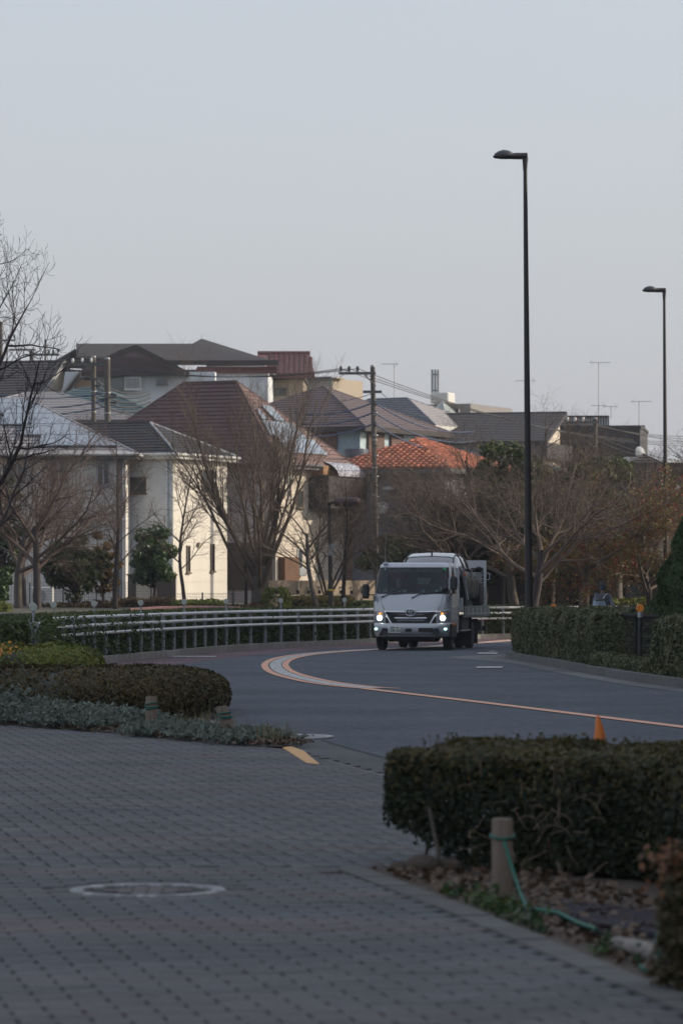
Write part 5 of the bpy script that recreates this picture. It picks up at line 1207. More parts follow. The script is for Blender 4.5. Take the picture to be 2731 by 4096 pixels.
mound('green_weed', (1.50, 13.2, .02), (.26,.5,.16), 'leafy green weeds at the lower right picture edge', 'plant', 1800, .03, CAM, 63)
stake(2008, 18.3, .42, .052, -.0, 'thick round wooden stake in front of the right foreground hedge', .80, 1)
rp = [(2015,18.2,3365),(2040,18.15,3450),(2075,18.0,3560),(2110,17.6,3640),(2160,17.3,3690),(2250,17.1,3720),(2330,16.6,3752),(2400,16.3,3790)]
rope('green_rope', [W(px, py, D) if k < 4 else Vector((X(px,D)-.02, D, .062)) for k, (px, D, py) in enumerate(rp)], .009, 'green rope running from the thick stake down along the soil')
rope('green_rope', [(X(2560,15),15,.03),(X(2590,14.8),14.7,.03),(X(2640,14.8),14.8,.05),(X(2650,14.6),14.9,.12),(X(2670,14.6),15,.2)], .009, 'green rope loop round the fallen pale log')
lg = MB(); a, b = Vector((X(2470,15.7),15.75,.045)), Vector((X(2660,15.2),15.15,.05)); lg.tube([a, a.lerp(b,.5)+Vector((0,0,.004)), b], [.036,.042,.04], 14); o = lg.build('fallen_log', mat('bleached_wood', (.20,.18,.165), .9, var=.45, scale=12, bump=.5)); tag(o, 'bleached pale log lying on the soil at the lower right', 'log')
o = MB().tube([(X(2220,17.4),17.4,.035),(X(2480,15.9),15.9,.035)], .022, 10).build('dark_pipe', mat('fence_black'  , (.012,.012,.013))); tag(o, 'dark straight pole lying on the soil left of the pale log', 'pole')
mb = MB(); mb.prism([(X(2240,18.1),18.1),(X(2300,16.95),16.95),(X(2800,15.9),15.9),(X(2900,16.9),16.9)], .0, .045); tag(mb.build('metal_plate', mat('dark_metal_plate', (.04,.037,.044), .92, var=.3, spec=.1)), 'flat dark plate on the soil under the right hedge', 'metal plate')
r = np.random.default_rng(15); n = 2300; y = r.uniform(13,20.4,n); ex = np.interp(y, [1.5,9.7,13.4,15.9,18.1,20.5], [3.4,1.9,1.24,.80,.42,-.06]); P_ = np.stack([ex+.2+r.uniform(0,.95,n)**1.1, y, .025+np.abs(r.normal(0,.012,n))],1)
tag(leaves('leaf_litter', P_, .04, DRY, None, 16, Nrm=np.tile([0,0,1.],(n,1)), elong=1.4), 'brown fallen leaves on the soil under the right foreground hedge', 'fallen leaves', kind='stuff')
n = 1500; y = r.uniform(13,18.6,n); ex = np.interp(y, [1.5,9.7,13.4,15.9,18.1,20.5], [3.4,1.9,1.24,.80,.42,-.06]); P_ = np.stack([ex+.17+np.abs(r.normal(0,.10,n)), y, .03+np.abs(r.normal(0,.025,n))],1); P_ = P_[noise3(P_, 3, 4) > .05]
tag(leaves('weeds', P_, .028, CAM, None, 17, elong=1.8), 'small green weeds along the path edging at the lower right', 'weeds', kind='stuff')
o = MB().ball((0,0,.05), (.10,.09,.06)).ball((.14,.05,.04), (.08,.07,.05)).ball((-.12,.03,.03),(.07,.06,.04)).build('clod', m_soil, None, loc=(X(1690,20.2),20.2,.0)); tag(o, 'dark clods of earth at the left end of the right foreground hedge', 'earth clods')
# orange cone
root = empty('traffic_cone', (X(2402,24.6), 24.6, .03), .3, 'orange plastic cone top poking above the right foreground hedge', 'traffic cone')
MB().box(-.17,.17,-.17,.17,0,.03,.01).build('base', mat('cone_base', (.30,.06,.03), .5), root)
MB().tube([(0,0,.03),(.012,0,.2),(.0,0,.4),(-.012,0,.58),(-.022,0,.66),(-.020,0,.68)], [.13,.10,.064,.030,.015,.006], 18).build('cone_body', mat('cone_orange', (.62,.16,.015), .45, var=.1), root)
MB().tube([(.004,0,.455),(-.006,0,.50)], [.0575,.0475], 18).build('pale_band', mat('cone_band', (.5,.2,.1), .4), root)

# ------------------------------------------------------------------ trees
bk = dict(bark=m_bark, twig=m_twig)
GZ = .85
tree('zelkova', 3, (X(1035,122),122,GZ), 'large vase shaped bare tree in front of the maroon roofed house', 1.07, .4, group=None, bark=m_bark, twig=m_twigred, spec=zelkova, trunk=dict(L=1.45,r=.25))
tree('zelkova2', 7, (X(985,123.5),123.5,GZ), 'thin dark stemmed bare tree just left of the large vase shaped tree', .72, 1.4, bark=m_barkdark, twig=m_twig, spec=slim, trunk=dict(L=7.6,r=.08,lean=-.04))
tree('slim', 12, (X(742,119),119,GZ), 'slim young bare tree in front of the white house wall', .82, 0, bark=m_barkdark, twig=m_twig, spec=slim, trunk=dict(L=6.4,r=.085,lean=-.03))
tree('slim', 14, (X(463,119),119,GZ), 'slim bare tree with dark trunk before the grey tiled house', .92, 2, bark=m_barkdark, twig=m_twig, spec=slim, trunk=dict(L=6.0,r=.10,lean=-.02))
tree('cherry', 21, (X(150,116),116,GZ), 'spreading bare tree with straight trunk at the left above the hedge', .88, .5, bark=m_barkdark, twig=m_twig, spec=cherry, trunk=dict(L=3.0,r=.16))
tree('cherry', 22, (X(75,118),118,GZ), 'bare tree with paired trunks nearest the left picture edge', .95, 2.5, bark=m_bark, twig=m_twig, spec=cherry, trunk=dict(L=2.8,r=.15))
tree('cherry', 22, (X(95,124),124,GZ), 'bare tree behind the paired trunks at the left edge', .85, 4.5, bark=m_bark, twig=m_twig, spec=cherry, trunk=dict(L=2.8,r=.15))
tree('multi', 31, (X(1275,120.5),120.5,GZ), 'bare tree with leaning pale trunk before the concrete wall', .9, 0, bark=m_bark, twig=m_twigred, spec=cherry, trunk=dict(L=2.9,r=.10,lean=-.35))
tree('multi2', 32, (X(1310,123),123,GZ), 'many stemmed bare shrub tree behind the brown park lamp', 1.0, 1, bark=m_bark, twig=m_twigred, spec=multi, trunk=dict(L=.5,r=.14))
tree('slim', 33, (X(1375,119.5),119.5,GZ), 'slim bare tree just right of the left park lamp', .8, 1, bark=m_barkdark, twig=m_twig, spec=slim, trunk=dict(L=5.4,r=.10,lean=-.05))
ch = 'spreading bare cherry tree '
CT = [(1560,127,.62,0,41,'with low fine branches behind the truck cab left side'),(1700,125,.95,1.0,42,'directly behind the truck cab'),(1850,122,.92,2.2,43,'behind the raised ramp of the truck'),(1900,130,1.18,.6,42,'rising highest above the truck bed'),(2060,121,.98,3.1,41,'just left of the tall lamp post'),(2200,127,1.15,4.0,43,'behind the right ivy hedge'),(2330,118,1.0,5.2,42,'with thick dark limbs above the cyclist'),(2470,125,1.12,1.9,41,'left of the right park lamp'),(2120,112.5,.9,.3,43,'with long limbs crossing the tall lamp post')]
for px, D, sc, rz, sd, lb in CT:
    tree('cherry', sd, (X(px,D),D,GZ if D > 115 else .75), ch+lb, sc, rz, name='cherry_tree', group='bare cherry trees at the bend', zs=sc*.88, bark=m_barkdark if sd == 43 else m_bark, twig=m_twigred, spec=cherry, trunk=dict(L=2.6,r=.17,lean=.12))
# near tree at the left edge, branches reaching into the picture
tree('dogwood', 51, (X(-50,64),64,.1), 'dark bare tree with budded upturned twigs at the left picture edge', 1.0, 2.6, name='near_bare_tree', zs=1.28, bark=m_barkdark, twig=m_barkdark, spec=dogwood, trunk=dict(L=4.7,r=.10,lean=.03))
tree('dogwood', 52, (X(-235,66),66,.1), 'second dark bare tree just outside the left edge with twigs crossing the solar roof', .95, 1.8, name='near_bare_tree', bark=m_barkdark, twig=m_barkdark, spec=dogwood, trunk=dict(L=4.0,r=.10,lean=.05))
tree('weep', 53, (X(-620,92),92,.3), 'tall pale twiggy tree with only a few top sprays visible at the upper left edge', 1.15, .8, name='bare_tree', bark=m_bark, twig=m_twig, spec=cherry, trunk=dict(L=5.4,r=.17))
tree('dogwood', 51, (X(3010,92),92,.3), 'bare tree whose twig tips enter at the right picture edge', 1.05, 3.6, name='bare_tree', bark=m_bark, twig=m_twig, spec=dogwood, trunk=dict(L=7.4,r=.10,lean=.03))
# leafy trees
def leafy(c, rad, n, ls, m, label, seed, th=1.6, tr=.12, cat='tree', name='evergreen_tree', clumps=60, group=None):
    r = np.random.default_rng(seed); a = r.normal(size=(clumps,3)); a /= np.linalg.norm(a,axis=1)[:,None]; a *= r.uniform(.35,1.12,clumps)[:,None]; C_ = a*np.array(rad); C_[:,2] += th + rad[2]
    k = r.integers(0, clumps, n); d = r.normal(size=(n,3)); d /= np.linalg.norm(d,axis=1)[:,None]; cr = min(rad)*r.uniform(.12,.42,clumps); P = C_[k] + d*(cr[k]*r.uniform(.6,1.05,n))[:,None]*np.array([1,1,.75])
    root = empty(name, c, 0, label, cat, group); leaves('foliage', P, ls, m, root, seed, d, kind='stuff')
    MB().tube([(0,0,-.1),(.05,0,th*.6),(0,0,th+rad[2]*1.1)], [tr*1.2,tr,tr*.3], 9).build('trunk', m_barkdark, root); mb = MB()
    for q in range(0, clumps, 2): p = Vector(C_[q]); s0 = Vector((0,0,th*.8 + (p.z-th)*.3)); mb.tube([s0, s0.lerp(p,.5)+Vector((0,0,-.1)), p], [tr*.4,tr*.25,.01], 5, caps=False)
    mb.build('limbs', m_barkdark, root); return root
leafy((X(300,122),122,GZ),(1.05,1.0,.85),9000,.085,EVG,'dark evergreen shrub tree between two bare trunks at left',71,.55,.08)
leafy((X(408,124),124,GZ),(.55,.6,.95),4200,.075,ORG,'orange yellow leaved shrub tree before the grey tiled house',72,.5,.05,name='autumn_shrub')
leafy((X(615,130),130,.95),(.85,.8,.95),9000,.08,CAM,'bright green camellia before the bluish wall',73,.75,.07)
leafy((X(10,126),126,GZ),(.7,.8,1.9),9000,.085,CAM,'tall green shrub at the left picture edge behind the trunks',74,.5,.07)
leafy((X(-30,112),112,.8),(.6,.8,.6),3500,.08,CAM,'low dark green shrub at the left picture edge',79,.1,.07)
for k, (px, D, rx, rz_, z, lb) in enumerate(((1880,125,1.5,1.1,1.4,'olive evergreen tree behind the cherry crowns right of the orange roof'),(2000,125,1.7,1.7,1.9,'broad olive evergreen left of the tall lamp post'),(2200,124,1.6,1.3,1.9,'olive evergreen right of the tall lamp post'),(2340,125,1.5,1.5,2.1,'yellow green evergreen above the dark building'),(1600,137,1.3,.9,.8,'low dark evergreen behind the truck cab roof'),(1930,125.5,1.2,.8,.8,'dark evergreen right of the raised ramp'))):
    leafy((X(px,D),D,.9),(rx,1.3,rz_),19000,.10,EVG,lb,80+k,z,.12,group='olive evergreens behind the cherry trees')
for k, (x_, y_) in enumerate(((13.2,106.5),(15.5,104))): leafy((x_,y_,.1),(2.3,2.3,2.4),9000,.16,EVG,'unseen evergreen added to darken the car reflection, ' + ('nearest the road','by the block corner')[k],180+k,1.2,.16)  # out-of-view trees added so the car side reflects something dark
leafy((X(2140,123),123,.9),(.95,.9,.65),7000,.08,CAM,'dark glossy evergreen shrub right of the lamp post base',90,.9,.08)
rt = tree('cherry', 44, (X(2600,118),118,GZ), 'red and yellow leaved spreading tree around the right park lamp', .80, 1.1, name='red_leaved_tree', bark=m_barkdark, twig=m_twigred, spec=cherry, trunk=dict(L=1.9,r=.14), leafspec=(20000,.07,RED,.08), zs=.66)
tree('cherry', 45, (X(2440,120),120,GZ), 'red tinged spreading tree above the cyclist', .68, 2.1, name='red_leaved_tree', bark=m_barkdark, twig=m_twigred, spec=cherry, trunk=dict(L=2.2,r=.14), leafspec=(12000,.066,RED,.08), zs=.62)
# conifer right
def conifer(c, r0, h, n, m, label, seed):
    r = np.random.default_rng(seed); z = h*(1-np.sqrt(r.uniform(0,1,n))); a = r.uniform(0,6.283,n); q = r0*(1-z/h)**.8*(1+.13*np.sin(a*5+z*4)+.1*np.sin(z*9+a*2))*(1-np.abs(r.exponential(.06,n)))
    P = np.stack([np.cos(a)*q, np.sin(a)*q, z+.15],1); Nn = np.stack([np.cos(a), np.sin(a), np.full(n,.3)],1); root = empty('conifer', c, 0, label, 'tree'); leaves('foliage', P, .036, m, root, seed, Nn, kind='stuff', elong=2)
    MB().tube([(0,0,-.1),(0,0,h*.8)], [.09,.02], 8).build('trunk', m_barkdark, root); MB().lathe([(r0*.82,.2),(r0*.5,h*.45),(0,h*.9)], n=16).build('dark_core', MATS['hedge_core'], root)  # dark inner cone fills in for shade inside the crown
conifer((X(2775,72),72,.1), 1.05, 3.1, 48000, CONIF, 'bushy green conifer cut by the right picture edge', 91)
# shrub rows on the bank
def row(px0, px1, D, pt, m, label, w=1.0, zb=.75, seed=1, dens=500, ls=.06, name='shrub_row', cat='shrubs'):
    hedge(name, [(X(px0,D),D),(X((px0+px1)/2,D),D+.1),(X(px1,D),D)], w, max(.2, Z(pt,D)-zb), label, cat, dens, ls, m, seed, z0=zb, corner=.6, rough=.12)
row(455, 720, 124, 2395, BRO, 'reddish brown shrub row below the white house wall', seed=101); row(150, 470, 122, 2415, BRO, 'mixed brown and green shrubs between the trunks at left', seed=102)
row(700, 900, 120, 2405, YEL, 'yellow green shrub row below the white wall', seed=103); row(-40, 60, 108, 2415, YEL, 'yellow shrub at the left edge above the hedge', seed=104); row(900, 1090, 121, 2425, BRO, 'low dark shrubs at the foot of the large bare tree', seed=110)
row(1130, 1410, 122, 2388, YSH, 'pale yellow twiggy shrubs before the concrete wall', seed=105, dens=650); row(1405, 1560, 119, 2410, H_green, 'green clipped shrub row right of the slim tree', seed=106)
row(2440, 2620, 121.8, 2398, YEL, 'bright yellow green hedge in the light behind the cyclist', seed=107, zb=.3, dens=700); row(1960, 2460, 121.4, 2432, H_green, 'green shrub row behind the right road bend', seed=108, zb=.2); row(2600,2760,121.6,2425,H_dark,'dark shrub row at the right under the park lamp', seed=109, zb=.3)
root = tag(MB().tube([W(520,2446,112),W(640,2438,112.5),W(800,2436,113),W(960,2440,112)], .10, 8).build('terracotta_edging', mat('terracotta', (.20,.11,.10), .85, var=.2)), 'curved reddish edging band on the bank behind the hedge', 'edging')
mound('sapling', (X(1105,121),121,GZ), (.5,.4,.75), 'small leafy green sapling before the concrete wall', 'plant', 900, .07, YEL, 111, inner=False)
# far skyline plants
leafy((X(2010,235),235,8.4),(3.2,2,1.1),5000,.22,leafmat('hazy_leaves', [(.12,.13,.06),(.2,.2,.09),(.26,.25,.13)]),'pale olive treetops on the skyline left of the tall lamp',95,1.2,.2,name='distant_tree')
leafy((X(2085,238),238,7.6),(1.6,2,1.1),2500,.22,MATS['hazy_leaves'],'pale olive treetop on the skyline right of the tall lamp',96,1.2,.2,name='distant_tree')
tree('cherry', 42, (X(1645,205),205,6.6), 'bare tree on the skyline beside the antenna mast', .72, 2.0, name='distant_bare_tree', bark=m_bark, twig=m_twigred, spec=cherry, trunk=dict(L=2.6,r=.17,lean=.12))
leafy((X(1392,200),200,9.2),(1.1,.8,.5),1500,.10,leafmat('plum_blossom', [(.3,.07,.09),(.4,.12,.14),(.2,.06,.06)]),'red plum in bloom behind the single pole',97,.5,.08,name='plum_tree')

# ------------------------------------------------------------------ truck
TS = 15000/160.4                                  # distance of the cab front
TX, TY = X(1420+600*.37, TS), TS
YAW = R(-10.2)
m_silver = mat('silver_paint', (.47,.49,.53), .36, .5, var=.03, scale=2, coat=.5); m_chrome = mat('chrome', (.75,.77,.8), .14, .95, var=.03); m_dkchrome = mat('dark_chrome', (.14,.14,.145), .15, .8, var=.05)
m_chassis = mat('chassis_black', (.012,.012,.014), .6, var=.2, scale=6); m_alu = mat('aluminium', (.52,.54,.56), .45, .15, var=.1, scale=5); m_green_alu = mat('weathered_aluminium', (.20,.22,.20), .6, .3, var=.12, scale=5)
m_lampglass = glassmat('lamp_glass', (.85,.87,.9), .06); m_wind = glassmat('windscreen_glass', (.48,.56,.60), .045)
m_lit = mat('lit_headlamp', (1,1,.9), .3, var=0, emit=(.95,1,.82), es=22); m_fog = mat('lit_fog_lamp', (.8,1,.95), .3, var=0, emit=(.45,1,.85), es=4.5); m_turn = mat('lit_amber_lamp', (.8,.3,.05), .3, var=0, emit=(1,.42,.08), es=1.2)
m_interior = mat('cab_interior', (.028,.038,.048), .8, var=.1); m_red = mat('red_lamp', (.45,.05,.02), .3, var=0); m_orl = mat('orange_marker', (.75,.17,.03), .3, var=0)
truck = empty('tow_truck', (TX, TY, .012), YAW, 'silver flatbed tow truck with lit headlamps carrying a dark car round the bend', 'truck')
def cabring(z, yf, w, yb=1.62):
    h = [(-w,yb),(-w,1.15),(-w,.62+yf*.3),(-w,yf+.26),(-w+.035,yf+.11),(-w+.13,yf+.025),(-w*.5,yf-.012),(0,yf-.025)]
    return [(x,y,z) for x,y in h] + [(-x,y,z) for x,y in reversed(h[:-1])]
lv = [(.42,.10,.955),(.66,.05,.965),(.97,.06,.975),(1.20,.10,.985),(1.355,.15,.985),(1.40,.17,.98),(2.065,.47,.905),(2.13,.53,.885),(2.17,.63,.84),(2.185,.80,.76)]
def skp(i, k): return i == 5 and (4 <= k <= 9 or k in (1,2,11,12))
cab = MB().loft([cabring(*a) for a in lv], closed=False, caps=False, skip=skp)
top = cabring(*lv[-1]); cab._add(top, [tuple(range(15))]); 
cab.poly([(-.965,1.62,.42),(.965,1.62,.42),(.965,1.62,1.2),(-.965,1.62,1.2)]); cab.poly([(-.90,1.62,2.0),(.90,1.62,2.0),(.88,1.62,2.18),(-.88,1.62,2.18)])
cab.box(-.985,-.86,1.6,1.63,1.2,2.02); cab.box(.86,.985,1.6,1.63,1.2,2.02)
cab_o = cab.build('cab', m_silver, truck)
r5, r6 = cabring(*lv[5]), cabring(*lv[6])
mb = MB(); mb.loft([r5[4:11], r6[4:11]], closed=False, caps=False); mb.build('windscreen', m_wind, cab_o)
mb = MB()                                        # black frit border
def lerp3(a, b, t): return tuple(a[i]+(b[i]-a[i])*t for i in range(3))
lo, hi = r5[4:11], r6[4:11]
def offs(p): return (p[0]*1.002, p[1]-.006, p[2])
b0_ = [offs(p) for p in lo]; b1_ = [offs(lerp3(p,q,.07)) for p,q in zip(lo,hi)]; t0_ = [offs(lerp3(p,q,.965)) for p,q in zip(lo,hi)]; t1_ = [offs(q) for q in hi]
mb.loft([b0_, b1_], closed=False, caps=False, smooth=False); mb.loft([t0_, t1_], closed=False, caps=False, smooth=False)
for s in (0, -1):
    a, b = b1_[s], t0_[s]; n1 = 1 if s == 0 else -2; c, d = lerp3(b1_[s], b1_[n1], .55), lerp3(t0_[s], t0_[n1], .55); mb.poly([a, c, d, b])
mb.build('windscreen_border', m_black, cab_o)
for s in (1, -1):
    rng_ = [(1,3)] if s > 0 else [(11,13)]
    for a, b in rng_: mb = MB(); mb.loft([r5[a:b+1], r6[a:b+1]], closed=False, caps=False); mb.build('side_window', m_wind, cab_o)
MB().box(-.95,.95,.2,1.6,.9,.96).build('cab_floor', m_interior, cab_o)
MB().box(-.93,.93,.22,.62,1.15,1.33,.05).build('dashboard', m_interior, cab_o)
for x in (-.45,.5): MB().box(x-.25,x+.25,1.30,1.45,1.0,1.75,.06).build('seat_back', m_interior, cab_o); MB().box(x-.25,x+.25,.85,1.35,.96,1.08,.04).build('seat', m_interior, cab_o)
MB().tube([(-.45+.19*math.cos(a), .70+.05*math.sin(a), 1.38+.17*math.sin(a)) for a in [2*math.pi*k/20 for k in range(21)]], .014, 6, caps=False).build('steering_wheel', m_black, cab_o)
MB().box(-.87,.87,1.50,1.53,1.45,1.50).build('rear_window_rail', m_interior, cab_o)
MB().box(-.06,.07,.47,.50,1.96,2.05,.01).build('camera_box', m_black, cab_o)
MB().box(-.735,-.695,.415,.42,2.0,2.035).build('sticker', mat('pale_sticker', (.45,.65,.68), .5), cab_o); MB().lathe([(0,0),(.04,0),(.04,.006),(0,.006)], n=20, axis='Y').build('sticker', mat('green_sticker', (.06,.42,.20), .5), cab_o, loc=(.79,.405,2.02))
# bonnet creases
for s in (-1,1):
    MB().tube([(s*.80,.158,1.35),(s*.735,.10,1.12),(s*.655,.042,.975)], .006, 5).build('panel_seam', m_black, cab_o)
    MB().tube([(s*.93,.13,1.335),(s*.93,.10,1.22)], [.045,.03], 10).build('mirror_base_cap', mat('grey_cap', (.13,.13,.15), .5), cab_o)
# grille
gr = MB().box(-.64,.64,-.005,.06,.655,.955,.01).build('grille', m_chassis, truck)
for z, w, hh, mt_ in ((.955,.655,.040,m_chrome),(.80,.56,.032,m_chrome)): 
    MB().tube([(-w,.055,z),(-w*.6,-.0,z-.002),(0,-.02,z-.006),(w*.6,-.0,z-.002),(w,.055,z)], hh*.75, 8).build('chrome_bar', mt_, gr)
for z in (.89,.74): MB().tube([(-.56,.05,z),(0,-.012,z-.01),(.56,.05,z)], .034, 8).build('smoked_bar', m_dkchrome, gr)
for s in (-1,1): MB().tube([(s*.665,.05,.985),(s*.60,.0,.84),(s*.50,-.01,.665),(s*.45,-.01,.650)], [.022,.026,.022,.015], 8).build('chrome_blade', m_chrome, gr)
MB().tube([(.155*math.cos(a),-.035,.955+.085*math.sin(a)) for a in [math.pi*k/12 for k in range(13)]], .014, 6).build('chrome_arch', m_chrome, gr)
em = MB().lathe([(0,0),(.112,0),(.112,-.018),(0,-.022)], n=28, axis='Y').build('emblem', m_dkchrome, gr, loc=(0,-.028,.935)); em.scale = (1,1,.80)
def ell(rx, rz, cz=0, r=.009): return MB().tube([(rx*math.cos(a), -.03, cz+rz*math.sin(a)) for a in [2*math.pi*k/28 for k in range(29)]], r, 6, caps=False)
for mb_ in (ell(.112,.112,r=.011), ell(.034,.098), ell(.072,.034,.066,.008)): mb_.build('emblem_ring', m_chrome, em)
# headlamps
for s in (-1,1):
    pl_ = [(.945,.975),(.70,.945),(.555,.665),(.935,.675)] if s < 0 else [(.955,1.0),(.66,.955),(.545,.675),(.945,.695)]
    def yy(x): return .035 if x < .75 else .035 + (x-.75)*.75
    q = [(s*x, yy(x)-.012, z) for x, z in pl_]
    hl = MB(); hl._add([(p[0],p[1]+.03,p[2]) for p in q], [(0,1,2,3)]); hl = hl.build('headlight', mat('lamp_housing_grey', (.24,.25,.27), .25, .6, var=.2), truck)
    MB()._add([(p[0],p[1]-.03,p[2]) for p in q], [(0,1,2,3)]).build('lens', m_lampglass, hl)
    cx_ = s*.795; MB().ball((cx_, .045, .80), (.034,.02,.034), 14, 9).build('low_beam', m_lit, hl); MB().lathe([(.055,.0),(.085,-.03),(.08,-.03),(.05,.0)], n=20, axis='Y').build('reflector_ring', m_chrome, hl, loc=(cx_,.06,.80))
    MB().ball((s*.785,.05,.905), (.035,.015,.03), 12, 8).build('turn_lamp', m_turn, hl); MB().ball((s*.895,.12,.925), (.028,.012,.022)).build('marker_lamp', m_red, hl)
    MB().tube([(q[0][0],q[0][1]-.03,q[0][2]),(q[1][0],q[1][1]-.03,q[1][2])], .010, 6).build('chrome_trim', m_chrome, hl)
    MB().box(s*.62-.05,s*.62+.05,.02,.05,.69,.75,.01).build('reflector_cup', m_chrome, hl)
# bumper
def bring(z, yf, w): 
    h = [(-w,1.0),(-w,.35),(-w+.03,yf+.14),(-w+.16,yf+.02),(-w*.5,yf-.02),(0,yf-.035)]; return [(x,y,z) for x,y in h] + [(-x,y,z) for x,y in reversed(h[:-1])]
bmp = MB().loft([bring(.335,.05,.935), bring(.37,-.02,.955), bring(.47,-.055,.965), bring(.60,-.06,.97), bring(.655,-.045,.97), bring(.675,.03,.965)], closed=False, caps=False); bmp._add(bring(.675,.03,.965), [tuple(range(11))]); bmp._add(bring(.335,.05,.935), [tuple(range(10,-1,-1))])
bo = bmp.build('bumper', m_silver, truck)
ch_ = MB(); ch_.loft([[(x,y-.012,z) for x,y,z in ((-.80,.0,.335),(-.45,-.075,.335),(0,-.085,.335),(.45,-.075,.335),(.84,.0,.335))],[(x,y-.018,z) for x,y,z in ((-.80,.0,.43),(-.45,-.075,.40),(0,-.088,.395),(.45,-.075,.40),(.84,.0,.43))]], closed=False, caps=False); ch_.build('chin_panel', mat('chin_grey', (.14,.145,.15), .4, .4), bo)
for x0, x1, z0, z1 in ((-.655,-.57,.445,.545),(-.13,.045,.455,.54),(.205,.58,.45,.555)): MB().box(x0,x1,-.105,-.07,z0,z1,.012).build('air_slot', m_chassis, bo)
for s in (-1,1):
    MB().extr([(s*.60,-.10,.545),(s*.70,-.085,.55),(s*.76,-.07,.43),(s*.80,-.05,.36),(s*.56,-.10,.40)], (0,.02,0)).build('chrome_corner', m_dkchrome, bo)
    f = MB().lathe([(.06,0),(.06,-.02),(.04,-.02),(.04,0)], n=18, axis='Y').build('fog_lamp', m_chrome, bo, loc=(s*.875,-.0,.525)); f.scale = (1,1,.8); MB().ball((0,-.015,0), (.032,.014,.028), 14, 8).build('fog_bulb', m_fog, f)
MB().box(.985,1.06,.42,.50,.60,.67,.01).build('side_marker', m_orl, truck)
# licence plate with its characters
plate = MB().box(-.165,.165,-.006,.006,-.0825,.0825,.006).build('licence_plate', mat('plate_white', (.62,.64,.64), .4, var=.03), bo, loc=(-.392,-.115,.508)); plate.rotation_euler = (0,R(1),0)
def text(s, size, loc, m, parent, ext=.001, name='lettering', align='CENTER', rot=(R(90),0,0)):
    c = bpy.data.curves.new(name, 'FONT'); c.body = s; c.size = size; c.align_x = align; c.align_y = 'CENTER'; c.extrude = ext; c.resolution_u = 2; c.offset = size*.022; o = bpy.data.objects.new(name, c); COL.objects.link(o)
    dg = bpy.context.evaluated_depsgraph_get(); me = bpy.data.meshes.new_from_object(o.evaluated_get(dg)); bpy.data.objects.remove(o); me.materials.clear(); return link_mesh(name, me, m, parent, loc, rot)
m_pg = mat('plate_green', (.02,.09,.05), .5, var=0)
text('多摩 100', .052, (-.0,-.008,.048), m_pg, plate); text('58-30', .108, (.025,-.008,-.025), m_pg, plate); text('せ', .05, (-.128,-.008,-.022), m_pg, plate)
for x in (-.10,.10): MB().lathe([(0,0),(.009,0),(.009,-.003),(0,-.003)], n=8, axis='Y').build('screw', m_steel, plate, loc=(x,-.006,.055))
# wipers, mirrors
for x0, x1, zo in ((-.76,.02,0),(.02,.88,.0)):
    if x0 < -.5: a, m1, b = (-.74,.12,1.33), (-.56,.14,1.40), (.04,.165,1.415)
    else: a, m1, b = (.03,.10,1.305), (.22,.125,1.40), (.87,.19,1.475)
    wp = MB().tube([a, m1, b], [.014,.011,.007], 6).build('wiper', m_black, truck); MB().ball(a, .024, 8, 6).build('pivot', m_black, wp)
    c = lerp3(m1, b, .1); d = lerp3(m1, b, .98); MB().tube([(c[0],c[1]-.004,c[2]-.012),(d[0],d[1]-.004,d[2]-.004)], .012, 5).build('blade', m_rubber, wp)
mi = MB().box(-.09,.09,-.05,.05,-.18,.18,.045).build('wing_mirror', m_black, truck, loc=(-1.155,.12,1.46)); MB().tube([(.05,0,-.08),(.26,.08,-.085)], .014, 6).build('mirror_arm', m_black, mi)
mi = MB().box(-.09,.09,-.05,.05,-.17,.17,.045).build('wing_mirror', m_black, truck, loc=(1.075,.05,1.66)); MB().tube([(0,0,-.15),(-.03,.03,-.24),(-.10,.12,-.30)], .022, 8).build('mirror_arm', m_black, mi); MB().box(-.13,-.085,-.02,.03,-.16,.14,.015).build('mirror_back', m_silver, mi)
MB().lathe([(0,-.03),(.06,-.02),(.085,.01)], n=18, axis='Y').build('round_mirror', m_black, truck, loc=(.84,.14,1.53))
MB().tube([(.84,.15,1.5),(.93,.16,1.40)], .01, 6).build('round_mirror_arm', m_black, truck)
MB().tube([(-.80,.9,2.18),(-.78,.95,2.95)], [.006,.003], 5).build('radio_aerial', m_steel, truck)
MB().box(-.80,-.66,.52,.60,2.135,2.19,.02).build('roof_marker', m_silver, truck)
door = MB().box(.976,.99,.30,1.35,.70,1.36).build('door', m_silver, truck); MB().box(.99,1.02,1.10,1.24,1.12,1.16,.01).build('handle', m_chrome, door)
door = MB().box(-.99,-.976,.30,1.35,.70,1.36).build('door', m_silver, truck); MB().box(-1.02,-.99,1.10,1.24,1.12,1.16,.01).build('handle', m_chrome, door)
MB().box(.9,1.0,.20,1.1,.30,.66,.02).build('wheel_arch', m_chassis, truck); MB().box(-1.0,-.9,.20,1.1,.30,.66,.02).build('wheel_arch', m_chassis, truck)
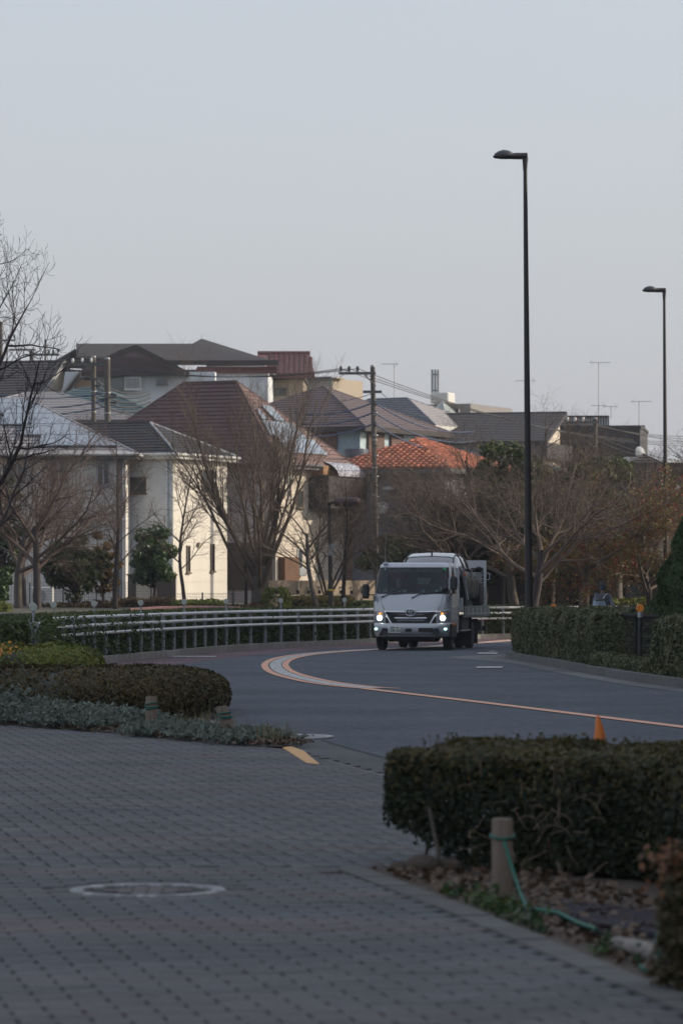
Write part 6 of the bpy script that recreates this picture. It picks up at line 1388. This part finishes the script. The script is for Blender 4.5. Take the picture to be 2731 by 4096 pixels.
# wheels
def wheel(parent, x, y, r, w, side, rim=True, mr=m_steel):
    wh = MB().lathe([(r*.55,-w/2),(r*.93,-w/2),(r,-w*.33),(r,w*.33),(r*.93,w/2),(r*.55,w/2)], n=28, axis='X').build('wheel', m_rubber, parent, loc=(x,y,r))
    if rim: 
        MB().lathe([(0,side*w*.30),(r*.22,side*w*.34),(r*.24,side*w*.2),(r*.50,side*w*.12),(r*.56,side*w*.46)], n=24, axis='X').build('rim', mr, wh)
        for k in range(6): a = k*math.pi/3; MB().lathe([(0,side*w*.24),(.02,side*w*.24),(.02,side*w*.1)], n=8, axis='X').build('wheel_nut', m_steel, wh, loc=(0,r*.3*math.cos(a),r*.3*math.sin(a)))
    mb = MB()
    for k in range(28):
        a = 2*math.pi*k/28; c, s_ = math.cos(a), math.sin(a)
        for j in (-1,0,1): mb.M = Matrix.Rotation(a, 4, 'X'); mb.box(j*w*.25-w*.09, j*w*.25+w*.09, -.012,.012, r-.003, r+.004)
    mb.M = Matrix(); mb.build('tread', m_rubber, wh)
for s in (-1,1): wheel(truck, s*.84, .72, .345, .205, s)
for s in (-1,1): wheel(truck, s*.86, 4.15, .345, .19, s); wheel(truck, s*.60, 4.15, .345, .19, s, False)
# chassis and bed
MB().box(-.42,-.34,.4,6.2,.50,.66).build('chassis_rail', m_chassis, truck); MB().box(.34,.42,.4,6.2,.50,.66).build('chassis_rail', m_chassis, truck)
MB().box(-.62,.62,.15,.9,.20,.50,.05).build('engine_sump', m_chassis, truck); MB().tube([(-.75,.72,.345),(.75,.72,.345)], .06, 8).build('front_axle', m_chassis, truck); MB().tube([(-.75,4.15,.345),(.75,4.15,.345)], .09, 8).build('rear_axle', m_chassis, truck)
MB().box(.5,1.0,1.9,3.2,.42,.86,.04).build('tool_box', m_chassis, truck); MB().box(-1.0,-.5,1.9,3.2,.42,.86,.04).build('tool_box', m_chassis, truck); MB().box(.98,1.02,1.75,3.4,.46,.48).build('side_guard', m_alu, truck); MB().box(.98,1.02,1.75,3.4,.84,.87).build('side_guard', m_green_alu, truck)
MB().box(-.95,.95,1.68,1.85,.55,1.95,.02).build('headboard_column', m_chassis, truck)
for s in (-1,1): 
    MB().extr([(s*.93,1.70,2.08),(s*.93,1.80,2.13),(s*1.03,1.95,2.02),(s*1.03,2.6,1.28),(s*1.03,2.5,1.24),(s*1.0,1.85,1.95)], (s*.05,0,0)).build('headboard_brace', m_alu, truck)
    MB().ball((s*1.06,2.0,1.90), (.045,.045,.05)).build('beacon', m_orl, truck)
MB().box(-1.05,1.05,1.78,1.84,.95,1.30).build('headboard', m_alu, truck)
bed_ = MB().box(-1.07,1.07,1.84,6.3,.97,1.035).build('flatbed', m_green_alu, truck)
for s in (-1,1):
    MB().box(s*1.075-.02,s*1.075+.02,1.84,6.3,.80,1.09).build('side_rail', m_green_alu, bed_); MB().box(s*1.10-.012,s*1.10+.012,2.2,6.3,.875,.895).build('tie_rail', m_alu, bed_)
    for k in range(6): MB().box(s*1.10-.02,s*1.10+.02,2.4+k*.75,2.43+k*.75,.85,1.05).build('stake_pocket', m_alu, bed_)
MB().box(.55,1.0,3.65,3.72,.05,.85).build('mudguard', m_chassis, truck); MB().box(.6,1.02,4.62,4.66,.10,.75).build('mud_flap', m_black, truck); MB().box(-1.02,-.6,4.62,4.66,.10,.75).build('mud_flap', m_black, truck); MB().box(-.95,1.05,6.0,6.2,.42,.55).build('rear_bumper', m_chassis, truck); MB().box(.6,.98,5.4,5.8,.42,.68,.04).build('winch_box', m_chassis, truck)
# raised ramp at the rear
ramp = MB().box(-.98,1.0,6.28,6.32,2.08,2.28).build('ramp', m_alu, truck)
for x in (-.98,.98): MB().box(x-.03,x+.03,6.24,6.34,1.03,2.28).build('ramp_frame', m_alu, ramp)
MB().tube([(1.03,6.29,1.95),(1.10,6.29,1.93),(1.10,6.29,1.78),(1.03,6.29,1.76)], .01, 6).build('ramp_handle', m_alu, ramp)
mb = MB(); cw, chh = .066, .050
for i in range(-15, 16):
    for j in range(20):
        x = i*cw + (cw/2 if j % 2 else 0); z = 1.06 + j*chh
        if abs(x) > .92 or z > 2.04: continue
        for a, b in (((0,-chh/2),(cw/2,-chh*.12)),((cw/2,-chh*.12),(cw/2,chh*.12)),((0,-chh/2),(-cw/2,-chh*.12))):
            p, q = Vector((x+a[0],6.30,z+a[1])), Vector((x+b[0],6.30,z+b[1])); d = (q-p).normalized(); n_ = Vector((-d.z,0,d.x))*.0085; mb.extr([p-n_,p+n_,q+n_,q-n_], (0,.015,0))
tag(mb.build('expanded_mesh', m_alu, ramp), kind='stuff')

# ------------------------------------------------------------------ car on the bed (its tail towards the cab)
T = Matrix.Translation(truck.location) @ Matrix.Rotation(YAW, 4, 'Z')
car = empty('sedan_car', T @ Vector((.09, 1.62, 1.04)), YAW, 'glossy black sedan riding tail first on the flatbed behind the silver cab', 'car')
m_carb = mat('black_car_paint', (.010,.010,.011), .38, 0, var=.02, spec=.2, coat=0); m_carg = mat('car_glass', (.02,.025,.03), .03, var=.05, spec=1.0, coat=1.0)
m_roofc = mat('car_roof_dark', (.02,.022,.025), .10, .0, var=.02, spec=1, coat=1.0)
# stations along length y (0=tail): (y, halfwidth, z sill, z waist, z top of body)
st = [(.0,.70,.42,.62,.90),(.10,.84,.28,.66,1.0),(.45,.895,.22,.68,1.04),(1.1,.915,.20,.68,1.02),(1.9,.92,.20,.67,.99),(2.8,.92,.20,.66,.96),(3.4,.91,.20,.64,.93),(4.1,.88,.24,.60,.82),(4.45,.78,.30,.55,.68),(4.55,.62,.36,.50,.60)]
rings = []
for y, w, zs_, zw, zt in st:
    h_ = [(w*.86,zs_),(w*.985,zs_+.06),(w,zs_+.2),(w*.992,zw-.02),(w*1.0,zw+.04),(w*.955,zw+(zt-zw)*.62),(w*.86,zt-.02),(w*.70,zt),(0,zt+.02)]
    rings.append([(x,y,z) for x,z in h_] + [(-x,y,z) for x,z in reversed(h_[:-1])])
body = MB().loft(rings).build('body', m_carb, car)
gh = [(.42,.70,1.0,1.02,.66),(.95,.80,1.0,1.30,.60),(1.35,.82,1.0,1.385,.585),(1.9,.83,.98,1.40,.60),(2.35,.83,.97,1.375,.60),(2.75,.82,.96,1.26,.62),(3.28,.78,.93,.95,.68)]
rr2 = []
for y, w, zb_, zt, wt in gh:
    rr2.append([(w,y,zb_),(w-(w-wt)*.62,y,zb_+(zt-zb_)*.72),(wt,y,zt-.03),(wt-.12,y,zt),(0,y,zt+.02),(-wt+.12,y,zt),(-wt,y,zt-.03),(-w+(w-wt)*.62,y,zb_+(zt-zb_)*.72),(-w,y,zb_)])
MB().loft(rr2, closed=False, caps=False).build('greenhouse_glass', m_carg, car)
rf = MB(); rf.loft([[(x*1.01,y,z+.008) for x,y,z in r_[2:7]] for r_ in rr2[1:5]], closed=False, caps=False); rf = rf.build('roof', m_roofc, car)
for s in (-1,1):
    f = 2 if s > 0 else 6
    MB().tube([(p[0]*1.01,p[1],p[2]+.0) for p in [r_[f] for r_ in rr2]], .020, 6).build('roof_rail', m_carb, rf)
    for y in (1.45,2.15): 
        i = 2 if y < 1.9 else 3; MB().tube([(s*.835,y-.15,.99),(s*.70,y,1.24),(s*.605,y+.05,1.36)], .022, 6).build('door_pillar', m_carb, rf)
    MB().tube([(s*.84,.55,1.03),(s*.845,1.5,1.015),(s*.84,2.9,.975)], .012, 6).build('window_chrome', m_dkchrome, body)
    mr_ = MB().ball((s*1.0,2.72,.99), (.11,.07,.075), 12, 8).build('door_mirror', m_carb, car); MB().box(min(s*.84,s*.93),max(s*.84,s*.93),2.70,2.78,.93,.97).build('mirror_arm', m_carb, mr_)
    for y in (.92,1.95,2.9): MB().tube([(s*.925,y,.28),(s*.93,y,.62),(s*.905,y,.88)], .004, 4).build('door_seam', m_black, body)
    for y in (1.75,2.6): MB().box(s*.93-.012,s*.93+.012,y-.09,y+.09,.78,.80).build('door_handle', m_carb, body)
    wheel(car, s*.82, .95, .325, .21, s, True, m_dkchrome); wheel(car, s*.82, 3.70, .325, .21, s, True, m_dkchrome)
    MB().box(min(s*.5,s*.86),max(s*.5,s*.86),-.02,.06,.72,.86,.02).build('tail_lamp', m_red, car)
MB().tube([(0,1.12,1.385),(0,1.20,1.47),(0,1.27,1.405)], [.012,.016,.02], 8).build('shark_fin_aerial', m_carb, rf)
MB().box(-.26,.26,-.035,.0,.62,.76).build('number_plate', mat('plate_white'), body) if 0 else None
MB().box(-.17,.17,-.03,.01,.60,.765,.005).build('licence_plate', MATS['plate_white'], body); MB().lathe([(0,0),(.04,0),(.04,-.01),(0,-.012)], n=20, axis='Y').build('tail_badge', mat('blue_white_badge', (.25,.35,.5), .3, var=0), body, loc=(0,.03,.92))

# ------------------------------------------------------------------ people
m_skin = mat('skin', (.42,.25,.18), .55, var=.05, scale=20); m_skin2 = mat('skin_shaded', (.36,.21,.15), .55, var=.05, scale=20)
def skin(name, V, E, Rr, m, parent, sub_=2, root_i=0):
    me = bpy.data.meshes.new(name); me.from_pydata([tuple(v) for v in V], E, []); o = bpy.data.objects.new(name, me); COL.objects.link(o)
    md = o.modifiers.new('s', 'SKIN'); md.use_smooth_shade = True
    sv = me.skin_vertices[0].data if me.skin_vertices else None
    if sv is None: 
        bpy.context.view_layer.objects.active = o; o.select_set(True); bpy.ops.mesh.customdata_skin_add(); sv = me.skin_vertices[0].data
    for i, r_ in enumerate(Rr): sv[i].radius = r_ if isinstance(r_, tuple) else (r_, r_); sv[i].use_root = (i == root_i)
    s2 = o.modifiers.new('u', 'SUBSURF'); s2.levels = sub_; s2.render_levels = sub_
    dg = bpy.context.evaluated_depsgraph_get(); m2 = bpy.data.meshes.new_from_object(o.evaluated_get(dg)); bpy.data.objects.remove(o)
    m2.materials.clear(); return link_mesh(name, m2, m, parent)
def hand(c, d, side, m, parent, curl=.6):
    """palm + five fingers, c wrist, d direction of the forearm, fingers curl down round a grip"""
    c = Vector(c); d = Vector(d).normalized(); u = Vector((0,0,1)); sd = d.cross(u).normalized()*side; u = sd.cross(d)*side; V = [c, c+d*.045, c+d*.09]; E = [(0,1),(1,2)]; Rr = [(.028,.02),(.038,.017),(.036,.014)]
    for k in range(4):
        o_ = sd*(-.030+.020*k); L = (.036,.042,.040,.031)[k]; p = c+d*.085+o_; q = p+d*L*.8-Vector((0,0,L*.5)); t = q+d*L*.1-Vector((0,0,L*.8)); w = t-d*L*.45-Vector((0,0,L*.2)); b = len(V); V += [p,q,t,w]; E += [(2,b),(b,b+1),(b+1,b+2),(b+2,b+3)]; Rr += [.010,.009,.008,.007]
    b = len(V); p = c+d*.03-sd*.038; V += [p, p+d*.03-Vector((0,0,.02)), p+d*.05-Vector((0,0,.045))]; E += [(1,b),(b,b+1),(b+1,b+2)]; Rr += [.012,.011,.009]
    return skin('hand', V, E, Rr, m, parent, 1, 1)
def head(c, yaw, m, parent, hair=None, mask=None, s=1.0):
    hd = MB(); prof = [(.0,-.115),(.045,-.112),(.062,-.085),(.072,-.04),(.078,.02),(.080,.06),(.070,.095),(.045,.115),(0,.125)]
    rings = [[(r_*math.cos(a)*.93, r_*math.sin(a)*1.18*(1 if math.sin(a) > 0 else .98) + (.012 if z > 0 else 0), z) for a in [2*math.pi*k/18 for k in range(18)]] for r_, z in prof]
    hd.loft(rings, caps=False); hd.ball((0,-.098,-.015),(.015,.022,.026),8,6); hd.ball((.075,.0,-.01),(.010,.02,.03),8,6); hd.ball((-.075,.0,-.01),(.010,.02,.03),8,6)
    h_ = hd.build('head', m, parent, loc=c, rot=(0,0,yaw)); 
    for x in (-.03,.03): MB().ball((x,-.082,.012),(.012,.006,.006),8,6).build('eye', m_black, h_)
    if not mask: MB().ball((0,-.088,-.062),(.024,.006,.006),8,6).build('mouth', mat('lips', (.3,.1,.09), .5), h_)
    if mask: MB().loft([[(.062*math.cos(a)*k_, -.03-.070*math.sin(a)*k2, z) for a in [math.pi*j/12 for j in range(13)]] for z, k_, k2 in ((-.10,.75,.75),(-.07,1.1,1.05),(-.03,1.2,1.2),(.0,1.16,1.12))], closed=False, caps=False).build('face_mask', mask, h_)
    if hair: MB().loft([[(.084*f*math.cos(a), .012+.098*f*math.sin(a), z) for a in [math.pi*(-.12)+ (math.pi*1.24)*j/14 for j in range(15)]] for z, f in ((-.05,.95),(.0,1.0),(.06,1.0),(.10,.85),(.13,.4))], closed=False, caps=False).build('hair', hair, h_)
    return h_
# cyclist (walking pace, both hands on the bars)
PD = 104.5; PX = X(2408, PD)
per = empty('person', (PX, PD, .01), R(2), 'cyclist in dark bucket hat, blue mask and grey shirt behind the ivy hedge', 'person')
m_shirt = mat('grey_blue_shirt', (.115,.125,.155), .85, var=.12, scale=14, bump=.2); m_trous = mat('dark_trousers', (.03,.03,.04), .85, var=.1)
V = [(0,.10,.96),(0,.06,1.12),(0,.03,1.30),(0,.02,1.40),(-.155,.02,1.355),(-.24,-.08,1.16),(-.27,-.30,1.03),(.155,.02,1.355),(.25,-.08,1.16),(.26,-.30,1.03)]
E = [(0,1),(1,2),(2,3),(3,4),(4,5),(5,6),(3,7),(7,8),(8,9)]
torso = skin('body', V, E, [(.17,.12),(.165,.12),(.18,.12),(.13,.09),.075,.055,.042,.075,.055,.042], m_shirt, per, 2, 0)
skin('neck', [(0,.02,1.38),(0,.0,1.50)], [(0,1)], [.058,.05], m_skin2, per, 1)
skin('trousers', [(0,.10,.94),(-.10,.05,.88),(-.13,-.22,.62),(-.12,-.10,.18),(.10,.05,.88),(.13,-.12,.52),(.12,.10,.16)], [(0,1),(1,2),(2,3),(0,4),(4,5),(5,6)], [(.15,.13),.10,.07,.05,.10,.07,.05], m_trous, per, 2)
for x, y, z in ((-.12,-.14,.10),(.12,.04,.08)): MB().box(x-.045,x+.045,y-.17,y+.09,z-.05,z+.04,.025).build('shoe', m_black, per)
hd = head((0,-.01,1.585), 0, m_skin2, per, m_black, mat('blue_mask', (.035,.085,.13), .8))
m_hat = mat('dark_hat', (.045,.05,.055), .9, var=.15, scale=20)
MB().lathe([(.150,.0),(.155,.004),(.095,.055),(.088,.09),(.080,.125),(.045,.14),(0,.142)], n=24).build('bucket_hat', m_hat, per, loc=(0,-.0,1.605))
hand((-.27,-.32,1.02), (0,-1,-.2), -1, m_skin2, per); hand((.26,-.32,1.02), (0,-1,-.2), 1, m_skin2, per)
bike = empty('bicycle', (PX, PD-.02, .01), R(2), 'bicycle with black handlebars ridden by the person behind the hedge', 'bicycle')
for y in (-.72,.42): w_ = MB().tube([(0, y+.31*math.cos(a), .33+.31*math.sin(a)) for a in [2*math.pi*k/28 for k in range(29)]], .018, 6, caps=False).build('wheel', m_rubber, bike); MB().tube([(0,y,.33+.3*0),(0,y,.34)], .03, 8).build('hub', m_steel, w_)
fb = MB(); fb.tube([(0,-.72,.33),(0,-.58,.90),(0,-.56,.98)], .016, 8); fb.tube([(0,-.58,.80),(0,-.10,.30),(0,.42,.33),(0,.12,.78),(0,-.10,.30)], .016, 8); fb.tube([(0,-.57,.72),(0,.08,.66)], .014, 8); fb.build('frame', m_steel, bike)
hb = MB().tube([(-.30,-.38,.99),(-.24,-.48,1.0),(0,-.56,1.0),(.24,-.48,1.0),(.30,-.38,.99)], .013, 8).build('handlebar', m_black, bike); MB().box(-.06,.14,-.66,-.58,.93,1.02,.02).build('lamp', m_steel, hb); MB().box(-.08,.08,.0,.28,.80,.86,.025).build('saddle', m_black, bike)
bag = empty('backpack', (PX-.115, PD-.42, 1.03), R(2), 'pale blue backpack with a zip worn on the front of the cyclist', 'bag')
m_bag = mat('pale_blue_cloth', (.27,.34,.40), .8, var=.15, scale=12, bump=.3); MB().loft([[(w*math.cos(a)*1.0, d_*math.sin(a), z) for a in [2*math.pi*k/16 for k in range(16)]] for z, w, d_ in ((-.20,.17,.07),(-.17,.20,.10),(.0,.20,.12),(.14,.16,.10),(.19,.13,.07),(.24,.11,.05))]).build('sack', m_bag, bag)
MB().tube([(.0,-.115,-.18),(.0,-.13,0),(.0,-.11,.14)], .007, 5).build('zip', m_black, bag); MB().tube([(-.19,-.07,-.15),(0,-.12,-.165),(.19,-.07,-.15)], .009, 5).build('base_strap', m_black, bag); MB().tube([(-.12,-.06,.20),(0,-.09,.21),(.14,-.06,.215)], .03, 8).build('rolled_top', mat('grey_olive_cloth', (.10,.11,.10), .8), bag)
MB().tube([(.10,.0,.22),(.19,.22,.34),(.26,.33,.37)], [.018,.016,.014], 6).build('shoulder_strap', mat('pale_strap', (.42,.42,.40), .7), bag)
# driver
dp = T @ Vector((-.47, 1.12, 1.02)); drv = empty('person', dp, YAW, 'truck driver in dark clothes with a pale mask under the chin, seen through the windscreen', 'person')
m_dk = mat('driver_jacket', (.022,.026,.034), .8, var=.1)
skin('body', [(0,.05,.06),(0,.06,.25),(0,.02,.42),(0,.0,.50),(-.18,.0,.48),(-.24,-.18,.30),(-.16,-.40,.36),(.18,.0,.48),(.25,-.16,.30),(.17,-.40,.38),(-.10,-.32,.04),(-.10,-.45,-.12),(.10,-.32,.04),(.10,-.45,-.12)], [(0,1),(1,2),(2,3),(3,4),(4,5),(5,6),(3,7),(7,8),(8,9),(0,10),(10,11),(0,12),(12,13)], [(.17,.12),(.16,.12),(.18,.12),(.12,.09),.07,.052,.038,.07,.052,.038,.08,.06,.08,.06], m_dk, drv, 2)
skin('neck', [(0,0,.48),(0,-.02,.58)], [(0,1)], [.055,.05], m_skin, drv, 1); hd = head((0,-.03,.66), R(8), m_skin, drv, m_black); MB().box(-.05,.05,-.115,-.08,-.13,-.085,.015).build('chin_mask', mat('mask_white', (.5,.52,.54), .8), hd)
hand((-.16,-.40,.36), (.1,-1,0), -1, m_skin, drv); hand((.17,-.40,.38), (-.1,-1,0), 1, m_skin, drv)
# soft toys on the dashboard
m_toyw = mat('white_plush', (.55,.57,.50), .95, var=.1, scale=30, bump=.5); m_toyg = mat('pale_green_plush', (.36,.50,.44), .95, var=.1, scale=30, bump=.5); m_toyp = mat('cream_pink_plush', (.50,.42,.36), .95, var=.1, scale=30, bump=.5); m_toyb = mat('grey_blue_plush', (.32,.40,.44), .95, var=.1, bump=.5)
def toy(x, z, m, label, s=1, lie=0, m2=None):
    t = empty('soft_toy', T @ Vector((x, .36, z)), YAW + lie, label, 'soft toy', 'soft toys on the truck dashboard'); t.scale = (s,s,s)
    b = MB().ball((0,0,.045),(.055,.04,.045)).build('torso', m, t); h_ = MB().ball((.02,-.01,.115),(.042,.038,.040)).build('head', m2 or m, t)
    for sx in (-1,1): MB().ball((.02+sx*.03,0,.150),(.016,.01,.018),8,6).build('ear', m, h_); MB().ball((sx*.055,-.02,.05),(.022,.018,.03),8,6).build('paw', m, b); MB().ball((sx*.04,-.035,.012),(.026,.03,.02),8,6).build('foot', m, b)
toy(-.72, 1.345, m_toyp, 'cream soft toy at the left end of the dashboard', 1.05); toy(-.36, 1.345, m_toyg, 'pale green soft toy lying before the steering wheel', .8, .5); toy(-.23, 1.345, m_toyg, 'round headed green soft toy right of the steering wheel', .95)
toy(.24, 1.345, m_toyb, 'grey blue soft toy in the middle of the dashboard', 1.0); toy(.36, 1.345, m_toyg, 'small pale green soft toy beside the blue grey one', .6); toy(.58, 1.345, m_toyg, 'small green soft toy left of the tallest one', .95); toy(.72, 1.36, m_toyw, 'tallest white and green soft toy with a dark topped head', 1.35, -.3, None)


# thin haze over the valley
hm = bpy.data.materials.new('haze'); hm.use_nodes = True; N, L = nodes_of(hm); N.remove(N['Principled BSDF']); pv = N.new('ShaderNodeVolumePrincipled'); pv.inputs['Color'].default_value = (.92,.95,1,1); pv.inputs['Density'].default_value = .0003; L.new(pv.outputs[0], N['Material Output'].inputs['Volume'])
tag(MB().box(-900,900,-120,1500,-1.2,30).build('haze', hm), kind='stuff')
